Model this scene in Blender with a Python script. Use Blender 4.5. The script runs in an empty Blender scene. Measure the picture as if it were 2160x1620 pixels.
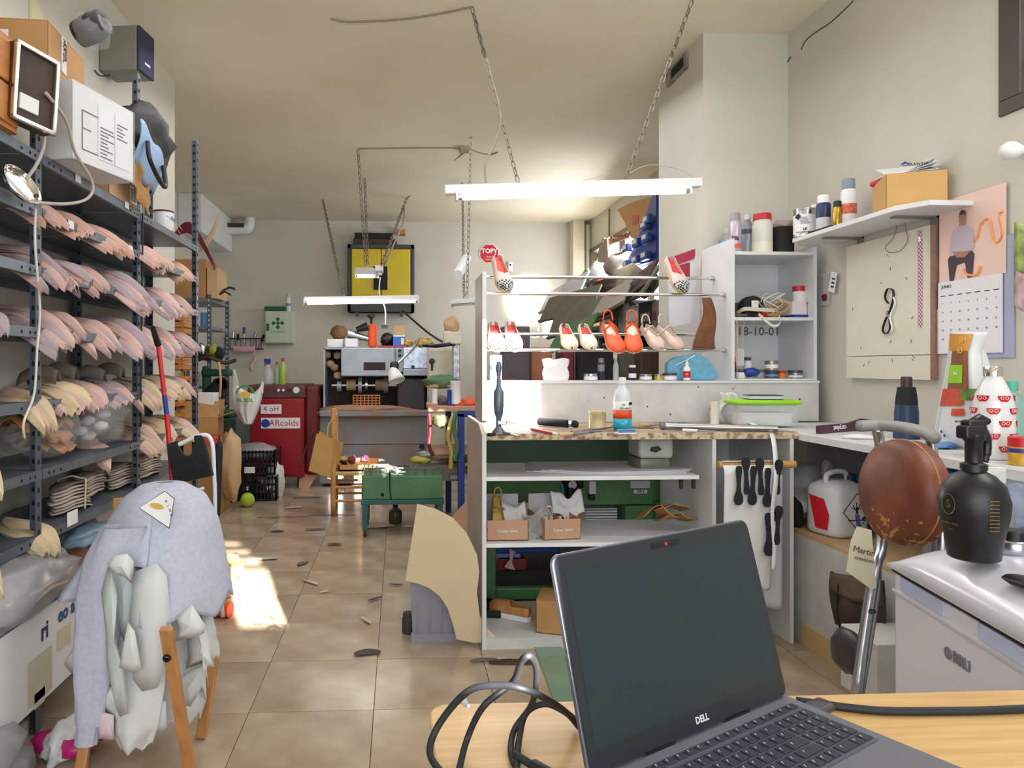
import bpy, bmesh, math, random
from math import pi, sin, cos, radians as R
from mathutils import Vector as V, Matrix, noise as mnoise
random.seed(7)
C = bpy.context.scene.collection
S = bpy.context.scene
# ---------------- camera
YAW = R(3); CAMZ = 1.3; FPX = 1500.0; CX, CY = 919.0, 772.0
cd = bpy.data.cameras.new('camera'); cam = bpy.data.objects.new('camera', cd); C.objects.link(cam)
cam.location = (0, 0, CAMZ); cam.rotation_euler = (pi/2, 0, -YAW)
cd.sensor_width = 36; cd.lens = 36*FPX/2160; cd.shift_x = (1080-CX)/2160; cd.shift_y = (CY-810)/2160
cd.clip_start = .02; cd.clip_end = 100
S.camera = cam
# ---------------- world, sun, lamps, exposure
w = bpy.data.worlds.new('world'); S.world = w; w.use_nodes = True
bg = w.node_tree.nodes['Background']; bg.inputs[0].default_value = (.93, .96, 1, 1); bg.inputs[1].default_value = 2.2
S.view_settings.view_transform = 'Standard'; S.view_settings.look = 'None'
S.view_settings.exposure = -.08; S.view_settings.gamma = 1; S.view_settings.use_curve_mapping = False
def light(name, kind, loc, target, energy, color=(1, 1, 1), **kw):
    ld = bpy.data.lights.new(name, kind); ld.energy = energy; ld.color = color
    for k, v in kw.items(): setattr(ld, k, v)
    o = bpy.data.objects.new(name, ld); C.objects.link(o); o.location = loc
    o.rotation_euler = (V(target)-V(loc)).to_track_quat('-Z', 'Y').to_euler()
    return o
SUN = V((-.28, 1, -.33)).normalized()
light('sun', 'SUN', (0, -4, 5), V((0, -4, 5))+SUN, 75, (1, .96, .9), angle=R(.5))
light('entrance_fill', 'AREA', (.2, -1.3, 1.7), (.1, 5, 1.95), 96, (.93, .97, 1), shape='RECTANGLE', size=3.2, size_y=2.4)  # fill lamp added behind the camera to raise the ambient light
light('workshop_fill', 'AREA', (0.2, 5.2, 3.2), (0.2, 5.6, 0), 84, (.96, .97, 1), shape='RECTANGLE', size=3.0, size_y=5.5)  # fill lamp added under the closed ceiling, no opening there
light('back_window_daylight', 'AREA', (2.6, 8.0, 2.3), (-.6, 8.4, 1.5), 95, (.95, .98, 1), shape='RECTANGLE', size=2.2, size_y=1.2)
light('side_window_daylight', 'AREA', (2.3, 1.7, 2.75), (-.6, 2.6, .8), 26, (.95, .98, 1), shape='RECTANGLE', size=1.4, size_y=.8)
light('back_wall_spot', 'SPOT', (.2, -1.0, 2.75), (1.86, 10.1, 2.24), 9000, (1, .95, .86), spot_size=R(4.6), spot_blend=1.0, shadow_soft_size=.02)  # spot lamp added to make the bright patch on the back wall
# ---------------- pixel rays (photograph 2160 x 1620)
F_ = V((sin(YAW), cos(YAW), 0)); R_ = V((cos(YAW), -sin(YAW), 0)); O_ = V((0, 0, CAMZ))
def ray(px, py): return F_ + R_*((px-CX)/FPX) + V((0, 0, 1))*((CY-py)/FPX)
def PD(px, py, d): return O_ + ray(px, py)*d
def PY(px, py, Y): r = ray(px, py); return O_ + r*(Y/r.y)
def PX(px, py, X): r = ray(px, py); return O_ + r*(X/r.x)
def PZ(px, py, Z): r = ray(px, py); return O_ + r*((Z-CAMZ)/r.z)
def CW(xc, d, zr): return O_ + R_*xc + F_*d + V((0, 0, zr))
# ---------------- materials
def lin(c):
    return tuple(((v/255)/12.92 if v/255 <= .04045 else ((v/255+.055)/1.055)**2.4) for v in c)
MATS = {}
def mat(name, rgb, rough=.6, metal=0, var=.1, scale=6, bump=0, alpha=1, emit=0, trans=0, stretch=(1, 1, 1), rgb2=None, thr=None, coat=0, ior=None, obj_random=0, detail=4):
    if name in MATS: return MATS[name]
    m = bpy.data.materials.new(name); m.use_nodes = True; nt = m.node_tree; N = nt.nodes; L = nt.links
    b = N['Principled BSDF']; b.inputs['Roughness'].default_value = rough; b.inputs['Metallic'].default_value = metal
    c = lin(rgb)
    b.inputs['Base Color'].default_value = (*c, 1)
    if emit:
        b.inputs['Emission Color'].default_value = (*c, 1); b.inputs['Emission Strength'].default_value = emit
    if alpha < 1: b.inputs['Alpha'].default_value = alpha
    if trans: b.inputs['Transmission Weight'].default_value = trans
    if coat: b.inputs['Coat Weight'].default_value = coat; b.inputs['Coat Roughness'].default_value = .1
    if ior: b.inputs['IOR'].default_value = ior
    if (var or bump or rgb2) and not emit:
        tc = N.new('ShaderNodeTexCoord'); mp = N.new('ShaderNodeMapping'); mp.inputs['Scale'].default_value = stretch
        nz = N.new('ShaderNodeTexNoise'); nz.inputs['Scale'].default_value = scale; nz.inputs['Detail'].default_value = detail
        L.new(tc.outputs['Object'], mp.inputs[0]); L.new(mp.outputs[0], nz.inputs['Vector'])
        rp = N.new('ShaderNodeValToRGB')
        c1 = tuple(max(0, v*(1-var*1.6)) for v in c) if rgb2 is None else lin(rgb2)
        c2 = tuple(min(1, v*(1+var)) for v in c)
        rp.color_ramp.elements[0].color = (*c1, 1); rp.color_ramp.elements[1].color = (*c2, 1)
        rp.color_ramp.elements[0].position = .3 if thr is None else thr[0]; rp.color_ramp.elements[1].position = .65 if thr is None else thr[1]
        L.new(nz.outputs[0], rp.inputs[0]); out = rp.outputs[0]
        if obj_random:
            oi = N.new('ShaderNodeObjectInfo'); hs = N.new('ShaderNodeHueSaturation')
            mr = N.new('ShaderNodeMapRange'); mr.inputs[3].default_value = 1-obj_random; mr.inputs[4].default_value = 1+obj_random
            L.new(oi.outputs['Random'], mr.inputs[0]); L.new(mr.outputs[0], hs.inputs['Value']); L.new(out, hs.inputs['Color']); out = hs.outputs[0]
        L.new(out, b.inputs['Base Color'])
        if bump:
            bp = N.new('ShaderNodeBump'); bp.inputs['Strength'].default_value = bump; bp.inputs['Distance'].default_value = .01
            L.new(nz.outputs[0], bp.inputs['Height']); L.new(bp.outputs[0], b.inputs['Normal'])
    MATS[name] = m; return m
def checker(name, a, b, scale, rough=.6):
    m = bpy.data.materials.new(name); m.use_nodes = True; N = m.node_tree.nodes; L = m.node_tree.links
    tc = N.new('ShaderNodeTexCoord'); ck = N.new('ShaderNodeTexChecker'); ck.inputs['Scale'].default_value = scale
    ck.inputs[1].default_value = (*lin(a), 1); ck.inputs[2].default_value = (*lin(b), 1)
    L.new(tc.outputs['Object'], ck.inputs[0]); L.new(ck.outputs[0], N['Principled BSDF'].inputs['Base Color'])
    N['Principled BSDF'].inputs['Roughness'].default_value = rough; MATS[name] = m; return m
wallm = mat('plaster', (204, 201, 190), .85, var=.035, scale=1.6, bump=.05)
wallback = mat('plaster_back', (208, 203, 192), .85, var=.04, scale=1.3, bump=.05)
ceilm = mat('ceiling_paint', (238, 230, 212), .9, var=.03, scale=.9, rgb2=(229, 219, 198), thr=(.35, .7))
white = mat('white_melamine', (222, 223, 226), .35, var=.04, scale=5)
whited = mat('worn_white_board', (208, 207, 206), .5, var=.06, scale=9)
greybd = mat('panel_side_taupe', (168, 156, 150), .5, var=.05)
steel = mat('shelf_steel', (112, 122, 134), .42, .55, var=.1, scale=14)
steeld = mat('post_steel', (98, 106, 118), .45, .5, var=.12, scale=20)
shelftop = mat('shelf_sheet', (124, 134, 142), .4, .4, var=.12, scale=6)
hole = mat('punched_hole_dark', (20, 22, 26), .9, var=0)
chrome = mat('chrome', (225, 222, 220), .12, 1, var=0)
alu = mat('brushed_tube', (186, 188, 194), .25, .9, var=.05)
black = mat('black_plastic', (18, 19, 22), .4, var=.05)
blackm = mat('black_matt', (26, 26, 28), .75, var=.08)
card = mat('cardboard', (182, 138, 88), .8, var=.08, scale=5, obj_random=.06)
cardl = mat('cardboard_light', (205, 172, 130), .8, var=.06, scale=5)
cardp = mat('pinkish_card', (190, 150, 122), .8, var=.05)
paper = mat('paper', (232, 231, 232), .7, var=.03)
paperg = mat('grey_paper', (206, 204, 212), .7, var=.04)
ink = mat('ink', (30, 30, 36), .7, var=0)
redp = mat('red_plastic', (196, 32, 38), .4, var=.05)
redd = mat('red_enamel', (150, 10, 26), .38, var=.12, scale=3, bump=.03)
bluep = mat('blue_plastic', (28, 62, 150), .4, var=.06)
bluel = mat('light_blue_plastic', (96, 146, 205), .4, var=.06)
green = mat('machine_green', (84, 134, 84), .42, var=.1, scale=4)
greend = mat('machine_green_dull', (84, 118, 84), .55, var=.12, scale=5)
greenl = mat('lime_plastic', (150, 215, 30), .4, var=.04)
orange = mat('orange_leather', (232, 92, 48), .5, var=.07, scale=30)
wood = mat('table_wood', (222, 184, 128), .38, var=.08, scale=3, stretch=(1.2, 24, 24), rgb2=(208, 166, 108), thr=(.3, .66), coat=.1)
wooddk = mat('varnished_wood', (196, 138, 84), .4, var=.12, scale=5, stretch=(8, 8, 1))
woodc = mat('orange_pine', (198, 128, 66), .5, var=.1, scale=5, stretch=(1, 1, 6))
pine = mat('pine_wood', (200, 152, 92), .55, var=.1, scale=5, stretch=(8, 8, 1))
brown = mat('dark_brown', (66, 46, 36), .6, var=.15)
glassm = mat('clear_glass', (235, 242, 240), .05, trans=1, var=0, ior=1.3)
clearp = mat('clear_plastic', (226, 228, 232), .14, alpha=.38, var=0)
film = mat('plastic_film', (215, 217, 222), .1, alpha=.2, var=0)
filmg = mat('grey_plastic_film', (176, 174, 178), .16, alpha=.72, var=.15, scale=5, bump=.6)
bagw = mat('white_bag', (226, 226, 224), .35, alpha=.93, var=.05)
label = mat('label_white', (235, 235, 238), .55, var=.02)
pink = mat('pink_leather', (216, 178, 168), .62, var=.06, scale=7, obj_random=.07)
pinkl = mat('salmon_leather', (218, 176, 156), .6, var=.06, scale=7, obj_random=.06)
mauve = mat('mauve_leather', (178, 158, 164), .7, var=.07, scale=7, obj_random=.08)
beige = mat('beige_leather', (214, 192, 156), .62, var=.06, scale=7, obj_random=.06)
darklea = mat('dark_insole_grey', (104, 94, 88), .7, var=.1)
burg = mat('burgundy_leather', (112, 24, 48), .55, var=.1)
taup = mat('taupe_leather', (176, 160, 152), .7, var=.07, obj_random=.08)
tilem = mat('floor_tile', (188, 171, 150), .18, var=.06, scale=3.2, rgb2=(152, 131, 108), thr=(.30, .68), obj_random=.06, bump=.02, detail=8)
grout = mat('grout', (112, 94, 76), .9, var=.1)
tubem = mat('tube_light', (255, 250, 244), emit=26)
lampw = mat('lamp_enamel', (232, 233, 236), .4, var=.02)
cable = mat('grey_cable', (178, 170, 160), .6, var=0)
cabled = mat('dark_cable', (32, 34, 40), .6, var=0)
chainm = mat('chain_metal', (132, 122, 110), .4, .6, var=0)
shirtm = mat('grey_jersey', (188, 192, 210), .95, var=.05, scale=70, bump=.1)
hide = mat('white_hide', (218, 221, 222), .62, var=.04, scale=5)
# ---------------- mesh builder
class MB:
    def __init__(s, xf=None): s.v = []; s.f = []; s.xf = xf
    def add(s, vs, fs, xf=None):
        n = len(s.v)
        for p in vs:
            p = V(p)
            if xf is not None: p = xf @ p
            if s.xf is not None: p = s.xf @ p
            s.v.append(p)
        s.f += [tuple(i+n for i in f) for f in fs]; return s
    def box(s, c, sz, xf=None):
        x, y, z = sz[0]/2, sz[1]/2, sz[2]/2
        vs = [(c[0]+a*x, c[1]+b*y, c[2]+d*z) for a in (-1, 1) for b in (-1, 1) for d in (-1, 1)]
        return s.add(vs, [(0, 1, 3, 2), (4, 6, 7, 5), (0, 4, 5, 1), (2, 3, 7, 6), (0, 2, 6, 4), (1, 5, 7, 3)], xf)
    def bb(s, lo, hi, xf=None):
        return s.box([(a+b)/2 for a, b in zip(lo, hi)], [b-a for a, b in zip(lo, hi)], xf)
    def lathe(s, prof, c=(0, 0, 0), n=20, xf=None, sq=None):
        vs = []; fs = []
        for r, z in prof:
            for i in range(n):
                a = 2*pi*i/n; ca, sa = cos(a), sin(a)
                if sq:   # rounded-square cross-section
                    k = (abs(ca)**sq+abs(sa)**sq)**(-1/sq); ca *= k; sa *= k
                vs.append((c[0]+r*ca, c[1]+r*sa, c[2]+z))
        m = len(prof)
        for j in range(m-1):
            for i in range(n):
                k = (i+1) % n; fs.append((j*n+i, j*n+k, (j+1)*n+k, (j+1)*n+i))
        if prof[0][0] > 1e-6: fs.append(tuple(range(n-1, -1, -1)))
        if prof[-1][0] > 1e-6: fs.append(tuple((m-1)*n+i for i in range(n)))
        return s.add(vs, fs, xf)
    def cyl(s, p0, p1, r0, r1=None, n=14):
        r1 = r0 if r1 is None else r1
        p0, p1 = V(p0), V(p1); d = p1-p0; q = d.to_track_quat('Z', 'Y').to_matrix().to_4x4()
        return s.lathe([(r0, 0), (r1, d.length)], n=n, xf=Matrix.Translation(p0) @ q)
    def tube(s, pts, r, n=8, closed=False):
        pts = [V(p) for p in pts]; m = len(pts); vs = []; fs = []; up = None
        for i, p in enumerate(pts):
            t = (pts[min(i+1, m-1)]-pts[max(i-1, 0)])
            if t.length < 1e-9: t = V((0, 0, 1))
            t.normalize()
            if up is None: up = t.orthogonal().normalized()
            up = (up-t*up.dot(t)); up = up.normalized() if up.length > 1e-6 else t.orthogonal().normalized()
            sd = t.cross(up); rr = r[i] if isinstance(r, (list, tuple)) else r
            for k in range(n):
                a = 2*pi*k/n; vs.append(p+up*(rr*cos(a))+sd*(rr*sin(a)))
        for i in range(m-1):
            for k in range(n):
                k2 = (k+1) % n; fs.append((i*n+k, i*n+k2, (i+1)*n+k2, (i+1)*n+k))
        fs.append(tuple(range(n-1, -1, -1))); fs.append(tuple((m-1)*n+k for k in range(n)))
        return s.add(vs, fs)
    def prism(s, poly, z0, z1, xf=None):
        n = len(poly); vs = [(x, y, z0) for x, y in poly]+[(x, y, z1) for x, y in poly]
        fs = [tuple(range(n-1, -1, -1)), tuple(range(n, 2*n))]+[(i, (i+1) % n, n+(i+1) % n, n+i) for i in range(n)]
        return s.add(vs, fs, xf)
    def grid(s, fn, nu, nv, xf=None):
        vs = [fn(i/nu, j/nv) for i in range(nu+1) for j in range(nv+1)]
        fs = [(i*(nv+1)+j, (i+1)*(nv+1)+j, (i+1)*(nv+1)+j+1, i*(nv+1)+j+1) for i in range(nu) for j in range(nv)]
        return s.add(vs, fs, xf)
    def blob(s, c, sz, seed=0, amp=.18, freq=2.2, sub=3, xf=None, flat=False):
        bm = bmesh.new(); bmesh.ops.create_icosphere(bm, subdivisions=sub, radius=1)
        o = V((seed*3.7, seed*1.3, seed*2.1)); vs = []
        for v in bm.verts:
            k = 1+amp*mnoise.noise(v.co*freq+o)+amp*.6*abs(mnoise.noise(v.co*freq*2.3+o))
            p = V((v.co.x*sz[0]*k, v.co.y*sz[1]*k, v.co.z*sz[2]*k))
            if flat: p.z = max(p.z, -sz[2]*.8)
            vs.append(V(c)+p)
        fs = [tuple(v.index for v in f.verts) for f in bm.faces]; bm.free()
        return s.add(vs, fs, xf)
    def build(s, name, m, parent=None, smooth=False, weld=0, bevel=0, seg=2, solid=0, sub=0, auto=None):
        me = bpy.data.meshes.new(name); vs = s.v
        if parent is None:
            lo = [min(p[i] for p in vs) for i in range(3)]; hi = [max(p[i] for p in vs) for i in range(3)]
            loc = V(((lo[0]+hi[0])/2, (lo[1]+hi[1])/2, lo[2])); inv = Matrix.Translation(-loc); mw = Matrix.Translation(loc)
        else:
            loc = V((0, 0, 0)); mw = parent_mw(parent); inv = mw.inverted()
        me.from_pydata([inv @ p for p in vs], [], s.f); me.materials.append(m)
        bm = bmesh.new(); bm.from_mesh(me)
        if weld: bmesh.ops.remove_doubles(bm, verts=bm.verts, dist=weld)
        bmesh.ops.recalc_face_normals(bm, faces=bm.faces); bm.to_mesh(me); bm.free()
        me.update()
        if smooth: me.shade_smooth()
        o = bpy.data.objects.new(name, me); C.objects.link(o)
        if parent is None: o.location = loc
        else: o.parent = parent
        MW[o] = mw
        if name in STUFFY: o['kind'] = 'stuff'
        if solid: md = o.modifiers.new('s', 'SOLIDIFY'); md.thickness = solid; md.offset = 0
        if bevel: md = o.modifiers.new('b', 'BEVEL'); md.width = bevel; md.segments = seg; md.limit_method = 'ANGLE'; md.angle_limit = R(40)
        if sub: md = o.modifiers.new('u', 'SUBSURF'); md.levels = sub; md.render_levels = sub
        if auto: me.set_sharp_from_angle(angle=R(auto))
        return o
MW = {}
STUFFY = {'slot_holes', 'bolt_holes', 'lattice_side', 'wire_grid', 'guard_grille'}
def parent_mw(p): return MW[p]
def tag(o, lab, cat, group=None, kind=None):
    o['label'] = lab; o['category'] = cat
    if group: o['group'] = group
    if kind: o['kind'] = kind
    return o
def lbl(o, lab): o['label'] = lab; return o
def struct(o): o['kind'] = 'structure'; return o
def thing(name, lab, cat, mw=None, group=None):
    if mw is None: mw = Matrix()
    if not isinstance(mw, Matrix): mw = Matrix.Translation(V(mw))
    o = bpy.data.objects.new(name, None); C.objects.link(o); o.empty_display_size = .05
    o.matrix_world = mw; o.location = mw.to_translation(); o.rotation_euler = mw.to_euler()
    MW[o] = mw.copy(); tag(o, lab, cat, group); return o
def T(p): return Matrix.Translation(V(p))
def RX(d): return Matrix.Rotation(R(d), 4, 'X')
def RY(d): return Matrix.Rotation(R(d), 4, 'Y')
def RZ(d): return Matrix.Rotation(R(d), 4, 'Z')
def frame(p, x, y):    # local x, y directions; z out of the face
    x = V(x).normalized(); z = x.cross(V(y)).normalized(); y = z.cross(x)
    return Matrix(((x.x, y.x, z.x, p[0]), (x.y, y.y, z.y, p[1]), (x.z, y.z, z.z, p[2]), (0, 0, 0, 1)))
def FRONT(p): return frame(p, (1, 0, 0), (0, 0, 1))     # faces the camera side (-Y)
def RWALL(p): return frame(p, (0, -1, 0), (0, 0, 1))    # on the right wall, faces -X
def text(body, size, xf, m, parent, name='lettering', ext=.0006, bold=0, align='CENTER', sx=1):
    cu = bpy.data.curves.new('t', 'FONT'); cu.body = body; cu.size = size; cu.extrude = ext; cu.align_x = align; cu.align_y = 'CENTER'; cu.resolution_u = 2
    cu.offset = bold
    ob = bpy.data.objects.new('t', cu); C.objects.link(ob)
    dg = bpy.context.evaluated_depsgraph_get(); me = bpy.data.meshes.new_from_object(ob.evaluated_get(dg))
    bpy.data.objects.remove(ob); bpy.data.curves.remove(cu)
    me.materials.clear(); me.materials.append(m)
    inv = MW[parent].inverted()
    for v in me.vertices: v.co = inv @ (xf @ V((v.co.x*sx, v.co.y, v.co.z)))
    o = bpy.data.objects.new(name, me); C.objects.link(o); o.parent = parent; MW[o] = MW[parent]; return o
def flat(xf, poly, m, parent, name='print', th=.0008, z=0.0006):
    return MB(xf).prism(poly, z, z+th).build(name, m, parent)
def rect(x0, y0, x1, y1): return [(x0, y0), (x1, y0), (x1, y1), (x0, y1)]
def disc(cx, cy, r, n=20, ry=None): return [(cx+r*cos(2*pi*i/n), cy+(ry or r)*sin(2*pi*i/n)) for i in range(n)]
def spline(pts, k=8):
    pts = [V(p) for p in pts]; out = []; n = len(pts)
    for i in range(n-1):
        a, b, c, d = pts[max(i-1, 0)], pts[i], pts[i+1], pts[min(i+2, n-1)]
        for j in range(k):
            t = j/k; out.append(.5*((2*b)+(c-a)*t+(2*a-5*b+4*c-d)*t*t+(3*b-a-3*c+d)*t**3))
    out.append(pts[-1]); return out
def wire(name, pts, r, m, lab, cat='cable', group=None, k=8, n=6):
    return tag(MB().tube(spline(pts, k), r, n).build(name, m, smooth=True), lab, cat, group)
# ======================= the room
XL, XF, XR, XB, YB, ZC = -1.62, -2.62, 2.42, 2.72, 10.15, 3.36
def wall(name, lo, hi, m=wallm): return struct(MB().bb(lo, hi).build(name, m))
fl = wall('floor', (-2.8, -1.6, -.1), (2.95, 10.3, -.008), grout)
tw, td = .467, .462; tme = None; nt_ = 0
for i in range(-6, 7):
    for j in range(-4, 23):
        x0 = -.093+i*tw; y0 = 3.16+j*td
        if x0 < -2.85 or x0+tw > 3.1 or y0 > 10.1 or y0 < -1.2: continue
        if x0+tw < -1.6 and y0 < 4.4: continue
        if nt_ >= 298: continue
        nt_ += 1
        if tme is None:
            t = MB().bb((.0013, .0013, -.01), (tw-.0013, td-.0013, 0)).build('tile', tilem, fl); tme = t.data
            t.location = (0, 0, 0); b0 = MW[fl].to_translation()
            for v in tme.vertices: v.co += b0       # mesh back to tile-local coordinates
            first = t
        else:
            t = bpy.data.objects.new('tile', tme); C.objects.link(t); t.parent = fl
        t.location = V((x0, y0, random.uniform(-.0006, .0006)))-b0
wall('ceiling', (-2.8, -1.6, ZC), (2.95, 10.3, ZC+.1), ceilm)
wall('wall_left_front', (XL-.12, -1.6, 0), (XL, 5.25, ZC))
wall('wall_left_return', (XF, 5.15, 0), (XL-.12, 5.25, ZC))
wall('wall_left_back', (XF-.1, 5.25, 0), (XF, YB, ZC))
wall('wall_back', (XF-.1, YB, 0), (XB+.2, YB+.1, ZC), wallback)
# right wall (front part) with the high barred window
wx0, wx1, wz0, wz1 = .7, 2.72, 2.32, 3.12
wr = wall('wall_right_front', (XR, 2.74, 0), (XR+.2, 4.3, ZC))
MBw = MB().bb((XR, -1.6, 0), (XR+.2, 2.74, 2.3)).bb((XR, -1.6, 3.14), (XR+.2, 2.74, ZC)).bb((XR, -1.6, 2.3), (XR+.2, .68, 3.14))
struct(MBw.build('wall_right_near', wallm))
dkfr = mat('dark_window_frame', (74, 62, 60), .5, var=.08)
w1 = MB().bb((XR-.01, .68, 2.3), (XR+.1, 2.74, 2.36)).bb((XR-.01, .68, 3.08), (XR+.1, 2.74, 3.14)).bb((XR-.01, 2.64, 2.36), (XR+.1, 2.74, 3.08)).bb((XR-.01, .68, 2.36), (XR+.1, .76, 3.08)).build('window_1', dkfr, bevel=.004); struct(w1)
w1b = mat('reddish_bar', (150, 112, 96), .5, var=.05)
for zz in (2.47, 2.7, 2.93): MB().bb((XR+.03, .76, zz), (XR+.08, 2.64, zz+.035)).build('window_bar', w1b, w1)
for yy in (1.2, 1.7, 2.2, 2.57): MB().bb((XR+.02, yy, 2.36), (XR+.06, yy+.03, 3.08)).build('window_bar', dkfr, w1)
# pillar
wall('pillar_right', (1.88, 4.3, 0), (XR+.2, 5.05, ZC))
# back-right wall with window
wy0, wy1, bz0, bz1 = 6.6, 9.95, 1.55, 2.95
struct(MB().bb((XB, 5.05, 0), (XB+.2, wy0, ZC)).bb((XB, wy1, 0), (XB+.2, YB, ZC)).bb((XB, wy0, 0), (XB+.2, wy1, bz0)).bb((XB, wy0, bz1), (XB+.2, wy1, ZC)).build('wall_right_back', wallm))
cf = mat('bronze_window_frame', (112, 104, 86), .5, .3, var=.05)
w2 = MB().bb((XB-.02, wy0, bz0), (XB+.08, wy1, bz0+.06)).bb((XB-.02, wy0, bz1-.06), (XB+.08, wy1, bz1)).bb((XB-.02, wy1-.08, bz0), (XB+.08, wy1, bz1)).bb((XB-.02, wy0, bz0), (XB+.08, wy0+.06, bz1)).build('window_2', cf, bevel=.005); struct(w2)
for yy in (7.6, 8.6): MB().bb((XB+.01, yy, bz0), (XB+.06, yy+.07, bz1)).build('window_mullion', cf, w2)
wall('trim_1', (2.46, 9.9, 0), (2.62, YB, ZC), mat('cream_paint', (222, 214, 190), .8, var=.03))
struct(MB().tube([(2.68, 9.95, 1.0), (2.67, 9.95, 1.8), (2.69, 9.95, 2.6), (2.68, 9.95, 3.3)], .035, 8).build('trim_2', wallback))
# unseen front wall: openings cut to shape sun patches, oversized to block sun elsewhere
Yf = -1.5
ops = []
def back_to(p):
    k = (Yf-p[1])/SUN.y; return V(p)+SUN*k
a1 = back_to(PZ(528, 1235, 0)); a2 = back_to((.62, 3.9, 1.06)); 
rects = [(a1.x-.10, a1.z-.22, a1.x+.13, a1.z+.12), (a1.x-.13, a1.z+.15, a1.x+.10, a1.z+.20), (a1.x-.15, a1.z+.24, a1.x+.05, a1.z+.27), (a1.x-.2, a1.z+.32, a1.x+.0, a1.z+.345),
         (a2.x-.28, a2.z-.14, a2.x+.14, 3.32), (a2.x+.22, a2.z+.28, a2.x+.36, 3.32)]
xs = sorted({-2.8, 5.6, *[r[0] for r in rects], *[r[2] for r in rects]}); zs = sorted({0, 5.6, *[r[1] for r in rects], *[r[3] for r in rects]})
fw = MB()
for i in range(len(xs)-1):
    for j in range(len(zs)-1):
        cx_, cz_ = (xs[i]+xs[i+1])/2, (zs[j]+zs[j+1])/2
        if any(r[0] < cx_ < r[2] and r[1] < cz_ < r[3] for r in rects): continue
        fw.bb((xs[i], Yf-.02, zs[j]), (xs[i+1], Yf, zs[j+1]))
struct(fw.build('wall_front_sun_mask', wallm))
# cracks in the plaster, baseboards
def crack(pts, X, nm='trim_crack'):
    return [PX(a, b, X) for a, b in pts]
dk = mat('crack_dark', (88, 82, 76), .9, var=0)  # dark tone of the crack lines
struct(MB().tube(spline([PX(a, b, XR-.002) for a, b in ((1800, 2), (1755, 45), (1725, 65), (1700, 85), (1690, 105))], 3), .0035, 4).build('trim_4', dk))
struct(MB().tube(spline([PX(a, b, XR-.003) for a, b in ((1668, 120), (1656, 150), (1655, 240), (1640, 270), (1640, 370), (1645, 390), (1640, 470))], 3), .004, 4).build('trim_5', dk))
tan = mat('tan_baseboard', (206, 178, 128), .5, var=.06)
# hole in the ceiling beside the pillar: a vent opening
vt = thing('ceiling_vent', 'broken grey ceiling vent beside the top of the white pillar', 'vent', T(PX(1428, 148, 1.87)))
ve = PX(1428, 148, 1.87)
MB().box(ve, (.02, .34, .1)).build('vent_frame', mat('dirty_plaster', (150, 138, 122), .8, var=.2, scale=14), vt)
MB().box(ve+V((-.008, -.03, 0)), (.012, .2, .06)).build('vent_opening', hole, vt)
# ======================= left shelving rack
RF, RB = -1.28, -1.60
PYS = [1.62, 2.62, 3.60, 4.62]; LV = [2.06, 1.865, 1.655, 1.437, 1.175, .93, .70, .16]
rack = thing('metal_shelving', 'long grey slotted steel shelving along the left wall, loaded with leather patterns', 'shelving', (-1.44, 3.12, 0))
def post(x, y, top, p, sx, sy):
    m = MB()
    m.bb((x-.002, y-.02*sy-.02, 0), (x+.002, y-.02*sy+.02, top)); m.bb((min(x, x-.038*sx), y-.002, 0), (max(x, x-.038*sx), y+.002, top))
    o = m.build('post', steeld, p)
    h = MB(); z = .1
    while z < top-.03:
        h.bb((x+.0022 if sx > 0 else x-.0035, y-.02*sy-.006, z), (x+.0035 if sx > 0 else x-.0022, y-.02*sy+.006, z+.016))
        h.bb((x-.024*sx-.006, y-.0035, z), (x-.024*sx+.006, y-.0022, z+.016)); z += .05
    h.build('slot_holes', hole, o); return o
for k, y in enumerate(PYS):
    post(RF, y, 2.74 if k > 1 else 2.16, rack, 1, -1 if k < 1 else 1); post(RB, y, 2.5, rack, -1, 1)
for b in range(3):
    y0, y1 = PYS[b], PYS[b+1]
    for z in LV:
        m = MB().bb((RB, y0+.005, z-.002), (RF+.004, y1-.005, z)).bb((RF+.002, y0+.003, z-.036), (RF+.005, y1-.003, z)).bb((RB, y0+.005, z-.036), (RB+.003, y1-.005, z)).bb((RF-.012, y0+.005, z-.037), (RF+.002, y1-.005, z-.035))
        o = m.build('shelf', steel, rack)
        h = MB()
        for yy in (y0+.05, y0+.085, y0+.14, y1-.05, y1-.085, y1-.14): h.cyl((RF+.005, yy, z-.02), (RF+.0062, yy, z-.02), .006, n=8)
        h.build('bolt_holes', hole, o)
# --- leather pattern pieces
def piece_mesh(kind):
    L_ = {0: .37, 1: .34, 2: .38, 3: .31}[kind]; n = 14; vs = []; fs = []
    def hw(t):
        if kind == 0: return .055*(sin(pi*min(1, t*1.02+.02))**.55)*(1-.35*t)+.002
        if kind == 1: return (.05 if t < .55 else .05*(1-(t-.55)/.45)**.7+.001)*(1-.25*math.exp(-((t-.3)/.12)**2))
        if kind == 2: return .03+.028*sin(pi*t)**2 if t < .8 else (.04*(1-(t-.8)/.2)**.5+.002)
        return .06*sin(pi*(t*.96+.02))**.8+.004
    for i in range(n+1):
        t = i/n; x = t*L_; d = max(0, x-.19); h = hw(t)
        z = -1.35*d*d-.2*d+.012*sin(t*3)
        for j in (-1, -.33, .33, 1): vs.append((x, j*h, z-.02*(j*j)*(.4+t*.6)))
    for i in range(n):
        for j in range(3): fs.append((i*4+j, i*4+4+j, i*4+5+j, i*4+1+j))
    return vs, fs
PM = {}
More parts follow.
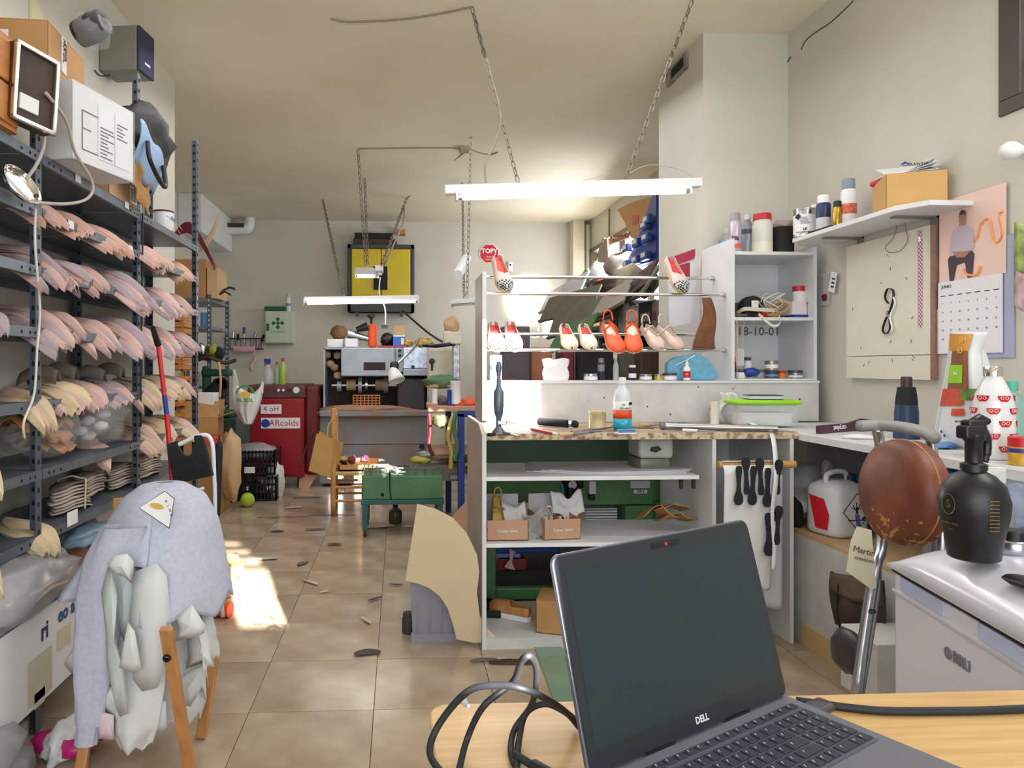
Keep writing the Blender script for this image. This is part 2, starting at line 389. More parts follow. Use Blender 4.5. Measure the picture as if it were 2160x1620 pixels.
def piece_data(kind, m):
    if (kind, m.name) in PM: return PM[(kind, m.name)]
    vs, fs = piece_mesh(kind); n = len(vs); th = .0055
    me = bpy.data.meshes.new('leather_pattern'); allv = list(vs)+[(x, y, z-th) for x, y, z in vs]
    ff = list(fs)+[tuple(n+i for i in reversed(f)) for f in fs]
    K = n//4
    for i in range(K-1):
        ff += [(i*4, n+i*4, n+i*4+4, i*4+4), (i*4+3, i*4+7, n+i*4+7, n+i*4+3)]
    ff += [tuple(range(0, 4))+tuple(range(n+3, n-1, -1)), tuple(range(n-4, n))+tuple(range(2*n-1, 2*n-5, -1))]
    me.from_pydata(allv, [], ff); me.materials.append(m); me.update(); PM[(kind, m.name)] = me; return me
npiece = 0
BAY = ['nearest', 'middle', 'farthest']; ORD = ['top', 'second', 'third', 'fourth', 'fifth', 'sixth', 'seventh']
PLACE = ['beside near post', 'left of centre', 'right of centre', 'beside far post']
NTH = ['lowest', 'second', 'third', 'fourth', 'fifth', 'sixth', 'seventh', 'eighth', 'ninth']
COLN = {'pink_leather': 'pink', 'mauve_leather': 'mauve', 'salmon_leather': 'salmon', 'beige_leather': 'beige', 'taupe_leather': 'taupe', 'worn_dark': 'dark'}
def stack(b, lv, y, n, kind, ms, ang=0, spread=.0, dx=0, place='', step=.0125, along=.013, toneword='', patch=None):
    global npiece
    z = LV[lv]+.012; grp = f'leather patterns {place} on the {ORD[lv]} shelf of the {BAY[b]} bay'
    for i in range(n):
        if npiece >= 300: return
        npiece += 1
        m = ms[i % len(ms)]
        o = bpy.data.objects.new('leather_pattern', piece_data(kind, m)); C.objects.link(o)
        f = i/max(1, n-1)
        o.location = (RF-.245+dx+f*.02*spread+random.uniform(-.012, .012), y+f*along*n*.6+random.uniform(-.006, .006), z+i*step)
        o.rotation_euler = (random.uniform(-.06, .06), R(4)+f*.12-random.uniform(0, .04), R(ang*1.2-2)+random.uniform(-.10, .10)+f*.12)
        tag(o, f'{NTH[i]} {COLN[m.name]} leather pattern up the stack {place}, {ORD[lv]} shelf, {BAY[b]} bay', 'leather pattern', grp)
    return
P, M_, SA, BE, TA = pink, mauve, pinkl, beige, taup
stk = [ # bay, level, y, n, kind, mats, ang, place
 (0, 1, 2.12, 5, 0, [BE, SA], -20, 0), (0, 2, 2.2, 7, 0, [BE, M_], -25, 1), (0, 3, 2.05, 7, 1, [M_, P], -20, 0), (0, 3, 2.42, 6, 3, [BE, M_], -35, 3),
 (0, 4, 2.12, 7, 3, [P, P], -30, 0), (0, 4, 2.4, 4, 0, [P], -40, 3), (0, 5, 2.02, 8, 2, [P, M_], -30, 0), (0, 5, 2.34, 8, 1, [P, BE], -35, 3), (0, 6, 2.05, 5, 3, [BE, TA], -20, 0), (0, 6, 2.35, 5, 0, [BE, TA], -35, 3),
 (1, 1, 2.75, 6, 1, [SA, P], -25, 0), (1, 1, 2.98, 7, 3, [SA, P], -15, 1), (1, 1, 3.24, 7, 1, [P, SA], -15, 2), (1, 1, 3.45, 5, 1, [SA], -30, 3),
 (1, 2, 2.73, 9, 0, [M_, P], -20, 0), (1, 2, 2.92, 7, 3, [P, M_], -22, 1), (1, 2, 3.16, 8, 1, [M_, P], -25, 2), (1, 2, 3.42, 9, 2, [M_, P], -20, 3),
 (1, 3, 2.74, 8, 2, [M_, P], -22, 0), (1, 3, 2.96, 8, 1, [M_, P], -25, 1), (1, 3, 3.2, 7, 0, [P, M_], -25, 2), (1, 3, 3.45, 9, 2, [M_, P], -20, 3),
 (1, 4, 2.72, 4, 0, [BE, P], -35, 0), (1, 4, 2.9, 6, 3, [P, BE], -25, 1), (1, 4, 3.16, 6, 3, [P, P], -25, 2), (1, 4, 3.4, 6, 3, [P, M_], -20, 3),
 (1, 5, 3.42, 3, 1, [P, BE], -40, 3), (1, 6, 2.72, 3, 3, [BE], -30, 0),
 (2, 1, 3.72, 6, 1, [SA, P], -20, 0), (2, 1, 4.1, 7, 3, [SA, P], -25, 1), (2, 1, 4.42, 7, 1, [SA], -30, 3),
 (2, 2, 3.74, 7, 2, [P, M_], -25, 0), (2, 2, 4.05, 8, 2, [M_, P], -25, 1), (2, 2, 4.38, 8, 1, [M_, P], -25, 3),
 (2, 3, 3.74, 8, 2, [M_, P], -22, 0), (2, 3, 4.04, 8, 2, [M_, P], -25, 1), (2, 3, 4.36, 7, 1, [M_, P], -22, 3),
 (2, 4, 3.78, 6, 0, [P, BE], -30, 0), (2, 4, 4.12, 6, 3, [P, BE], -25, 1), (2, 4, 4.42, 6, 1, [BE, P], -30, 3),
 (2, 5, 3.76, 7, 1, [P, BE], -25, 0), (2, 5, 4.1, 7, 3, [BE, P], -25, 1), (2, 5, 4.4, 6, 1, [BE, P], -25, 3),
]
for b, lv, y, n, k, ms, ang, pl in stk:
    stack(b, lv, y, n, k, ms, ang, 1, random.uniform(-.03, .015)+(.035 if lv >= 4 else 0), PLACE[pl])
# tied bundles of soles lying along the seventh shelf
def bundle(yc, x, n, lab, grp, m, z=.715, L_=.30, ang=0):
    for i in range(n):
        xf = T((x+random.uniform(-.006, .006), yc+random.uniform(-.012, .012), z+i*.0135)) @ RZ(90+ang+random.uniform(-4, 4)) @ RX(random.uniform(-2, 2))
        def fn(u, v):
            a = u; h = .034+.014*sin(pi*min(1, a*1.1))*(1 if a > .4 else .4)
            h *= (1-(2*abs(a-.5))**7*.9)
            return ((a-.5)*L_, (v-.5)*2*h, .012*sin(a*pi*1.3)-.03*max(0, a-.7))
        tag(MB(xf).grid(fn, 12, 3).build('sole_blank', m if i < n-1 else darklea, solid=.006, smooth=True), NTH[i]+' '+lab, 'sole', grp)
bundle(3.0, RF-.07, 8, 'taupe sole blank up the string-tied pile on the middle bay', 'tied sole blanks nearest the aisle', taup)
bundle(3.26, RF-.10, 7, 'taupe sole blank in the loose pile behind the tied pile', 'loose sole blanks', taup, ang=8, z=.735)
bundle(3.6, RF-.09, 8, 'taupe sole blank in the pile beside the second front post', 'sole blanks by the post', taup)
bundle(3.95, RF-.08, 8, 'taupe sole blank in the pile low on the farthest bay', 'sole blanks in far bay', taup)
MBs = MB()
for yy in (3.02,): MBs.tube([(RF-.018, yy, .71), (RF-.018, yy+.01, .83), (RF-.07, yy, .845), (RF-.125, yy, .83), (RF-.125, yy, .71)], .004, 6)
tag(MBs.build('string', mat('twine', (205, 190, 165), .9, var=.05)), 'pale string tied round the pile of sole blanks', 'string')
for i, (yy, z) in enumerate(((3.04, 1.455), (3.24, 1.2), (3.5, 1.2), (4.2, 1.2))):
    pass
# dark grey trims lying on top of the fifth-shelf stacks
for i, (yy, lv) in enumerate(((2.86, 4), (3.02, 4), (3.3, 4), (3.52, 4), (2.26, 6))):
    p = V((RF-.12, yy, LV[lv]+.1+.012*(i % 2)))
    def fn(u, v, p=p): return p+V(((u-.5)*.14, (v-.5)*.09*(1-.5*u), .03*sin(u*3)-.035*(v-.5)**2*6))
    tag(MB().grid(fn, 8, 6).build('insole_piece', darklea, solid=.003, smooth=True), 'dark grey insole piece on the '+['beige pattern stack by the near post', 'pink stack left of centre', 'pink stack right of centre', 'pink stack by the second post', 'beige low stack of the near bay'][i], 'insole')
# shelf tags
for i, (a, b_) in enumerate(((165, 377), (150, 474), (268, 433), (276, 525), (153, 1092))):
    p = PX(a, b_, RF+.008); s = .03 if i < 4 else .055
    tag(MB().box(p, (.001, s*1.6, s)).build('price_tag', label), 'small white paper tag on the '+['top shelf edge of the middle bay', 'second shelf edge beside the near post', 'top shelf edge near second post', 'second shelf edge near second post', 'low shelf edge under tied soles'][i], 'tag')
# rear white panel behind shelves
# --- top shelf objects
def carton(name, lab, corner, x, y, sx, sy, sz, m, open_=False, flaps=(), cat='box', tape=None, th=.006, group=None):
    """box with local corner frame: corner point, x dir, y dir horizontal"""
    x = V(x).normalized(); y = V(y).normalized(); z = V((0, 0, 1))
    xf = Matrix(((x.x, y.x, z.x, corner[0]), (x.y, y.y, z.y, corner[1]), (x.z, y.z, z.z, corner[2]), (0, 0, 0, 1)))
    t = thing(name, lab, cat, T(V(corner)+x*sx/2+y*sy/2), group)
    m1 = MB(xf).bb((0, 0, 0), (sx, sy, th)).bb((0, 0, 0), (th, sy, sz)).bb((sx-th, 0, 0), (sx, sy, sz)).bb((0, 0, 0), (sx, th, sz)).bb((0, sy-th, 0), (sx, sy, sz))
    m1.build('body', m, t, bevel=.002, seg=1)
    if not open_:
        MB(xf).bb((.001, .001, sz), (sx-.001, sy/2-.002, sz+.004)).build('flap', m, t); MB(xf).bb((.001, sy/2+.002, sz), (sx-.001, sy-.001, sz+.004)).build('flap', m, t)
        if tape is not None: MB(xf).bb((-.001, sy/2-.025, sz+.0045), (sx+.001, sy/2+.025, sz+.0055)).build('tape', tape, t)
    for s_, a in flaps:
        f = MB()
        if s_ == 'x0': f.bb((-sy*.4, 0, -.002), (0, sy, .002), None); fx = xf @ T((0, 0, sz)) @ RY(a)
        elif s_ == 'x1': f.bb((0, 0, -.002), (sy*.4, sy, .002)); fx = xf @ T((sx, 0, sz)) @ RY(-a)
        elif s_ == 'y0': f.bb((0, -sy*.45, -.002), (sx, 0, .002)); fx = xf @ T((0, 0, sz)) @ RX(-a)
        else: f.bb((0, 0, -.002), (sx, sy*.45, .002)); fx = xf @ T((0, sy, sz)) @ RX(a)
        f.v = [fx @ p for p in f.v]; f.build('flap', m, t)
    return t, xf
tapem = mat('clear_tape', (200, 190, 170), .2, alpha=.6, var=0)
# wooden drawer box, left edge
t, xf = carton('wooden_crate', 'orange pine drawer box at the left end of the top shelf', (RF-.34, 2.02, 2.062), (1, 0, 0), (0, 1, 0), .36, .40, .30, woodc)
MB(xf).bb((.361, .01, .14), (.366, .39, .146)).build('groove', brown, t)
for k, (a, b_) in enumerate(((.02, .14), (.15, .28))): MB(xf).bb((.36, .012, a), (.372, .388, b_)).build('drawer_front', woodc, t, bevel=.003)
# chrome framed box
pt = PX(60, 190, RF+.05)
t = thing('chrome_frame', 'dark panel with a bright chrome frame leaning on the top shelf', 'frame', T(pt-V((0, 0, .12))))
xf = T(pt) @ RZ(-22) @ RX(-4)
MB(xf).box((0, 0, 0), (.05, .17, .25)).build('panel', brown, t, bevel=.004)
MB(xf).bb((.025, .07, -.13), (.04, .085, .13)).bb((.025, -.085, .115), (.04, .085, .13)).bb((.025, -.085, -.13), (.04, .085, -.115)).bb((.025, -.085, -.13), (.04, -.07, .13)).build('chrome_rim', chrome, t, bevel=.003)
MB(xf).box((.028, -.02, -.06), (.01, .07, .05)).build('window_plate', paper, t)
# big cardboard box on the white box
t, xf = carton('cardboard_box', 'large brown cardboard box sitting highest on the top shelf', (-1.57, 2.74, 2.362), (1, .06, 0), (-.06, 1, 0), .25, .36, .24, card, tape=tapem)
MB(xf).bb((.251, .12, .10), (.2525, .17, .242)).build('tape_strip', mat('shiny_tape', (196, 188, 186), .2, var=.1, scale=30), t)
text('FRAGIL', .03, xf @ frame((.2532, .145, .19), (0, 0, -1), (0, 1, 0)), ink, t)
text('Cd0000', .022, xf @ frame((.2532, .16, .19), (0, 0, -1), (0, 1, 0)), ink, t)
MB(xf).bb((-.002, -.0015, .05), (.11, -.0005, .2)).build('paper_label', paper, t)
# roll in plastic
t = thing('film_roll', 'dark roll wrapped in clear plastic on top of the cardboard box', 'roll', T(PY(190, 70, 2.85)-V((0, 0, .06))))
c_ = PY(193, 60, 2.85); MB(T(c_) @ RY(70) @ RX(15)).lathe([(.018, -.06), (.05, -.06), (.056, 0), (.05, .06), (.018, .06), (.018, -.06)], n=20).build('roll', mat('dark_film', (40, 32, 34), .5, var=.3, scale=6), t, smooth=True)
MB().blob(c_+V((0, 0, -.01)), (.07, .065, .065), 5, .3).build('wrapping', film, t, smooth=True)
# white box, wrapped
t, xf = carton('white_parcel', 'white carton wrapped in plastic film with printed labels on the top shelf', (-1.352, 2.722, 2.062), (.966, -.26, 0), (.26, .966, 0), .16, .36, .29, paper)
for k in range(2): MB(xf).bb((.1615, (.14+.10*k), .04), (.1630, .23+.10*k, .25)).build('delivery_label', label, t)
for k in range(9): MB(xf).bb((.1632, .15, .05+.014*k), (.1637, .15+random.uniform(.04, .085), .055+.014*k)).build('printed_line', ink, t)
for k in range(5): MB(xf).bb((.1632, .25, .15+.014*k), (.1637, .25+random.uniform(.03, .07), .155+.014*k)).build('printed_line', ink, t)
for a in ((.05, .05, .14, .054), (.05, .05, .054, .2), (.05, .196, .14, .2), (.05, .13, .10, .134)): MB(xf).bb((.1615, a[0], a[1]), (.1622, a[2], a[3])).build('printed_frame', ink, t)
MB(xf).bb((-.006, -.006, -.0), (.167, .366, .297)).build('wrapping', film, t, bevel=.01)
# bag pile
bb_ = mat('black_poly', (30, 29, 34), .5, var=.3, scale=4, bump=.5)
tag(MB().blob(PX(300, 300, RF+.0)+V((0, 0, .0)), (.13, .2, .17), 9, .45, 1.8).build('black_plastic_bag', bb_, smooth=True), 'crumpled black plastic sack at the top of the shelving beside the white carton', 'bag')
t = thing('blue_tote', 'light blue folded tote with black straps hanging over the carton edge', 'bag', T(PX(305, 350, RF+.05)))
c_ = PX(300, 335, RF+.06)
MB().grid(lambda u, v: c_+V((.05*sin(v*2), (u-.5)*.30, (v-.5)*.2-.08*(u-.5)+.015*sin(u*9))), 12, 8).build('cloth', mat('blue_cloth', (150, 178, 214), .7, var=.08), t, solid=.006, smooth=True)
MB().tube(spline([c_+V((.06, -.10, .05)), c_+V((.075, -.12, -.03)), c_+V((.09, -.05, -.10)), c_+V((.09, .05, -.12)), c_+V((.075, .10, -.07)), c_+V((.06, .12, -.0))]), .012, 6).build('strap', black, t, smooth=True)
# torn brown wrapping paper
c_ = PX(286, 372, RF+.045)
tag(MB().grid(lambda u, v: c_+V((.03*mnoise.noise(V((u*3, v*3, 0)))+.02, (u-.5)*.27+.012*mnoise.noise(V((v*9, 1, 0))), (v-.5)*.2-.10*(u-.4)+.012*mnoise.noise(V((u*14, 2, 0))))), 16, 14).build('kraft_paper', card, solid=.003, smooth=True), 'torn brown kraft paper hanging over the top shelf edge', 'paper')
t, xf = carton('brown_carton', 'battered brown carton behind the torn kraft paper on the top shelf', (-1.5, 3.22, 2.062), (1, 0, 0), (0, 1, 0), .22, .36, .17, cardp)
MB(xf).bb((.221, .25, .02), (.223, .33, .1)).build('barcode_label', label, t)
for k in range(7): MB(xf).bb((.2232, .255+.010*k, .03), (.2237, .259+.010*k, .09)).build('barcode_bar', ink, t)
# enamel mug / tin
t = thing('tin_can', 'white labelled paint tin with a dark wire handle at the far top shelf', 'tin', T(PX(345, 470, RF-.06)))
c_ = PX(345, 468, RF-.06)
MB(T((c_.x, c_.y, 2.062))).lathe([(.052, 0), (.054, .004), (.054, .12), (.05, .124), (.05, .118)], n=24).build('body', label, t, smooth=True, auto=40)
MB(T((c_.x, c_.y, 2.062))).lathe([(.0555, .112), (.0555, .122)], n=24).lathe([(.0555, .0), (.0555, .008)], n=24).build('rim', burg, t)
text('Pinta', .035, T((c_.x, c_.y, 2.062)) @ frame((.055, -.0, .075), (0, 1, 0), (0, 0, 1)), bluep, t)
MB().tube(spline([V((c_.x, c_.y+.05, 2.17)), V((c_.x, c_.y+.10, 2.15)), V((c_.x, c_.y+.095, 2.09)), V((c_.x, c_.y+.05, 2.08))]), .006).build('handle', black, t)
# wall speaker
t = thing('wall_speaker', 'grey loudspeaker with dark blue front mounted high on the left wall', 'speaker', T(PX(262, 120, -1.5)))
sc_ = PX(266, 115, -1.5)
xf = T(sc_) @ RZ(-8) @ RX(0)
MB(xf).box((0, 0, 0), (.21, .17, .24)).build('cabinet', mat('speaker_grey', (128, 126, 116), .5, var=.04), t, bevel=.006)
MB(xf).bb((.106, -.087, -.122), (.122, .085, .12)).build('grille', mat('navy_grille', (44, 52, 78), .8, var=.05, scale=90), t, bevel=.01)
MB(xf).bb((.1222, -.03, -.07), (.1235, .03, -.058)).build('badge', alu, t)
MB(xf).cyl((-.16, 0, -.06), (-.09, 0, -.06), .012).build('bracket', black, t)
wire('speaker_cable', [PX(200, 148, XL+.01), PX(212, 160, XL+.01), PX(232, 158, -1.55)], .003, cabled, 'thin dark cable from the wall to the loudspeaker')
tag(MB().prism([(0, 0), (.12, 0), (.12, .06), (.05, .14), (0, .14)], 0, .015, frame(PX(62, 60, XL+.002), (0, 1, 0), (0, 0, 1))).build('wall_plate', mat('pale_yellow_plastic', (212, 208, 170), .5, var=.03)), 'pale yellow cut-corner plate on the left wall above the boxes', 'plate')
# cables hanging on posts
wire('power_cable', [PX(96, 195, RF+.1), PX(140, 255, RF+.11), PX(158, 320, RF+.1), PX(195, 385, RF+.1), PX(185, 418, RF+.1), PX(140, 430, RF+.09), PX(60, 425, RF+.06), PX(45, 415, RF+.03)], .006, cable, 'thick grey cable looping down from the chrome frame to the oval dish')
wire('lamp_cord', [PX(95, 265, RF+.04), PX(92, 310, RF+.05), PX(75, 350, RF+.05), PX(55, 378, RF+.04)], .006, cable, 'short grey cord dropping behind the near post to the dish')
wire('white_cable', [PX(75, 440, RF+.012), PX(74, 520, RF+.02), PX(84, 650, RF+.012), PX(78, 740, RF+.02), PX(72, 830, RF+.012), PX(50, 890, RF+.02), PX(52, 925, RF+.01)], .0045, mat('offwhite_cord', (224, 218, 208), .5, var=0), 'off-white cord running down the near front post', k=5)
wire('striped_cord', [PX(301, 450, RF+.012), PX(300, 600, RF+.014), PX(297, 760, RF+.012), PX(297, 900, RF+.012)], .0045, black, 'black cord running down the second front post', k=4)
wire('thin_wire', [PX(352, 455, RF), PX(372, 470, RF+.04), PX(384, 485, RF+.03), PX(370, 470, RF), PX(378, 490, RF+.03), PX(392, 512, RF+.02)], .002, cable, 'thin loose wire hanging from the tin on the top shelf', 'wire')
# oval dish
t = thing('oval_dish', 'shiny oval metal dish hooked on the second shelf at the left edge', 'dish', T(PX(40, 395, RF-.02)))
MB(T(PX(38, 395, RF+.02)) @ RY(60) @ RX(10)).lathe([(0, 0), (.05, .0), (.065, .01), (.072, .022), (.075, .022), (.068, .006), (.05, -.004)], n=24).build('dish', chrome, t, smooth=True)
# plastic bags on sixth shelf
z6 = LV[5]
t = thing('clear_bag', 'clear plastic bag filled with brown leather offcuts beside the near post', 'bag', T((RF-.12, 2.86, z6)))
for i in range(7):
    c_ = V((RF-.12+random.uniform(-.05, .05), 2.85+random.uniform(-.08, .1), z6+.06+.02*i))
    MB().grid(lambda u, v: c_+V(((u-.5)*.14, (v-.5)*.16, .04*mnoise.noise(V((u*3+i, v*3, 0)))+.03*sin(u*4))), 6, 6).build('leather_offcut', card if i % 2 else wooddk, t, solid=.004, smooth=True)
MB().blob((RF-.11, 2.86, z6+.11), (.13, .16, .115), 3, .35, flat=True).build('film', film, t, smooth=True)
t = thing('clear_bag', 'clear plastic bag holding white rounded pieces beside the second post', 'bag', T((RF-.12, 3.26, z6)))
for i in range(7):
    c_ = V((RF-.08+random.uniform(-.05, .06), 3.27+random.uniform(-.15, .15), z6+.06+.022*i))
    MB().blob(c_, (.03, .042, .022), i, .2, sub=2).build('white_pad', paper, t, smooth=True)
MB().blob((RF-.11, 3.27, z6+.12), (.14, .2, .125), 6, .4, flat=True).build('film', film, t, smooth=True)
# box under seventh shelf
carton('cardboard_box', 'pinkish-brown open cardboard box on the bottom shelf behind the grey sweater', (-1.46, 2.9, .30), (1, 0, 0), (0, 1, 0), .26, .72, .22, cardp, open_=True, flaps=(('x1', -120),))
carton('storage_box', 'low brown box stowed under the pinkish box on the bottom shelf', (-1.5, 2.85, .162), (1, 0, 0), (0, 1, 0), .26, .8, .13, card)
MBb = MB()
tag(MB().blob((RF-.1, 3.2, .56), (.09, .16, .05), 12, .5).build('blue_plastic_bag', mat('blue_film', (150, 180, 205), .2, alpha=.8, var=.1), smooth=True), 'blue crumpled plastic bag above the pinkish box', 'bag')
# printed white box lower left
bc = PX(119, 1410, RF+.02)
t, xf = carton('white_carton', 'white carton with blue and black lettering and beige tape at the lower left', (-1.42, 1.95, .165), (1, 0, 0), (0, 1, 0), .22, .79, .31, paper, open_=True)
text('ri', .085, xf @ frame((.2215, .53, .235), (0, 1, 0), (0, 0, 1)), mat('navy_ink', (40, 44, 100), .6, var=0), t, bold=.002)
text('eo a', .075, xf @ frame((.2215, .69, .25), (0, 1, 0), (0, 0, 1)), mat('teal_ink', (24, 90, 130), .6, var=0), t, bold=.002)
bt = mat('beige_tape', (206, 200, 176), .4, var=.05)
for a in ((.42, .02, .58, .17), (.62, .13, .72, .2), (.1, .2, .25, .31), (.46, .0, .53, .05)): MB(xf).bb((.2212, a[0], a[1]), (.2222, a[2], a[3])).build('tape_patch', bt, t)
tag(MB().blob((-1.27, 2.42, .56), (.12, .34, .09), 21, .4).build('grey_plastic_bag', filmg, smooth=True), 'shiny grey plastic bag bulging on top of the white carton', 'bag')
tag(MB().blob((-1.24, 1.95, .10), (.14, .42, .14), 31, .3, flat=True).build('grey_plastic_bag', filmg, smooth=True), 'large grey plastic sack on the floor under the white carton', 'bag')
mag = mat('magenta_plastic', (190, 30, 110), .35, var=.15)
for k, (a, b_) in enumerate(((95, 1590), (150, 1600), (205, 1565))):
    c_ = PZ(a, b_, .02)
    tag(MB().blob(c_+V((0, .02, .03)), (.06, .045, .03), 40+k, .4, sub=2).build('magenta_wrapper', mag, smooth=True), ['magenta wrapper at the foot of the grey sack', 'magenta wrapper between sack and wooden leg', 'magenta wrapper under the pink hide'][k], 'wrapper')
tag(MB().blob(PZ(140, 1560, .05), (.05, .1, .06), 51, .5).build('grey_cloth', hide, smooth=True), 'pale grey rag on the floor beside the magenta wrappers', 'cloth')
# leather scraps between box and chair
for k, (a, b_, zz) in enumerate(((150, 1290, .42), (155, 1335, .34), (140, 1385, .25))):
    c_ = PD(a, b_, 2.75)
    tag(MB().grid(lambda u, v: c_+V(((u-.5)*.12, (v-.5)*.12, .03*sin(3*u+k)+.02*mnoise.noise(V((u*4, v*4, k))))), 7, 7).build('leather_scrap', [cardp, card, darklea][k], solid=.003, smooth=True), ['pinkish', 'brown', 'dark grey'][k]+' leather scrap '+['just beside the lettered end of the white carton', 'halfway down beside the white carton', 'under the brown scrap beside the carton'][k], 'leather scrap')
# broom pole
t = thing('broom', 'red broom pole with black grip leaning on the shelving', 'broom', T(PX(372, 1035, RF+.2)-V((0, 0, .6))))
a_ = PX(322, 690, RF+.12); b_ = PX(334, 728, RF+.13); c1 = PX(347, 835, RF+.17); c2 = PX(352, 875, RF+.18); e_ = PX(383, 1250, RF+.3)
MB().cyl(a_, b_, .013, .016).build('grip', black, t, smooth=True, auto=40); MB().cyl(b_, c1, .011).build('handle', redp, t, smooth=True, auto=40)
MB().cyl(c1, c2, .0115).build('blue_band', bluep, t, smooth=True, auto=40); MB().cyl(c2, e_, .012).build('handle', redp, t, smooth=True, auto=40)
# step ladder
t = thing('step_ladder', 'white folding step ladder with black ribbed treads behind the draped chair', 'ladder', T(PD(415, 1200, 3.1)))
wm = mat('white_tube', (230, 232, 236), .3, var=0)
Lp = lambda a, b, d=3.0: PD(a, b, d)
MB().tube(spline([Lp(372, 940), Lp(440, 920), Lp(452, 1010), Lp(455, 1130), Lp(470, 1300, 3.15)]), .009).tube(spline([Lp(372, 945, 3.05), Lp(372, 1050, 3.05), Lp(378, 1290, 3.2)]), .009).tube([Lp(380, 1045), Lp(430, 1030)], .007).build('frame', wm, t, smooth=True)
o0, ux, uy = Lp(368, 1022, 2.98), (Lp(450, 1003, 2.98)-Lp(368, 1022, 2.98)), (Lp(366, 935, 3.0)-Lp(368, 1022, 2.98))
tx = frame(o0, ux, uy); W_, H_ = ux.length, uy.length
poly = [(0, 0), (W_, 0), (W_*.97, H_*.6), (W_*.92, H_*1.02), (W_*.75, H_*1.05)]+[(W_*(.5+.22*cos(a)), H_*(1.02-.42*sin(a))) for a in [k*pi/8 for k in range(9)]]+[(0, H_)]
tr = MB(tx).prism(poly, -.012, .012).build('tread', blackm, t, bevel=.003)
for k in range(9): MB(tx).bb((.01, .01+k*H_*.06, .012), (W_*.95, .016+k*H_*.06, .015)).build('tread_rib', black, tr)
o1 = Lp(388, 1180, 3.1); MB(frame(o1, Lp(450, 1150, 3.1)-o1, Lp(382, 1040, 3.05)-o1)).bb((0, 0, -.012), (.13, .24, .012)).build('tread', blackm, t, bevel=.004)
# dark closed umbrella-like pole
t = thing('umbrella', 'closed dark navy umbrella standing against the cardboard box', 'umbrella', T(PZ(455, 1098, 0)))
nv = mat('navy_cloth', (36, 40, 54), .7, var=.1); MB().cyl(PZ(455, 1098, 0), PD(456, 1085, 6.0), .012, .035).cyl(PD(456, 1085, 6.0), PD(462, 942, 6.0), .035, .032).cyl(PD(462, 942, 6.0), PD(463, 926, 6.0), .032, .006).build('canopy', nv, t, smooth=True, auto=40)
MB().cyl(PD(463, 926, 6.0), PD(463, 918, 6.0), .006).build('tip', black, t)
# ======================= draped chair, near left
def ring_sheet(rows, a0, a1, nv, amp=.06, fn=7, seed=0, rag=0, scale=1.0, nu=36):
    """cloth hanging round a chair: rows (y, xl, xr, d, ry) from top to bottom"""
    def at(t):
        f = t*(len(rows)-1); i = min(int(f), len(rows)-2); f -= i
        return [a+(b-a)*f for a, b in zip(rows[i], rows[i+1])]
    def g(u, v):
        a = a0+(a1-a0)*u; vv = v*(1-rag*abs((u*3.3+seed*.41) % 1-.5)*1.6) if rag else v
        y, xl, xr, d, ry = at(min(.999, max(0, vv)))
        c = PD((xl+xr)/2, y, d); hw = (xr-xl)/2/FPX*d*scale
        fs_ = abs((fn*a/pi+seed*.37+.35*v) % 2-1)*2-1      # sharp pleats
        k = 1+amp*(.25+v)*(.6*fs_+.4*sin(fn*.6*a+seed))+amp*.6*mnoise.noise(V((a*2.5+seed, v*4, seed)))
        return c+R_*(hw*cos(a)*k)-F_*(ry*scale*sin(a)*k)
    return MB().grid(g, nu, nv)
t = thing('folding_chair', 'folding wooden chair buried under white hides and a grey sweatshirt', 'chair', T(PZ(330, 1600, 0)))
def slat(p, q, w_, d_, nm='leg', m=wooddk):
    p, q = V(p), V(q); z = (q-p); x = (R_*1).normalized(); zz = z.normalized(); y = zz.cross(x).normalized(); x = y.cross(zz)
    M4 = Matrix(((x.x, y.x, zz.x, p.x), (x.y, y.y, zz.y, p.y), (x.z, y.z, zz.z, p.z), (0, 0, 0, 1)))
    return MB(M4).bb((-w_/2, -d_/2, 0), (w_/2, d_/2, z.length)).build(nm, m, t, bevel=.004)
slat(PZ(410, 1612, .005)-F_*.04, PD(350, 1325, 2.08), .036, .022)
slat(PZ(412, 1575, .005)+F_*.06, PD(452, 1385, 2.5), .036, .022)
slat(PZ(168, 1640, .005), PD(205, 1400, 2.35), .036, .022)
slat(PZ(230, 1560, .005)+F_*.2, PD(235, 1380, 2.7), .036, .022)
slat(PD(215, 1385, 2.3), PD(352, 1375, 2.22), .03, .02, 'seat_rail'); slat(PD(240, 1100, 2.42), PD(420, 1095, 2.42), .03, .02, 'back_rail')
slat(PD(240, 1420, 2.35), PD(250, 1050, 2.45), .03, .02, 'back_post'); slat(PD(420, 1420, 2.45), PD(410, 1050, 2.45), .03, .02, 'back_post')
MB(T(PD(352, 1388, 2.1))).lathe([(.012, -.004), (.012, .004), (.006, .004), (.006, -.004), (.012, -.004)], n=14, xf=RX(90)).build('clip', black, t)
hr = [(1105, 250, 350, 2.42, .05), (1125, 235, 375, 2.42, .13), (1200, 225, 400, 2.40, .17), (1300, 230, 415, 2.40, .16), (1400, 230, 425, 2.42, .14), (1480, 235, 430, 2.42, .13), (1520, 240, 420, 2.42, .12)]
HL = [('front hide, widest white sheet hanging before the chair', -.1, 2.1, 1.0, 1.0, 1), ('white hide with a curled edge at the left of the front', 1.5, 3.3, 1.03, .95, 2), ('white hide hanging at the right side over the wooden leg', -1.2, .55, 1.05, .84, 3),
      ('narrow pale hide strip twisting down the left front', 2.1, 2.7, 1.10, .98, 4), ('white hide at the back of the chair', 3.2, 5.4, 1.0, .9, 5), ('bright white hide corner sticking out by the right leg', -.5, .35, 1.16, .80, 6), ('short white hide under the front sheet', .9, 2.5, .88, 1.1, 7)]
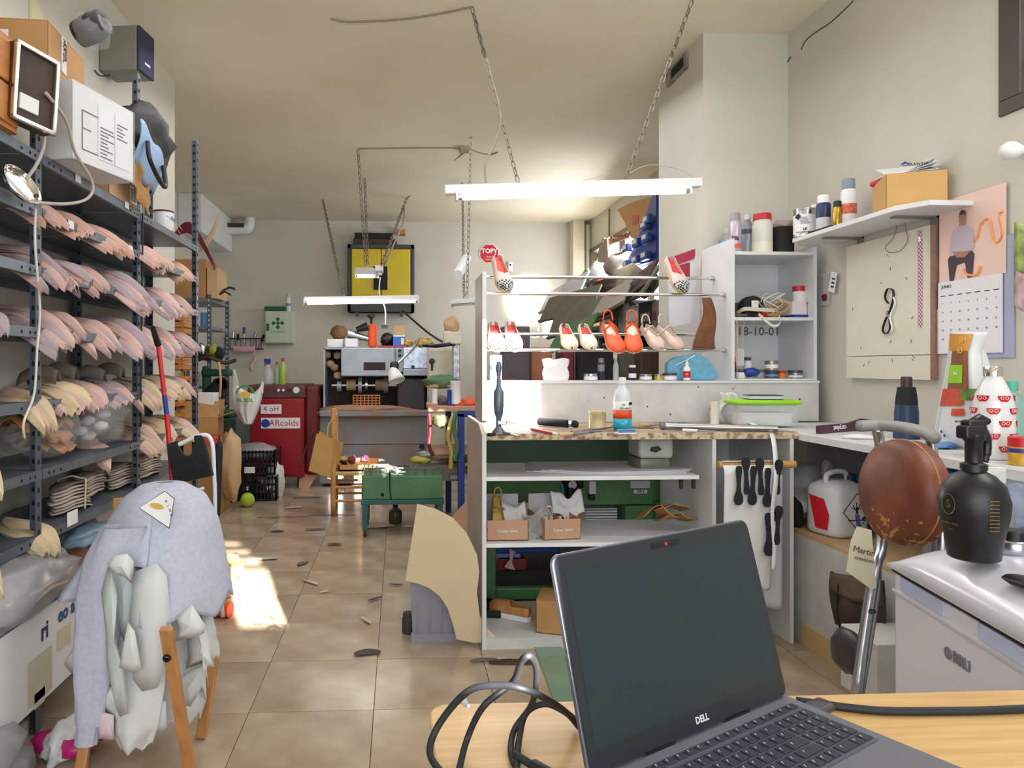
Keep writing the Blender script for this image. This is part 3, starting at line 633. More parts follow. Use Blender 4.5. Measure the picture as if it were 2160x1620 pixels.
for nm, a0, a1, sc, ln, sd in HL:
    rr = hr if ln >= .95 else hr[:6]
    if sd in (7,): rr = [(1300, 230, 420, 2.36, .16), (1420, 225, 420, 2.34, .17), (1500, 235, 400, 2.33, .17), (1545, 260, 370, 2.33, .15)]
    if sd == 6: rr = [(1270, 330, 420, 2.36, .16), (1350, 300, 436, 2.34, .18), (1400, 290, 440, 2.34, .18)]
    tag(ring_sheet(rr, a0, a1, 30, .1, 6, sd, .14, sc, 40).build('leather_hide', hide, solid=.003, smooth=True), nm, 'hide', 'white hides over the chair')
def flap(pts, d, lab, m=hide, bend=.05, seed=0):
    n = len(pts); cx_ = sum(p[0] for p in pts)/n; cy_ = sum(p[1] for p in pts)/n; vs = [PD(cx_, cy_, d-bend*.6)]; fs = []
    for f_ in (.55, 1):
        for k, (a, b_) in enumerate(pts):
            vs.append(PD(cx_+(a-cx_)*f_, cy_+(b_-cy_)*f_, d-bend*.6*(1-f_)+(bend*.5*mnoise.noise(V((a*.02, b_*.02, seed))) if f_ == 1 else 0)))
    for k in range(n): k2 = (k+1) % n; fs += [(0, 1+k, 1+k2), (1+k, 1+n+k, 1+n+k2, 1+k2)]
    return tag(MB().add(vs, fs).build('leather_hide', m, solid=.0035, smooth=True, auto=35), lab, 'hide', 'loose hide tips')
gh = mat('greenish_hide', (198, 208, 205), .62, var=.04, scale=5)
flap([(285, 1205), (330, 1188), (352, 1215), (362, 1330), (350, 1400), (333, 1450), (300, 1458), (280, 1432), (284, 1380), (274, 1300)], 2.17, 'large smooth white hide at the centre front')
flap([(270, 1312), (284, 1332), (299, 1408), (286, 1420), (252, 1408)], 2.11, 'narrow folded cone tip of white hide at the centre front', hide, .03, 1)
flap([(222, 1215), (232, 1185), (247, 1255), (238, 1330), (262, 1420), (270, 1505), (253, 1512), (243, 1490), (226, 1400), (224, 1330), (214, 1250)], 2.13, 'long pale green-white hide strip reaching low at the front', gh, .03, 2)
flap([(232, 1180), (250, 1166), (285, 1178), (292, 1245), (277, 1330), (262, 1355), (245, 1300), (235, 1235)], 2.2, 'greenish hide fold in the arch under the sweatshirt', gh, .05, 3)
flap([(226, 1190), (240, 1172), (268, 1168), (282, 1185), (280, 1232), (262, 1215), (245, 1212)], 2.12, 'curled white hide lip under the sweatshirt neck', hide, .04, 4)
flap([(372, 1302), (405, 1276), (434, 1320), (430, 1335), (402, 1345), (370, 1352), (380, 1325)], 2.14, 'white hide flap in sunlight right of the wooden leg', hide, .05, 5)
flap([(395, 1350), (425, 1300), (442, 1350), (458, 1412), (440, 1405), (436, 1395), (392, 1410), (398, 1385)], 2.3, 'angular white hide corner low at the right side', hide, .05, 6)
flap([(212, 1450), (282, 1446), (300, 1500), (246, 1532), (232, 1510), (208, 1480)], 2.2, 'broad white hide tip low at the left of the centre', hide, .05, 7)
flap([(300, 1460), (318, 1470), (350, 1480), (352, 1535), (312, 1556), (280, 1540), (272, 1515), (298, 1510)], 2.24, 'round white hide tip lowest between the legs', hide, .04, 8)
flap([(362, 1440), (432, 1398), (425, 1450), (402, 1490), (364, 1478)], 2.32, 'white hide hanging behind the front wooden leg', hide, .05, 9)
flap([(206, 1500), (240, 1508), (240, 1560), (208, 1558)], 2.18, 'pink-white hide tab beside the sleeve cuff', mat('pinkish_hide', (220, 200, 212), .6, var=.04), .02, 10)
flap([(160, 1290), (195, 1300), (190, 1400), (150, 1420), (135, 1400), (155, 1370)], 2.5, 'white hide corner behind the hanging sleeve', hide, .05, 11)
# sweatshirt
t = thing('sweatshirt', 'pale grey sweatshirt thrown over the hides on the chair', 'sweatshirt', T(PD(345, 1200, 2.4)))
sr = [(1018, 325, 365, 2.44, .02), (1024, 300, 388, 2.44, .09), (1050, 268, 425, 2.43, .16), (1100, 240, 448, 2.42, .2), (1160, 222, 458, 2.41, .225), (1220, 205, 470, 2.4, .24), (1280, 190, 478, 2.39, .25)]
ring_sheet(sr, -1.4, 1.42, 34, .035, 5, 1, .10, 1.03, 44).build('body', shirtm, t, solid=.006, smooth=True)
ring_sheet(sr[:5], 1.35, 4.9, 20, .03, 5, 4, .05, 1.02, 44).build('hood', shirtm, t, solid=.006, smooth=True)
def sleeve(u, v):
    f = v*5; rr = [(1110, 262, .07), (1180, 232, .075), (1270, 212, .07), (1370, 202, .065), (1460, 193, .055), (1530, 187, .04)]
    i = min(int(f), 4); f -= i; y, x, w_ = [a+(b-a)*f for a, b in zip(rr[i], rr[i+1])]
    a = 2*pi*u; k = 1+.09*sin(4*a+v*7)+.08*mnoise.noise(V((cos(a)*2, sin(a)*2, v*7)))
    return PD(x, y, 2.22-.03*v)+R_*(w_*cos(a)*k)-F_*(w_*.6*sin(a)*k)
MB().grid(sleeve, 28, 36).build('sleeve', shirtm, t, smooth=True)
MB().grid(lambda u, v: PD(187-6*v, 1528+42*v, 2.19)+R_*((.033+.004*sin(12*2*pi*u))*cos(2*pi*u))-F_*(.022*sin(2*pi*u)), 40, 4).build('cuff', shirtm, t, smooth=True)
MB().grid(lambda u, v: PD(235-60*v, 1150+110*v, 2.35)+R_*(.10*(u-.5)*(1+v*.6))-F_*(.05*sin(pi*u)+.02*sin(9*u)), 14, 10).build('sleeve_flap', shirtm, t, solid=.006, smooth=True)
pm = PD(345, 1065, 2.22)
def sp(u, v):   # badge laid on the cloth front
    px = 300+u*72; py = 1082-v*40+u*6; return px, py
bx = frame(PD(340, 1068, 2.185), R_*1+V((0, 0, -.25)), V((0, 0, 1))-F_*-.35)
MB(bx).prism([(-.06, -.02), (.045, -.055), (.03, .03), (-.005, .045)], 0, .002).build('print_patch', paper, t)
MB(bx).prism([(-.062, -.021), (.047, -.058), (.031, .032), (-.006, .047)], -.001, .0015).build('patch_border', ink, t)
MB(bx).prism(disc(-.012, -.003, .022, ry=.009), .002, .003).build('print_mark', mat('ochre_ink', (200, 170, 80), .7), t)
for k, (a, b_) in enumerate(((-.03, 12), (-.005, 20), (.012, -8), (.025, -25))): text('AIMB'[k], .012, bx @ T((.01+.01*k, .018-.012*k, .003)) @ RZ(-30-10*k), ink, t)
# orange roll, sack in the sun
t = thing('tape_roll', 'white and orange cylinder lying in the sun beside the chair', 'roll', T(PZ(462, 1290, .0)))
MB().cyl(PZ(432, 1282, .04), PZ(458, 1284, .04), .038).build('core', paper, t, smooth=True, auto=40); MB().cyl(PZ(458, 1284, .04), PZ(486, 1286, .04), .04).build('band', orange, t, smooth=True, auto=40)
tag(MB().blob(PZ(478, 1215, .06), (.10, .12, .12), 61, .4).build('brown_sack', mat('jute', (176, 154, 104), .9, var=.2, scale=20, bump=.4), smooth=True), 'yellow-brown sack on the floor behind the sweatshirt', 'sack')
carton('cardboard_tray', 'pinkish cardboard panel on the floor behind the white hides', PZ(452, 1265, 0), (1, .3, 0), (-.3, 1, 0), .14, .2, .10, cardp, open_=True)

# ======================= back left
# orange crates in the corner seen through the rack
for k in range(4):
    t = thing('fruit_crate', ['lowest orange slatted crate in the back left corner', 'second orange slatted crate from the floor in the corner', 'third orange slatted crate, filled with tools, in the corner', 'topmost orange slatted crate in the back left corner'][k], 'crate', T((-2.13, 6.55, .62+.32*k)), 'slatted crates')
    z0 = .62+.32*k
    for s_ in range(5): MB().bb((-2.38, 6.32, z0+.01+s_*.055), (-1.88, 6.335, z0+.05+s_*.055)).build('slat', woodc, t); MB().bb((-1.885, 6.335, z0+.01+s_*.055), (-1.87, 6.75, z0+.05+s_*.055)).build('slat', woodc, t)
    MB().bb((-2.38, 6.335, z0), (-1.885, 6.75, z0+.012)).build('base', woodc, t)
    for x_ in (-2.37, -1.9): MB().bb((x_-.01, 6.335, z0), (x_+.015, 6.35, z0+.3)).build('corner_post', woodc, t)
for k, (x_, z_, m_) in enumerate(((-2.25, 1.32, bluep), (-2.05, 1.3, orange), (-2.28, 1.0, greend), (-2.1, .98, orange), (-2.0, .97, bluep), (-2.15, .66, greenl))):
    tag(MB().blob((x_, 6.45, z_), (.09, .08, .06), 70+k, .5, sub=2).build('plastic_scoop', m_, smooth=True), ['blue lump in the third crate', 'orange lump in the third crate', 'dull green lump in the second crate', 'orange lump in the second crate', 'small blue lump at the crate edge', 'lime lump in the lowest crate'][k], 'tool')
tag(MB().bb((-2.42, 6.3, 0), (-1.86, 6.8, .615)).build('storage_chest', greybd, bevel=.01), 'grey-brown chest carrying the orange crates', 'chest')
# second shelving
rk = thing('metal_shelving', 'dark slotted shelving against the left wall near the back', 'shelving', (-2.2, 7.6, 0))
for x_, y_ in ((-1.9, 7.25), (-1.9, 8.0), (-2.5, 7.25), (-2.5, 8.0)):
    o = MB().bb((x_-.018, y_-.002, 0), (x_+.018, y_+.002, 2.02)).bb((x_+.016, y_, 0), (x_+.018, y_+.035, 2.02)).build('post', steeld, rk)
    h = MB()
    for q in range(38): h.bb((x_-.005, y_-.004, .1+q*.05), (x_+.005, y_-.0025, .118+q*.05))
    h.build('slot_holes', label, o)
for z in (1.98, 1.70, 1.42, 1.1, .7, .2): MB().bb((-2.5, 7.25, z-.03), (-1.885, 8.0, z)).build('shelf', shelftop, rk)
def pilebox(nm, lab, lo, hi, m, cat='box', bev=.004): return tag(MB().bb(lo, hi).build(nm, m, bevel=bev), lab, cat)
pilebox('cardboard_box', 'brown carton on top of the back shelving', (-2.4, 7.3, 1.985), (-1.95, 7.8, 2.38), card)
pilebox('cardboard_box', 'narrow tan carton on the corner of the back shelving', (-1.94, 7.32, 1.985), (-1.83, 7.7, 2.3), cardl)
tag(MB().grid(lambda u, v: V((-2.2+.5*(u-.3), 7.3, 2.42+.28*sin(u*3.6)+.12*(v-.5)*(1-abs(u-.5)))), 12, 6).build('burgundy_hide', burg, solid=.01, smooth=True), 'burgundy leather pieces flung over the carton on the back shelving', 'hide')
tag(MB().grid(lambda u, v: V((-2.05+.22*u, 7.35, 2.5+.3*u*u+.1*(v-.5))), 8, 5).build('cream_hide', beige, solid=.008, smooth=True), 'cream leather tip rising behind the burgundy pieces', 'hide')
MB9 = MB()
tag(MB().tube([PY(462, 622, 7.4), PY(472, 612, 7.4), PY(485, 606, 7.4), PY(495, 610, 7.35)], .012).tube([PY(462, 622, 7.4), PY(474, 615, 7.4), PY(486, 622, 7.35)], .01).build('twig', brown), 'dark twigs sticking from the carton on the back shelving', 'twig')
for k in range(9):
    z = [1.7, 1.42, 1.42, 1.42, 1.1, 1.1, 1.98, 1.7, 1.42][k]
    x_ = [-1.96, -2.3, -2.2, -2.1, -2.15, -2.0, 0, -2.25, -2.0][k]
    if k == 6: continue
    tt = thing('paint_pot', ['pale blue tin at the shelf corner', 'first small paint pot', 'second small paint pot', 'white capped paint pot in the middle', 'tall silver tin', 'narrow white bottle by the post', '', 'dark grey tin', 'small pot nearest the corner'][k]+' on the back left shelving', 'pot', T((x_, 7.32, z)))
    hh = [.17, .1, .1, .12, .22, .18, 0, .16, .1][k]
    MB(T((x_, 7.32, z))).lathe([(.04, 0), (.042, .005), (.042, hh*.8), (.03, hh*.85)], n=14).build('body', [bluel, burg, brown, paper, alu, paper, 0, blackm, burg][k], tt, smooth=True, auto=40)
    MB(T((x_, 7.32, z))).lathe([(.032, hh*.84), (.032, hh)], n=14).build('cap', label, tt, smooth=True, auto=40)
# cardboard and green cabinet below
def P4(a, b, d): return PD(a, b, d)
carton('cardboard_box', 'tall brown cardboard box with a red print beside the umbrella', (-1.96, 6.3, .0), (1, 0, 0), (0, 1, 0), .40, .4, .67, card)
tag(MB(FRONT(PY(452, 928, 6.295))).bb((-.09, -.055, 0), (.06, .055, .003)).build('red_sticker', mat('faded_red', (206, 96, 70), .7, var=.2, scale=30)), 'faded red printed sticker on the tall brown carton', 'sticker')
carton('cardboard_box', 'open brown carton with raised flaps above the tall box', (-1.95, 6.33, .675), (1, .1, 0), (-.1, 1, 0), .36, .36, .17, card, open_=True, flaps=(('x1', 20), ('y0', 120), ('y1', 60)))
tag(MB(T((-1.70, 6.42, .86))).bb((-.12, 0, 0), (.06, .18, .2)).build('white_carton', paper, bevel=.004), 'small white box perched on the open brown carton', 'box')
tag(MB().blob((-1.50, 6.45, .42), (.10, .1, .3), 81, .3).build('kraft_bag', cardl, smooth=True), 'crumpled tan kraft bag bulging beside the tall carton', 'bag')
yl0 = mat('yellowgreen_tape', (150, 160, 60), .6)
t = thing('green_cabinet', 'small dark green machine cabinet behind the white plastic bag', 'cabinet', T((-1.72, 7.0, 0)))
MB().bb((-2.0, 6.85, 0), (-1.54, 7.5, .80)).build('body', mat('dark_teal', (62, 84, 80), .5, var=.12), t, bevel=.01)
MB().cyl((-1.58, 6.84, .50), (-1.58, 6.80, .5), .02).build('knob', chrome, t); MB().bb((-1.66, 6.84, .3), (-1.63, 6.855, .5)).build('red_stripe', redp, t)
t = thing('green_press', 'green bench machine with a wheel standing on the dark cabinet', 'machine', T((-1.78, 7.0, .80)))
emg = mat('emerald', (24, 78, 56), .5, var=.2)
MB().bb((-1.98, 6.9, .802), (-1.6, 7.3, .86)).bb((-1.9, 6.98, .86), (-1.84, 7.08, 1.3)).bb((-1.9, 6.95, 1.2), (-1.62, 7.08, 1.27)).build('frame', emg, t, bevel=.02)
MB(T((-1.7, 6.92, 1.12)) @ RX(90)).lathe([(.06, -.02), (.075, -.02), (.075, .02), (.06, .02), (.06, -.02)], n=20).build('wheel', blackm, t)
MB().blob((-1.75, 6.95, 1.02), (.09, .06, .12), 401, .5).build('motor', blackm, t, smooth=True)
MB().tube(spline([(-1.95, 6.9, 1.34), (-1.8, 6.85, 1.38), (-1.65, 6.88, 1.33), (-1.55, 6.9, 1.36)]), .018).build('lever', brown, t, smooth=True)
for k in range(8):
    tag(MB().blob((-1.93+.055*k, 6.88+.01*(k % 3), 1.42+.03*(k % 2)) if k < 5 else (-1.95+.06*(k-3), 6.84, .93+.03*(k % 2)), (.04, .03, .06), 410+k, .6, sub=2).build('small_tool', [blackm, alu, brown, yl0, blackm, greend, alu, brown][k], smooth=True), ['black', 'silver', 'brown', 'yellow-green', 'second black', 'dull green', 'second silver', 'second brown'][k]+' tool in the clutter around the green bench machine', 'tool')
wire('hanging_rope', [(-1.70, 6.84, 1.34), (-1.68, 6.83, 1.15), (-1.7, 6.84, .95), (-1.74, 6.83, .6)], .012, cardl, 'tan rope hanging beside the white plastic bag', 'rope')
# white plastic bag
t = thing('plastic_bag', 'white plastic carrier bag with a green round print hanging by the red machine', 'bag', T(PD(520, 895, 6.5)))
def rowlerp(rows, v):
    f = min(len(rows)-1.001, v*(len(rows)-1)); i = int(f); f -= i; return [a+(b-a)*f for a, b in zip(rows[i], rows[i+1])]
BGR = [(808, 493, 556), (825, 491, 554), (845, 491, 551), (865, 494, 545), (882, 504, 538), (895, 514, 531)]
def bg_(u, v):
    y, l, r = rowlerp(BGR, v); y += 24*sin(pi*u)*(1-v)**3
    return PD(l+(r-l)*u, y, 6.5-.1*sin(pi*u)*min(1, .2+v*2)+.012*sin(u*20))
MB().grid(bg_, 22, 22).build('film', bagw, t, solid=.004, smooth=True)
MB().grid(lambda u, v: bg_(u, v)+F_*(.16*sin(pi*u)+.01), 12, 12).build('film_rear', bagw, t, solid=.004, smooth=True)
MB().add([PD(492, 780, 6.5), PD(496, 779, 6.5), PD(504, 812, 6.48), PD(493, 815, 6.5)], [(0, 1, 2, 3)]).add([PD(545, 826, 6.5), PD(553, 804, 6.5), PD(557, 806, 6.5), PD(555, 830, 6.5)], [(0, 1, 2, 3)]).build('handles', bagw, t, solid=.004)
bf = frame(PD(517, 835, 6.37), R_, V((0, 0, 1))) @ RX(0)
MB(bf @ T((0, .02, 0))).prism([(.085*cos(a)*r_, .075*sin(a)*r_) for r_, aa in ((1, [k*pi/12 for k in range(13)]), (.78, [k*pi/12 for k in range(12, -1, -1)])) for a in aa], .0, .004).build('green_arc', mat('green_ink', (60, 150, 80), .6, var=0), t)
MB(bf).prism(disc(0, .01, .05, ry=.03), .0, .004).build('yellow_fruit', mat('yellow_ink', (226, 190, 100), .6, var=0), t)
text('EL SOL', .048, bf @ T((0, -.04, .002)), mat('green_ink', (60, 150, 80)), t, bold=.002)
# first aid cabinet
Yw = YB
t = thing('first_aid_cabinet', 'pale green first aid cabinet with a green cross print on the back wall', 'cabinet', T(PY(588, 725, Yw-.1)))
a_, b_ = PY(559, 724, Yw-.18), PY(611, 656, Yw-.18)
pg = mat('pale_green_metal', (196, 208, 186), .4, var=.03)
MB().bb((a_.x, Yw-.18, a_.z), (b_.x+.05, Yw-.002, b_.z)).build('body', pg, t, bevel=.01); MB().bb((a_.x+.01, Yw-.19, a_.z+.01), (b_.x-.02, Yw-.18, b_.z-.01)).build('door', pg, t, bevel=.006)
gi = mat('dark_green_ink', (20, 96, 62), .6, var=0); fx = FRONT(PY(586, 683, Yw-.192))
for ax, ay in ((-.06, 0), (.0, 0), (.06, 0), (0, .055), (0, -.055)): MB(fx @ T((ax, ay+.01, 0)) @ RZ(35)).bb((-.022, -.022, 0), (.022, .022, .003)).build('clover_mark', gi, t, bevel=.01)
text('Primeros auxilios', .026, fx @ T((0, -.11, .001)), gi, t)
MB(FRONT(PY(565, 690, Yw-.192))).bb((-.02, -.05, 0), (.02, .05, .02)).build('latch', gi, t, bevel=.008)
t2 = tag(MB().bb((a_.x-.01, Yw-.17, b_.z+.003), (b_.x-.06, Yw-.01, b_.z+.065)).build('green_box', gi, bevel=.006), 'flat dark green box on top of the first aid cabinet', 'box')
def container(nm, lab, cat, p, r, h, kind, bm, cm=None, lm=None, lab_rng=(.2, .7), group=None, n=18):
    p = V(p); X = T(p); t = thing(nm, lab, cat, X, group)
    if kind == 'aerosol':
        MB(X).lathe([(r*.92, 0), (r, .004), (r, h*.74), (r*.85, h*.79), (r*.6, h*.8)], n=n).build('body', bm, t, smooth=True, auto=40)
        MB(X).lathe([(r*.82, h*.785), (r*.82, h*.97), (r*.74, h)], n=n).build('cap', cm, t, smooth=True, auto=40)
    elif kind == 'tin':
        MB(X).lathe([(r*.97, 0), (r*.97, h*.7)], n=n).build('body', bm, t, smooth=True, auto=40); MB(X).lathe([(r, h*.66), (r, h*.98), (r*.95, h)], n=n).build('lid', cm or bm, t, smooth=True, auto=40)
    elif kind == 'can':
        MB(X).lathe([(r, 0), (r*1.02, .003), (r*1.02, .008), (r, .01), (r, h-.01), (r*1.03, h-.008), (r*1.03, h), (r*.92, h), (r*.9, h-.006)], n=n).build('body', bm, t, smooth=True, auto=40)
    elif kind == 'bottle':
        MB(X).lathe([(r*.9, 0), (r, .01), (r, h*.62), (r*.8, h*.74), (r*.36, h*.84), (r*.34, h*.9)], n=n).build('body', bm, t, smooth=True, auto=50)
        MB(X).lathe([(r*.4, h*.87), (r*.4, h*.98), (r*.34, h)], n=n).build('cap', cm, t, smooth=True, auto=40)
    elif kind == 'jar':
        MB(X).lathe([(r*.9, 0), (r, .008), (r, h*.72), (r*.82, h*.82), (r*.8, h*.86)], n=n).build('body', bm, t, smooth=True, auto=50)
        MB(X).lathe([(r*.88, h*.84), (r*.88, h*.98), (r*.84, h)], n=n).build('lid', cm, t, smooth=True, auto=40)
    elif kind == 'dropper':
        MB(X).lathe([(r*.9, 0), (r, .006), (r, h*.6), (r*.5, h*.7), (r*.45, h*.74)], n=n).build('body', bm, t, smooth=True, auto=50)
        MB(X).lathe([(r*.55, h*.72), (r*.55, h*.82), (r*.28, h*.86), (r*.25, h)], n=n).build('nozzle', cm, t, smooth=True, auto=40)
    elif kind == 'spray':
        MB(X).lathe([(r*.9, 0), (r, .01), (r, h*.5), (r*.45, h*.72), (r*.4, h*.8)], n=n).build('body', bm, t, smooth=True, auto=50)
        MB(X).lathe([(r*.45, h*.78), (r*.45, h*.84)], n=n).bb((-r*.9, -r*.25, h*.84), (r*.5, r*.25, h)).bb((-r*.8, -r*.1, h*.72), (-r*.6, r*.1, h*.86)).build('trigger_head', cm, t, bevel=.003)
    if lm: MB(X).lathe([(r*1.012, h*lab_rng[0]), (r*1.012, h*lab_rng[1])], n=n).build('label', lm, t, smooth=True, auto=60)
    return t
def onpx(px, py, d=None, Y=None, Z=None):
    if d is not None: return PD(px, py, d)
    return PY(px, py, Y)
container('spray_can', 'white spray can standing beside the green box on the cabinet', 'spray can', V((b_.x-.03, Yw-.1, b_.z+.004)), .033, .24, 'aerosol', label, mat('grey_cap', (200, 200, 205)), bluel, (.3, .45))
# wire rack with tools
t = thing('wire_tool_rack', 'wire rack with brushes and screwdrivers on the back wall', 'rack', T(PY(510, 738, Yw-.1)))
for z_, yy in ((736, .03), (736, .16), (714, .16), (714, .03)): MB().cyl(PY(472, z_, Yw-yy), PY(556, z_, Yw-yy), .008, n=6).build('rail', cabled, t)
for k in range(8): MB().tube([PY(474+11*k, 714, Yw-.16), PY(474+11*k, 736, Yw-.16), PY(474+11*k, 736, Yw-.02)], .005, 5).build('wire', cabled, t)
for k, (a, b2, c2, m) in enumerate(((480, 704, -4, alu), (490, 700, 3, alu), (502, 704, 0, blackm), (515, 690, 0, bluep), (532, 700, 9, alu), (543, 706, 14, blackm))):
    tt = thing('screwdriver', ['silver pin tool at the left of the wire rack', 'second silver tool in the wire rack', 'black handled tool in the wire rack', 'blue and red handled screwdriver in the wire rack', 'long silver file leaning right in the wire rack', 'dark pliers at the right of the wire rack'][k], 'tool', T(PY(a, 735, Yw-.09)))
    MB().cyl(PY(a, 735, Yw-.09), PY(a+c2*.6, b2+14, Yw-.09), .008, n=8).build('shaft', alu, tt); MB().cyl(PY(a+c2*.6, b2+14, Yw-.09), PY(a+c2, b2, Yw-.09), .018, n=10).build('handle', m, tt)
tag(MB().cyl(PY(494, 737, Yw-.2), PY(537, 737, Yw-.2), .045).build('pink_roll', mat('pink_paint_roller', (214, 160, 170), .8, var=.08), smooth=True, auto=40), 'pink paint roller sleeve hanging under the wire rack', 'roller')
tag(MB().tube(spline([PY(533, 740, Yw-.06), PY(537, 756, Yw-.06), PY(530, 770, Yw-.06), PY(532, 782, Yw-.06)]), [.01]*9+[.03]*9+[.02]*7, 8).build('brush', beige, smooth=True), 'worn brush hanging on the back wall under the tool rack', 'brush')
# white pipe elbow
t = thing('vent_pipe', 'white pipe elbow with bracket high in the left back corner', 'pipe', T(PY(498, 480, Yw-.1)))
MB().tube(spline([PY(455, 484, Yw-.16), PY(505, 484, Yw-.16), PY(524, 480, Yw-.14), PY(527, 460, Yw-.12)]), .07, 12).build('pipe', lampw, t, smooth=True)
MB().bb(tuple(PY(466, 478, Yw-.27)), tuple(PY(515, 473, Yw-.2))).build('bracket', brown, t)
tag(MB().bb((XF, 8.6, 2.9), (XF+.28, YB-.0, ZC-.002)).build('wall_box', lampw, bevel=.01), 'white boxed-in duct in the back left ceiling corner', 'duct')
# red machine
Yr = 7.6
t = thing('red_compressor', 'red sheet-metal machine with two handwritten signs at the back wall', 'machine', T(PZ(600, 1015, 0)))
a_, b_ = PY(524, 1000, Yr), PY(642, 812, Yr)
x0, x1, zt = a_.x, b_.x, b_.z
MB().bb((x0, Yr, .12), (x1, Yr+.8, zt-.14)).build('body', redd, t, bevel=.015); MB().bb((x0-.01, Yr-.005, zt-.14), (x1+.01, Yr+.8, zt)).build('top', mat('dirty_red_brown', (96, 56, 54), .5, var=.3, scale=10), t, bevel=.015)
MB().bb((x1, Yr+.02, .14), (x1+.15, Yr+.8, zt-.01)).build('side_housing', mat('dark_red', (96, 18, 26), .4, var=.1), t, bevel=.03)
MB().bb((x0+.02, Yr-.012, .15), (x1-.02, Yr+.001, zt-.17)).build('door', redd, t, bevel=.006)
for sx_ in (x0+.05, x1-.05): MB().bb((sx_-.03, Yr+.05, 0), (sx_+.03, Yr+.12, .13)).build('leg', blackm, t)
for k, a in enumerate((588, 598, 610, 625)):
    MB(FRONT(PY(a, 823, Yr-.01))).lathe([(.014 if k < 3 else .035, 0), (.014 if k < 3 else .032, .02)], n=14).build('gauge' if k == 3 else 'knob', paper if k != 2 else black, t)
for (u0, v0, u1, v1, tx_, bg2) in ((550, 873, 594, 853, '4 oH', 0), (551, 904, 633, 881, 'CARcolds', 1)):
    p0, p1 = PY(u0, v0, Yr-.014), PY(u1, v1, Yr-.014); MB().bb((p0.x, Yr-.018, p0.z), (p1.x, Yr-.013, p1.z)).build('paper_sign', label, t)
    text(tx_, (p1.z-p0.z)*.85, FRONT(((p0.x+p1.x)/2, Yr-.0185, (p0.z+p1.z)/2)), redp if bg2 == 0 else mat('red_marker', (190, 50, 60), .7, var=0), t, sx=.95)
MB(FRONT(PY(566, 893, Yr-.0185))).prism(disc(-.03, 0, .045)+disc(-.03, 0, .045)[:1], 0, .001).build('sign_emblem', bluep, t)
container('spray_bottle', 'clear spray bottle with a blue trigger on the red machine', 'bottle', PY(566, 810, Yr+.3)-V((0, 0, 0)) if 0 else V((PY(566, 810, Yr+.3).x, Yr+.3, zt)), .05, .28, 'spray', clearp, bluep)
container('bottle', 'slim green-tinted bottle with red cap on the red machine', 'bottle', V((PY(584, 810, Yr+.3).x, Yr+.3, zt)), .03, .25, 'bottle', mat('greenish_glass', (150, 200, 150), .1, alpha=.6, var=0), redp)
container('bottle', 'tall bottle of yellow-green liquid with red cap on the red machine', 'bottle', V((PY(597, 810, Yr+.3).x, Yr+.3, zt)), .042, .29, 'bottle', mat('yellowish_liquid', (190, 205, 110), .1, alpha=.7, var=0), redp)
wire('hose', [PY(660, 810, Yr+.1), PY(672, 830, Yr+.1), PY(672, 880, Yr+.1), PY(655, 920, Yr+.0), PY(640, 960, Yr), PY(632, 985, Yr-.05)], .012, mat('dull_red_hose', (96, 50, 50), .6), 'dull red hose curving down the side of the red machine', 'hose')
# crates, ball, bags
def crate(nm, lab, c, w_, d_, h_, m):
    t = thing(nm, lab, 'crate', T(c)); x, y, z = c
    MB().bb((x-w_/2, y-d_/2, z), (x+w_/2, y+d_/2, z+.01)).build('base', m, t)
    for s_, (lo, hi) in enumerate((((x-w_/2, y-d_/2), (x+w_/2, y-d_/2)), ((x-w_/2, y+d_/2), (x+w_/2, y+d_/2)), ((x-w_/2, y-d_/2), (x-w_/2, y+d_/2)), ((x+w_/2, y-d_/2), (x+w_/2, y+d_/2)))):
        mm = MB(); L_ = (V(hi)-V(lo)).length; n = int(L_/.035)
        for zz in (0, h_*.33, h_*.62, h_-.03): mm.bb((min(lo[0], hi[0])-.004, min(lo[1], hi[1])-.004, z+zz), (max(lo[0], hi[0])+.004, max(lo[1], hi[1])+.004, z+zz+.022))
        for k in range(n+1):
            f = k/n; q = V(lo)*(1-f)+V(hi)*f; mm.bb((q.x-.006, q.y-.004, z), (q.x+.006, q.y+.004, z+h_))
        mm.build('lattice_side', m, t)
    return t
cA = PZ(528, 1056, 0); 
crate('black_crate', 'lower black lattice crate behind the green ball', (cA.x, cA.y+.15, 0), .5, .36, .24, black)
crate('black_crate', 'upper black lattice crate holding grey film', (cA.x+.02, cA.y+.17, .245), .42, .34, .24, black)
tag(MB(FRONT((cA.x-.0, cA.y-.03, .3))).bb((-.05, -.03, 0), (.05, .03, .002)).build('crate_label', label), 'white paper label on the upper black crate', 'label')
tag(MB().blob((cA.x+.02, cA.y+.17, .46), (.19, .15, .08), 91, .4).build('grey_film', filmg, smooth=True), 'grey plastic film heaped in the upper black crate', 'film')
for k in range(4):
    tag(MB().blob((cA.x-.17+.11*k, cA.y+.12, .09), (.05, .08, .07), 95+k, .5, sub=2).build('tool_bundle', alu if k % 2 else blackm, smooth=True), ['dark bundle at the left end of the lower crate', 'silver bundle left of centre in the lower crate', 'dark bundle right of centre in the lower crate', 'silver bundle at the right end of the lower crate'][k], 'bundle')
c_ = PZ(522, 1069, 0)
t = tag(MB().lathe([(.0001, 0)]+[(.065*sin(a), .065-.065*cos(a)) for a in [k*pi/14 for k in range(1, 14)]]+[(.0001, .13)], c=c_, n=24).build('ball', mat('tennis_green', (170, 196, 60), .85, var=.06, scale=20, bump=.2), smooth=True), 'yellow-green ball on the floor before the black crates', 'ball')
c_ = PZ(580, 1052, 0)
tag(MB().blob(c_+V((0, .05, .16)), (.085, .07, .18), 99, .35).build('white_bag', bagw, smooth=True), 'crumpled white plastic bag beside the black crates', 'bag')
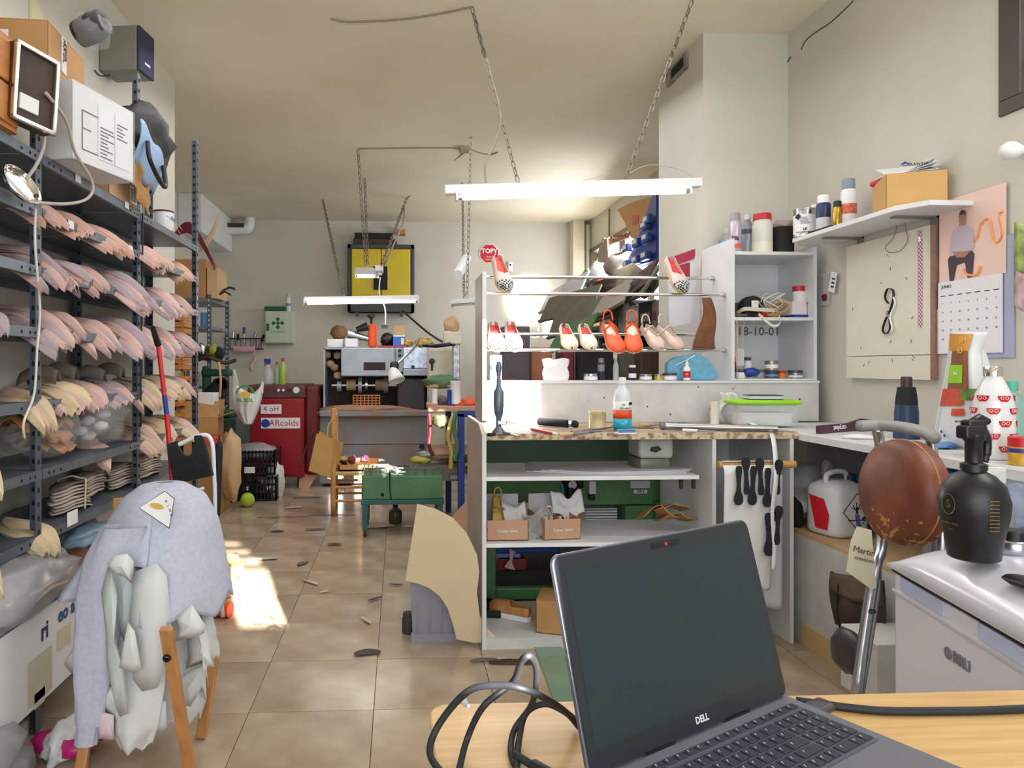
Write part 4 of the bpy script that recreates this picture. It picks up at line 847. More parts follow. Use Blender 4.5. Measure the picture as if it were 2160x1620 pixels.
# leaning board scrap near machine
tag(MB().prism([(0, 0), (.1, -.02), (.18, .12), (.28, .30), (.22, .62), (.14, .68), (.02, .34)], 0, .012, frame(PZ(630, 1030, 0), (1, .15, 0), (0, .25, 1))).build('board_offcut', cardp), 'pale board offcut leaning at the side of the red machine', 'board')
# ======================= back wall
def lattice(*a): pass
ym = mat('yellow_door', (214, 190, 12), .45, var=.03); dg = mat('charcoal_metal', (64, 64, 70), .5, var=.05)
t = thing('yellow_cabinet', 'yellow double-door wall cabinet with charcoal frame on the back wall', 'cabinet', T(PY(804, 658, Yw-.15)))
a_, b_ = PY(733, 657, Yw-.3), PY(874, 516, Yw-.3)
MB().bb((a_.x, Yw-.3, a_.z), (b_.x, Yw-.002, a_.z+.11)).bb((a_.x, Yw-.3, b_.z-.06), (b_.x, Yw-.002, b_.z)).bb((a_.x, Yw-.3, a_.z), (a_.x+.05, Yw-.002, b_.z)).bb((b_.x-.05, Yw-.3, a_.z), (b_.x, Yw-.002, b_.z)).bb((a_.x, Yw-.2, a_.z), (b_.x, Yw-.002, b_.z)).build('frame', dg, t, bevel=.006)
xm = (a_.x+b_.x)/2
for lo, hi in ((a_.x+.055, xm-.004), (xm+.004, b_.x-.055)): MB().bb((lo, Yw-.315, a_.z+.115), (hi, Yw-.29, b_.z-.065)).build('door', ym, t, bevel=.012)
MB().bb((xm-.1, Yw-.34, a_.z+.3), (xm+.09, Yw-.31, a_.z+.62)).build('handle_plate', blackm, t, bevel=.006)
for k in (-.33, .28): MB().bb((xm+k-.02, Yw-.3, a_.z-.07), (xm+k+.02, Yw-.28, a_.z)).build('bracket', black, t)
for k, (x_, w_, h_, m, l_) in enumerate(((745, 92, 12, brown, 'dark brown flat box directly on the yellow cabinet'), (748, 80, 12, blackm, 'black flat box in the middle of the pile on the yellow cabinet'))):
    p0, p1 = PY(x_, 514-12*k, Yw-.28), PY(x_+w_, 502-12*k, Yw-.28)
    pilebox('flat_box', l_, (p0.x, Yw-.28, b_.z+.003+.082*k), (p1.x, Yw-.02, b_.z+.08+.082*k), m)
pilebox('flat_box', 'orange carton end sticking out beside the boxes on the yellow cabinet', (b_.x-.24, Yw-.15, b_.z+.17), (b_.x-.12, Yw-.02, b_.z+.24), woodc)
# octagonal sign
t = thing('octagonal_sign', 'red octagonal TOPY sign on the back wall', 'sign', T(PY(1033, 556, Yw-.01)))
sf = FRONT(PY(1032, 535, Yw-.012)); oc = lambda r: [(r*cos(pi/8+k*pi/4), r*sin(pi/8+k*pi/4)) for k in range(8)]
MB(sf).prism(oc(.152), -.008, 0).build('plate', label, t); MB(sf).prism(oc(.138), 0, .003).build('red_field', mat('sign_red', (200, 28, 44), .4, var=0), t)
text('TOPY', .09, sf @ T((0, .035, .0035)), label, t, bold=.003); text('Suelas', .035, sf @ T((0, -.045, .0035)), label, t); text('Taconeras', .028, sf @ T((0, -.085, .0035)), label, t)
t = thing('motion_sensor', 'small white motion sensor on the back wall beside the octagonal sign', 'sensor', T(PY(1076, 575, Yw-.03)))
MB(FRONT(PY(1076, 563, Yw-.03))).bb((-.035, -.07, -.03), (.035, .07, .02)).build('body', lampw, t, bevel=.015); MB(FRONT(PY(1076, 559, Yw-.03))).prism(disc(0, 0, .014), .02, .023).build('lens', black, t)
# ======================= lamps
def chain(p, q, parent, lk=.042, name='chain'):
    p, q = V(p), V(q); L_ = (q-p).length; n = int(L_/lk); m = MB(); d = (q-p).normalized(); s1 = d.orthogonal().normalized(); s2 = d.cross(s1)
    for i in range(n):
        c_ = p+d*((i+.5)*L_/n); s_ = s1 if i % 2 else s2; h_ = lk*.62
        pts = [c_+d*(h_*cos(a))+s_*(lk*.26*sin(a)) for a in [k*pi/4 for k in range(9)]]
        m.tube(pts, lk*.085, 4)
    o = m.build(name, chainm, parent); o['kind'] = 'stuff'; return o
def lamp(lab, p, q, tp, tq, lit, bw=.06, bh=.05, tr=.016):
    p, q = V(p), V(q); t = thing('fluorescent_lamp', lab, 'lamp', T((p+q)/2))
    x = (q-p); L_ = x.length; X_ = frame(p, x, (0, 0, 1)); MB(X_).bb((0, -bh/2, -bw/2), (L_, bh/2, bw/2)).build('housing', lampw, t, bevel=.004)
    tp, tq = V(tp), V(tq); u = (tq-tp).normalized()
    MB().cyl(tp, tq, tr, n=12).build('tube', tubem if lit else label, t, smooth=True, auto=40)
    for e, s_ in ((tp, -1), (tq, 1)): MB().cyl(e, e+u*s_*.035, tr*.95).build('tube_cap', alu, t); MB(frame(e+u*s_*.03, x, (0, 0, 1))).bb((-.006, -.02, -.018), (.006, .045, .018)).build('holder', lampw, t)
    return t
l1 = lamp('long lit fluorescent lamp hanging nearest over the workbench', PD(938, 402, 3.97), PD(1477, 386, 4.1), PD(975, 416, 3.96), PD(1445, 403, 4.08), True)
chain(PD(995, 15, 4.06), PD(1093, 385, 4.0), l1); chain(PD(1460, 2, 4.0), PD(1320, 376, 4.06), l1)
l2 = lamp('lit fluorescent lamp hanging before the yellow cabinet', PD(641, 632, 7.0), PD(882, 628, 7.2), PD(648, 639, 6.98), PD(876, 635, 7.18), True, .06, .05, .017)
zc = lambda px, py: PZ(px, py, ZC-.004)
chain(zc(681, 422), PD(724, 622, 7.1), l2, .06); chain(zc(858, 418), PD(805, 560, 7.1), l2, .06)
l3 = lamp('short lit lamp seen end-on in front of the yellow doors', PD(752, 572, 7.6), PD(802, 573, 7.4), PD(756, 583, 7.6), PD(792, 583, 7.45), True, .07, .07, .016)
MB().box(PD(800, 568, 7.35), (.08, .2, .06)).build('ballast', lampw, l3, bevel=.005)
chain(zc(755, 316), PD(771, 560, 7.5), l3, .055); chain(zc(769, 376), PD(776, 560, 7.5), l3, .055)
l4 = lamp('unlit fluorescent fitting hanging left of the shoe rack panel', PD(955, 637, 6.4), PD(1005, 634, 6.2), PD(958, 644, 6.4), PD(1000, 641, 6.2), False, .07, .04, .01)
chain(zc(993, 290), PD(985, 630, 6.3), l4, .05); chain(zc(975, 386), PD(979, 628, 6.3), l4, .05)
MB().tube([PD(966, 580, 6.2), PD(985, 545, 6.6)], .045, 8).build('reflector', lampw, l4, smooth=True, auto=40)
cb = mat('ceiling_cable', (150, 138, 122), .6, var=0)
wire('ceiling_cable', [zc(698, 39), zc(740, 46), zc(850, 40), zc(930, 28), zc(992, 15)], .007, cb, 'brown twin cable sagging along the ceiling to the chain hook')
wire('ceiling_cable', [PD(1003, 40, 4.06), PD(1030, 140, 4.04), PD(1056, 245, 4.02), PD(1045, 300, 4.02), PD(1024, 345, 4.0), PD(1025, 385, 4.0)], .006, cb, 'cable beside the left lamp chain, looping down to the near lamp')
wire('ceiling_cable', [zc(756, 314), zc(870, 312), zc(975, 312)], .007, cb, 'straight cable across the ceiling towards the junction')
wire('ceiling_cable', [zc(984, 318), zc(862, 415), PD(850, 470, 7.2), PD(810, 560, 7.2)], .009, cb, 'cable slanting down from the junction to the lamp', k=5)
wire('ceiling_cable', [zc(992, 315), zc(1010, 322), zc(1035, 326), zc(1050, 321)], .007, cb, 'short cable tail right of the ceiling junction')
wire('ceiling_wire', [PD(1320, 370, 4.1), PD(1360, 350, 4.2), PD(1400, 350, 4.2), PD(1440, 360, 4.15), PD(1468, 378, 4.1)], .0025, cable, 'thin pale wire arcing above the near lamp to its right end')
wire('ceiling_wire', [PD(1190, 380, 4.03), PD(1210, 365, 4.1), PD(1225, 380, 4.05), PD(1245, 377, 4.05), PD(1290, 366, 4.1)], .0025, cable, 'thin loose wire ends above the middle of the near lamp')
tag(MB().box(zc(980, 314), (.1, .14, .05)).build('junction_box', mat('old_junction', (160, 150, 132), .7), bevel=.01), 'small junction box on the ceiling where cables meet', 'box')
wire('long_cord', [PY(850, 656, 9), PY(898, 698, 8), PY(935, 722, 7), PY(958, 728, 6.3)], .012, cabled, 'dark cord with inline plug running from the yellow cabinet to the work stand', k=4)
wire('pull_cable', [PD(802, 585, 7.3), PD(800, 620, 7.2), PD(812, 650, 7.2), PD(813, 685, 7.2)], .006, label, 'white pull cord hanging in front of the yellow cabinet')
tag(MB().cyl(PD(805, 689, 7.2), PD(818, 689, 7.2), .02).build('cord_switch', glassm), 'small clear switch at the end of the white pull cord', 'switch')
# ======================= finishing machine
Ym = 7.7
t = thing('finishing_machine', 'big grey shoe finishing machine with dark wheel bay in the back', 'machine', T(PZ(790, 1024, 0)))
gm = mat('machine_grey', (156, 164, 174), .38, .3, var=.12, scale=5); gm2 = mat('machine_grey_dusty', (126, 128, 134), .5, var=.25, scale=4, rgb2=(150, 118, 94), thr=(.25, .6)); dkm = mat('machine_dark_inside', (52, 38, 36), .7, var=.3, scale=6)
def bxp(u0, v0, u1, v1, Y0, Y1, mb=None):
    p0, p1 = PY(u0, v1, Y0), PY(u1, v0, Y0); mb = mb or MB(); return mb.bb((p0.x, Y0, p0.z), (p1.x, Y1, p1.z))
bxp(674, 878, 903, 1021, Ym, Ym+.8).build('lower_cabinet', gm2, t, bevel=.01); bxp(690, 936, 900, 938, Ym-.005, Ym).build('seam', brown, t)
bxp(682, 735, 903, 878, Ym+.4, Ym+.8).build('rear_housing', dkm, t); bxp(682, 735, 686, 878, Ym, Ym+.5).bb((PY(901, 800, Ym).x, Ym, PY(0, 878, Ym).z), (PY(904, 800, Ym).x, Ym+.5, PY(0, 735, Ym).z)).bb((PY(682, 800, Ym).x, Ym, PY(0, 736, Ym).z), (PY(904, 800, Ym).x, Ym+.5, PY(0, 732, Ym).z)).build('side_frame', gm, t)
bxp(719, 733, 834, 794, Ym-.06, Ym+.3).build('hood', gm, t, bevel=.012); bxp(767, 764, 813, 781, Ym-.066, Ym-.058).build('hood_slot', dkm, t)
bxp(834, 733, 850, 785, Ym-.05, Ym+.3).build('control_panel', gm, t, bevel=.006)
for v_ in (740, 750): MB(FRONT(PY(843, v_, Ym-.05))).lathe([(.02, 0), (.018, .02)], n=12).build('knob', black, t)
bxp(850, 733, 903, 778, Ym-.06, Ym+.3).build('hood', mat('scratched_aluminium', (176, 186, 204), .3, .6, var=.2, scale=30), t, bevel=.01); bxp(850, 778, 903, 793, Ym-.09, Ym+.2).build('hood_lip', gm, t, bevel=.01)
MB(FRONT(PY(871, 774, Ym-.066))).prism(disc(0, 0, .02), 0, .012).build('knob', black, t)
bxp(837, 796, 898, 872, Ym+.05, Ym+.3).build('dark_box', mat('dark_housing', (44, 36, 38), .4, var=.3), t, bevel=.02)
bl = mat('roller_beige', (176, 150, 118), .7, var=.2); 
for (a, b_, r_, w_, m) in ((716, 815, .055, .05, gm), (741, 812, .06, .10, bl), (760, 812, .09, .04, gm), (773, 812, .06, .03, alu), (802, 812, .06, .1, bl), (814, 812, .085, .05, gm2), (846, 814, .07, .04, blackm)):
    MB(T(PY(a, b_, Ym+.12)) @ RY(90)).lathe([(r_, -w_/2), (r_*1.02, 0), (r_, w_/2)], n=18).build('polishing_wheel', m, t, smooth=True, auto=40)
MB().cyl(PY(700, 813, Ym+.12), PY(850, 813, Ym+.12), .018).build('shaft', alu, t)
for (a, b_) in ((712, 750), (697, 768), (706, 775), (712, 792), (690, 748)): MB(T(PY(a, b_, Ym+.15)) @ RY(90)).lathe([(.03, -.04), (.045, 0), (.03, .04)], n=12).build('roller', bl, t, smooth=True)
m = MB()
for k in range(8): m.cyl(PY(745+8*k, 834, Ym-.0), PY(745+8*k, 856, Ym-.02), .006, n=5)
for k in range(5): m.cyl(PY(745, 834+5.5*k, Ym), PY(801, 834+5.5*k, Ym), .006, n=5)
m.build('guard_grille', woodc, t)
bxp(674, 866, 903, 879, Ym-.12, Ym+.4).build('work_ledge', gm2, t, bevel=.01)
MB().blob(PY(770, 868, Ym-.02), (.55, .1, .07), 120, .4).build('sawdust_heap', mat('sawdust', (164, 126, 104), .95, var=.15), t, smooth=True)
for q in ((890, 942),): MB(FRONT(PY(*q, Ym-.004))).prism(disc(0, 0, .03), 0, .01).build('knob', black, t)
MB().tube([PY(883, 718, Ym-.15), PY(872, 735, Ym-.2), PY(838, 768, Ym-.3)], .014, 6).build('lamp_arm', alu, t)
MB(T(PY(832, 790, Ym-.32)) @ RY(160) @ RX(20)).lathe([(.025, -.08), (.05, -.05), (.08, .04), (.09, .08), (.085, .08), (.07, .03), (.04, -.05)], n=20).build('lamp_shade', lampw, t, smooth=True)
zt = PY(700, 732, Ym).z
MB(T(PY(832, 772, Ym-.3))).box((0, 0, 0), (.09, .05, .09)).build('lamp_joint', black, t, bevel=.02)
def onm(a, yy=.15): return V((PY(a, 730, Ym+yy).x, Ym+yy, zt+.002))
# things on the machine
pilebox('white_tray', 'long white sloping tray at the left of the finishing machine top', tuple(onm(690)), tuple(onm(727, .4)+V((0, 0, .09))), lampw); pilebox('white_tray', 'square white tray beside the long tray on the machine', tuple(onm(728, .0)), tuple(onm(757, .3)+V((0, 0, .09))), lampw)
tag(MB().blob(onm(715, .3)+V((0, 0, .17)), (.09, .08, .08), 130, .25).build('brown_block', mat('olive_brown', (122, 92, 52), .7, var=.15), smooth=True), 'olive-brown moulded block behind the white trays on the machine', 'block')
tag(MB().cyl(onm(735, .35)+V((0, 0, .16)), onm(778, .35)+V((0, 0, .10)), .055, .03).build('electric_tool', alu, smooth=True, auto=40), 'silver electric tool lying on the machine beside the brown block', 'tool')
t = thing('orange_clamp', 'orange clamp with a brown knob standing on the finishing machine', 'clamp', T(onm(786, .3)))
MB().bb(tuple(onm(776, .3)), tuple(onm(796, .4)+V((0, 0, .27)))).build('body', mat('orange_paint', (232, 84, 36), .5, var=.08), t, bevel=.03)
MB().cyl(onm(783, .35)+V((0, 0, .27)), onm(783, .35)+V((0, 0, .33)), .014).build('screw', blackm, t); MB(T(onm(783, .35)+V((0, 0, .33)))).lathe([(.02, 0), (.045, .02), (.045, .04), (.02, .05)], n=14).build('knob', brown, t, smooth=True)
MB().cyl(onm(752, .3)+V((0, 0, .2)), onm(776, .3)+V((0, 0, .24)), .03, .05).build('handle', black, t, smooth=True, auto=40)
tag(MB().bb(tuple(onm(796, .05)), tuple(onm(856, .35)+V((0, 0, .015)))).build('red_mat', redp), 'thin red mat on the finishing machine under the blue box', 'mat')
tag(MB().blob(onm(818, .2)+V((0, 0, .08)), (.075, .07, .07), 133, .5).build('black_shoe_part', black, smooth=True), 'black crumpled shoe upper left of the blue box on the machine', 'shoe part')
t = thing('blue_box', 'blue and white product box with raised brown flap on the machine', 'box', T(onm(842, .1)))
MB().bb(tuple(onm(829, .1)+V((0, 0, .016))), tuple(onm(854, .25)+V((0, 0, .13)))).build('body', mat('product_blue', (56, 110, 200), .5, var=.04), t, bevel=.003); p0 = onm(829, .098)
MB().bb((p0.x, p0.y-.002, p0.z+.115), (onm(854).x, p0.y, p0.z+.13)).build('white_band', label, t); MB().bb((onm(846).x, p0.y-.003, p0.z+.03), (onm(852).x, p0.y-.001, p0.z+.1)).build('print_panel', label, t)
MB().bb((onm(832).x, Ym+.24, p0.z+.13), (onm(854).x, Ym+.245, p0.z+.25)).build('flap', cardl, t)
gold = mat('gold_leather', (196, 168, 84), .4, .3, var=.15)
for k, a in enumerate((861, 888, 903)): tag(MB().blob(onm(a, .1)+V((0, 0, .05)), (.045 if k == 0 else .06, .06, .045), 140+k, .45).build('gold_shoe', gold, smooth=True), ['gold shoe standing right beside the blue box', 'gold shoe left of the pair by the machine corner', 'gold shoe at the right corner of the machine'][k], 'shoe')
# ======================= cream machine, work stand, blue frame
crm = mat('cream_machine', (216, 212, 192), .45, var=.06)
t = thing('cream_machine', 'cream skiving machine with a column between the finisher and shoe rack', 'machine', T((.44, 7.0, 0)))
bxp(904, 735, 956, 800, 7.0, 7.4).build('head', crm, t, bevel=.02); MB(FRONT(PY(911, 762, 6.99))).cyl((0, 0, 0), (0, -.09, .01), .01).lathe([(.02, -.01), (.03, .01), (.02, .03)], n=12).build('lever', black, t)
bxp(956, 724, 970, 812, 6.6, 6.75).build('column', mat('worn_column', (186, 188, 200), .35, .5, var=.3, scale=25), t, bevel=.006)
bxp(905, 880, 975, 1000, 6.9, 7.4).build('base', crm, t, bevel=.01); bxp(938, 700, 975, 726, 6.55, 6.85).build('table', crm, t, bevel=.01)
tag(MB().blob(PD(952, 700, 6.7)+V((0, 0, .06)), (.07, .06, .08), 150, .4).build('wooden_last', cardl, smooth=True), 'tan wooden shoe last on top of the cream column', 'shoe last')
tag(MB().box(PD(944, 708, 6.6), (.07, .06, .08)).build('white_block', lampw, bevel=.01), 'small white block beside the shoe last on the column', 'block')
tag(MB().tube([PY(895, 728, 6.6), PY(920, 730, 6.5), PY(950, 726, 6.4)], .018, 8).build('dark_torch', black, smooth=True), 'black inspection torch resting level with the column top', 'torch')
t = thing('work_stand', 'work stand with a blue steel frame and tan top behind the rack panel', 'stand', T((.55, 6.0, 0)))
bluef = mat('blue_frame_paint', (38, 64, 138), .5, var=.15, scale=12)
bxp(966, 872, 980, 1112, 5.72, 5.77).build('leg', bluef, t, bevel=.004); bxp(966, 866, 1080, 880, 5.72, 5.77).build('rail', bluef, t, bevel=.004)
MB().bb((1.0, 5.72, 0), (1.05, 5.77, .92)).build('leg', bluef, t, bevel=.004); MB().bb((.42, 6.3, 0), (.47, 6.35, .9)).build('leg', bluef, t); MB().bb((1.0, 6.3, 0), (1.05, 6.35, .9)).build('leg', bluef, t)
bxp(905, 856, 1080, 868, 5.75, 6.4).build('top', cardp, t, bevel=.006); MB().bb((.42, 5.76, .38), (1.05, 6.35, .41)).build('lower_shelf', mat('grey_board', (150, 152, 164), .6, var=.1), t); MB().bb((.3, 5.76, .58), (1.05, 6.35, .6)).build('middle_shelf', cardp, t)
def bl_(nm, lab, p, sz, seed, m, cat='cloth', amp=.4, sub=3): return tag(MB().blob(p, sz, seed, amp, sub=sub).build(nm, m, smooth=True), lab, cat)
bl_('orange_cloth', 'orange-red cloth heap on the work stand', PD(985, 850, 5.9), (.13, .1, .04), 160, mat('orange_red_cloth', (214, 90, 60), .8, var=.1))
bl_('green_cloth', 'green and beige cloth hanging under the cream machine head', PD(930, 805, 6.5), (.15, .06, .06), 161, greend)
bl_('pale_cloth', 'pale twisted cloth strip below the green cloth', PD(930, 812, 6.5), (.13, .05, .03), 162, beige)
bl_('olive_cloth', 'olive cloth hanging below the work stand top', PD(930, 888, 5.8), (.07, .05, .05), 163, mat('olive', (110, 112, 72), .8, var=.1))
container('thread_cone', 'tall white thread cone on the work stand', 'thread', PD(961, 852, 5.85), .045, .19, 'can', label)
container('blue_tube', 'slim blue tube standing left of the white thread cone', 'tube', PD(948, 856, 5.8), .018, .13, 'can', bluep)
container('white_spool', 'short white spool at the left of the work stand', 'spool', PD(917, 856, 5.85), .024, .14, 'can', label)
tag(MB().blob(PD(933, 845, 5.9), (.05, .05, .04), 164, .4).build('patterned_shoe', darklea, smooth=True), 'small dark patterned shoe between the spools', 'shoe')
tag(MB().bb(tuple(PY(904, 868, 5.7)), tuple(PY(922, 852, 5.7)+V((0, .08, 0)))).build('wood_block', cardp), 'tan block on the left end of the work stand', 'block')
yl = mat('yellow_strap', (186, 168, 84), .6, var=.1)
wire('yellow_strap', [PD(955, 880, 5.72), PD(945, 920, 5.72), PD(952, 955, 5.72), PD(950, 990, 5.72)], .02, yl, 'yellow strap hanging beside the blue frame', 'strap')
wire('green_strap', [PD(962, 868, 5.7), PD(957, 900, 5.7), PD(965, 940, 5.7), PD(958, 970, 5.7)], .018, greend, 'green strap hanging beside the yellow strap', 'strap')
wire('burgundy_strap', [PD(906, 872, 5.72), PD(908, 910, 5.72), PD(905, 940, 5.72), PD(914, 962, 5.72)], .016, burg, 'burgundy strap drooping left of the cream base', 'strap')
for k in range(9):
    bl_('leather_offcut', ['yellow offcut on', 'white film scrap on', 'grey offcut on', 'beige offcut on', 'brown offcut on', 'purple offcut on', 'pale offcut on', 'ochre offcut on', 'dark offcut on'][k]+' the heap beside the blue leg', PD(890+13*k, 965+random.uniform(-12, 14), 5.9+.03*(k % 3)), (.09, .07, .03), 170+k, [yl, filmg, greybd, beige, card, mauve, taup, gold, brown][k], 'offcut', .6, 2)
pilebox('storage_box', 'low grey box under the offcuts behind the green table', tuple(PY(885, 1015, 5.9)), tuple(PY(965, 980, 5.9)+V((0, .4, 0))), greybd)
tag(MB(frame(V((PY(950, 1120, 5.2).x, 5.2, 0)), (1, 0, 0), (0, .2, 1))).prism([(0, 0), (.22, 0), (.24, .3), (.16, .34), (.02, .2)], 0, .01).build('card_sheet', cardp), 'brown card sheet leaning behind the cream sheet', 'card')
# rush chair
Yc = 6.25
t = thing('rush_chair', 'pine chair with ladder rungs standing before the finishing machine', 'chair', T(PZ(735, 1084, 0)))
cxy = lambda a, yy: V((PY(a, 1000, yy).x, yy, 0))
for (a, yy, z1) in ((703, Yc, .93), (708, Yc+.38, .93), (775, Yc+.02, .34), (768, Yc+.38, .34)):
    q = cxy(a, yy); m = MB(T(q)).lathe([(.02, 0), (.025, .1), (.022, .3), (.025, z1-.1), (.018, z1-.02), (.024, z1)], n=12); m.build('leg', pine, t, smooth=True)
for z_ in (.12, .24): MB().cyl(cxy(703, Yc)+V((0, 0, z_)), cxy(775, Yc+.02)+V((0, 0, z_)), .012).build('rung', pine, t); MB().cyl(cxy(708, Yc+.38)+V((0, 0, z_)), cxy(768, Yc+.38)+V((0, 0, z_)), .012).build('rung', pine, t)
for z_ in (.6, .85): MB().cyl(cxy(703, Yc)+V((0, 0, z_)), cxy(708, Yc+.38)+V((0, 0, z_)), .018).build('back_slat', pine, t)
a_, b_ = cxy(700, Yc-.01), cxy(776, Yc+.4)
MB().bb((a_.x, Yc-.01, .34), (b_.x, Yc+.4, .375)).build('seat', mat('rush', (206, 172, 110), .8, var=.15, scale=30, stretch=(1, 12, 1)), t, bevel=.012)
t = thing('wooden_tray', 'shallow wooden tray of shoes on the pine chair seat', 'tray', T(cxy(755, Yc+.15)+V((0, 0, .38))))
p0, p1 = cxy(714, Yc+.02), cxy(799, Yc+.34)
MB().bb((p0.x, Yc+.02, .378), (p1.x, Yc+.34, .39)).bb((p0.x, Yc+.02, .378), (p1.x, Yc+.03, .43)).bb((p0.x, Yc+.33, .378), (p1.x, Yc+.34, .45)).bb((p0.x, Yc+.02, .378), (p0.x+.01, Yc+.34, .44)).bb((p1.x-.01, Yc+.02, .378), (p1.x, Yc+.34, .44)).build('tray', pine, t)
# shoes ---------------------------------------------------------------
def shoe(lab, xf, Ln, W_, um, inm, som, topen=.62, hh=.05, toeh=.035, strap=None, point=.6, sole=.006, toe_m=None, group=None, heel=0, name='shoe'):
    t = thing(name, lab, 'shoe', xf, group)
    def hw(u):
        if u > .72: return W_*.5*max(0, 1-((u-.72)/.28)**(1.6+point))**.6
        return W_*.5*(.62+.38*min(1, max(0, (u-.2)/.5))**1.2)*(1-(1-min(1, u/.08))**2)**.5
    def lift(u): return heel*max(0, 1-u/.6)**1.3
    def prof(u, side, v):
        h = toeh+(hh-toeh)*max(0, 1-u/.75) if u < .75 else toeh*(1-((u-.75)/.27)**2)**.5 if u < 1 else .002
        th_max = pi/2 if u > topen else R(38)+(pi/2-R(38))*max(0, 1-(topen-u)/.10)
        th = th_max*v; w_ = max(hw(u), .0015)
        return V((u*Ln, side*w_*cos(th)**(.7), h*sin(th)+sole+lift(u))) if th < pi/2-1e-4 else V((u*Ln, 0, h+sole+lift(u)))
    split = .78 if toe_m else 1.0
    mu, mt = MB(xf), MB(xf)
    for s_ in (-1, 1):
        mu.grid(lambda u, v: prof(.004+u*(split-.004)*.996, s_, v), 30, 8); mt.grid(lambda u, v: prof(split+u*(1-split)*.9985, s_, v)+V((0, 0, .001)), 12, 8)
    mu.build('upper', um, t, solid=.0025, smooth=True, weld=.0006)
    if toe_m: mt.build('toe_cap', toe_m, t, solid=.004, smooth=True, weld=.0006)
    out = [(u*Ln, hw(u)) for u in [k/30 for k in range(31)]]; poly = out+[(x, -y) for x, y in reversed(out[1:-1])]
    for nm, m, z0, z1, k in (('sole', som, 0, sole, 1.04), ('insole', inm, sole+.001, sole+.004, .95)):
        mm = MB(xf); mm.prism([(x, y*k) for x, y in poly], z0, z1)
        if heel:
            mm.v = [xf @ (lambda q: V((q.x, q.y, q.z+lift(q.x/Ln))))(xf.inverted() @ p) for p in mm.v]
        mm.build(nm, m, t)
    if heel: MB(xf).bb((.005, -.018, 0), (.045, .018, heel*.9)).build('heel', som, t, bevel=.006)
    if strap:
        MB(xf).tube(spline([V((Ln*.06, -W_*.28, hh*.9+lift(.05))), V((-.012, -W_*.2, hh*1.5+lift(0))), V((-.02, 0, hh*1.7+lift(0))), V((-.012, W_*.2, hh*1.5+lift(0))), V((Ln*.06, W_*.28, hh*.9+lift(.05)))]), .0045, 6).build('heel_strap', strap, t, smooth=True)
        MB(xf).tube(spline([V((Ln*.35, -W_*.42, hh*.55+lift(.35))), V((Ln*.34, 0, hh*1.35+lift(.35))), V((Ln*.35, W_*.42, hh*.55+lift(.35)))]), .005, 6).build('instep_strap', strap, t, smooth=True)
    return t
mini = [('small yellow shoe at the left of the tray', yl, 728), ('small burgundy strappy shoe in the middle of the tray', burg, 746), ('small burgundy strappy shoe at the right of the tray', burg, 772)]
for l_, m, a in mini: shoe(l_, T(cxy(a, Yc+.26)+V((0, 0, .40))) @ RZ(-95) @ RY(-18), .2, .07, m, beige, brown, strap=m, hh=.05, toeh=.04)
# paper bag
t = thing('paper_bag', 'brown paper bag hanging open from the pine chair back', 'bag', T(PD(685, 1000, 6.1)))
kp = mat('kraft_bag_paper', (204, 160, 96), .8, var=.06); 
q = [PD(668, 914, 6.12), PD(703, 926, 6.12), PD(697, 1008, 6.15), PD(651, 992, 6.15)]; rr_ = [PD(724, 934, 6.3), PD(710, 1004, 6.3)]; bk = [p+V((-.0, .2, 0)) for p in q]
MB().add(q, [(0, 1, 2, 3)]).build('front_panel', kp, t, solid=.004); MB().add([q[1], rr_[0], rr_[1], q[2]], [(0, 1, 2, 3)]).build('side_gusset', kp, t, solid=.004)
MB().add([bk[0], rr_[0], rr_[1], bk[3]], [(0, 1, 2, 3)]).build('rear_panel', kp, t, solid=.004); MB().add([q[3], q[2], rr_[1], bk[3]], [(0, 1, 2, 3)]).build('bottom', kp, t, solid=.004)
MB().tube(spline([PD(690, 922, 6.12), PD(694, 895, 6.14), PD(706, 888, 6.2), PD(712, 928, 6.2)]), .006).build('handle', kp, t)
# green low table machine
t = thing('green_stand', 'low green machine stand with a wire grid top on blue-green legs', 'stand', T(PZ(850, 1135, 0)))
Yg = 5.42; gl = mat('bluegreen_leg', (58, 100, 92), .5, var=.15); g0, g1 = PY(764, 1055, Yg), PY(934, 1003, Yg)
MB().bb((g0.x, Yg, g0.z), (g1.x, Yg+.42, g1.z)).build('body', mat('mid_green', (84, 128, 90), .5, var=.12), t, bevel=.01); MB().bb((g0.x-.01, Yg-.01, g0.z-.035), (g1.x+.01, Yg+.43, g0.z)).build('base_frame', gl, t, bevel=.004)
for x_, y_ in ((g0.x, Yg), (g1.x-.04, Yg), (g0.x, Yg+.38), (g1.x-.04, Yg+.38)): MB().bb((x_, y_, .05), (x_+.04, y_+.04, g0.z-.03)).build('leg', gl, t); MB(T((x_+.02, y_+.03, .03)) @ RY(90)).lathe([(.028, -.012), (.03, 0), (.028, .012)], n=12).build('caster', brown, t)
m = MB()
for k in range(19): x_ = g0.x+(g1.x-g0.x)*k/18; m.cyl((x_, Yg, g1.z+.03), (x_, Yg+.42, g1.z+.03), .004, n=5)
for k in range(7): m.cyl((g0.x, Yg+.07*k, g1.z+.03), (g1.x, Yg+.07*k, g1.z+.03), .004, n=5)
for k in range(10): x_ = g0.x+(g1.x-g0.x)*k/9; m.cyl((x_, Yg, g1.z), (x_, Yg, g1.z+.06), .004, n=5)
m.cyl((g0.x, Yg, g1.z+.06), (g1.x, Yg, g1.z+.06), .005, n=5).build('wire_grid', mat('dirty_wire', (110, 110, 100), .5, .4, var=.1), t)
wire('black_wire', [(g0.x+.22, Yg-.01, g0.z), (g0.x+.21, Yg-.015, g1.z-.1), (g0.x+.21, Yg-.01, g1.z+.05)], .005, black, 'dark wire down the front of the green stand', 'wire')
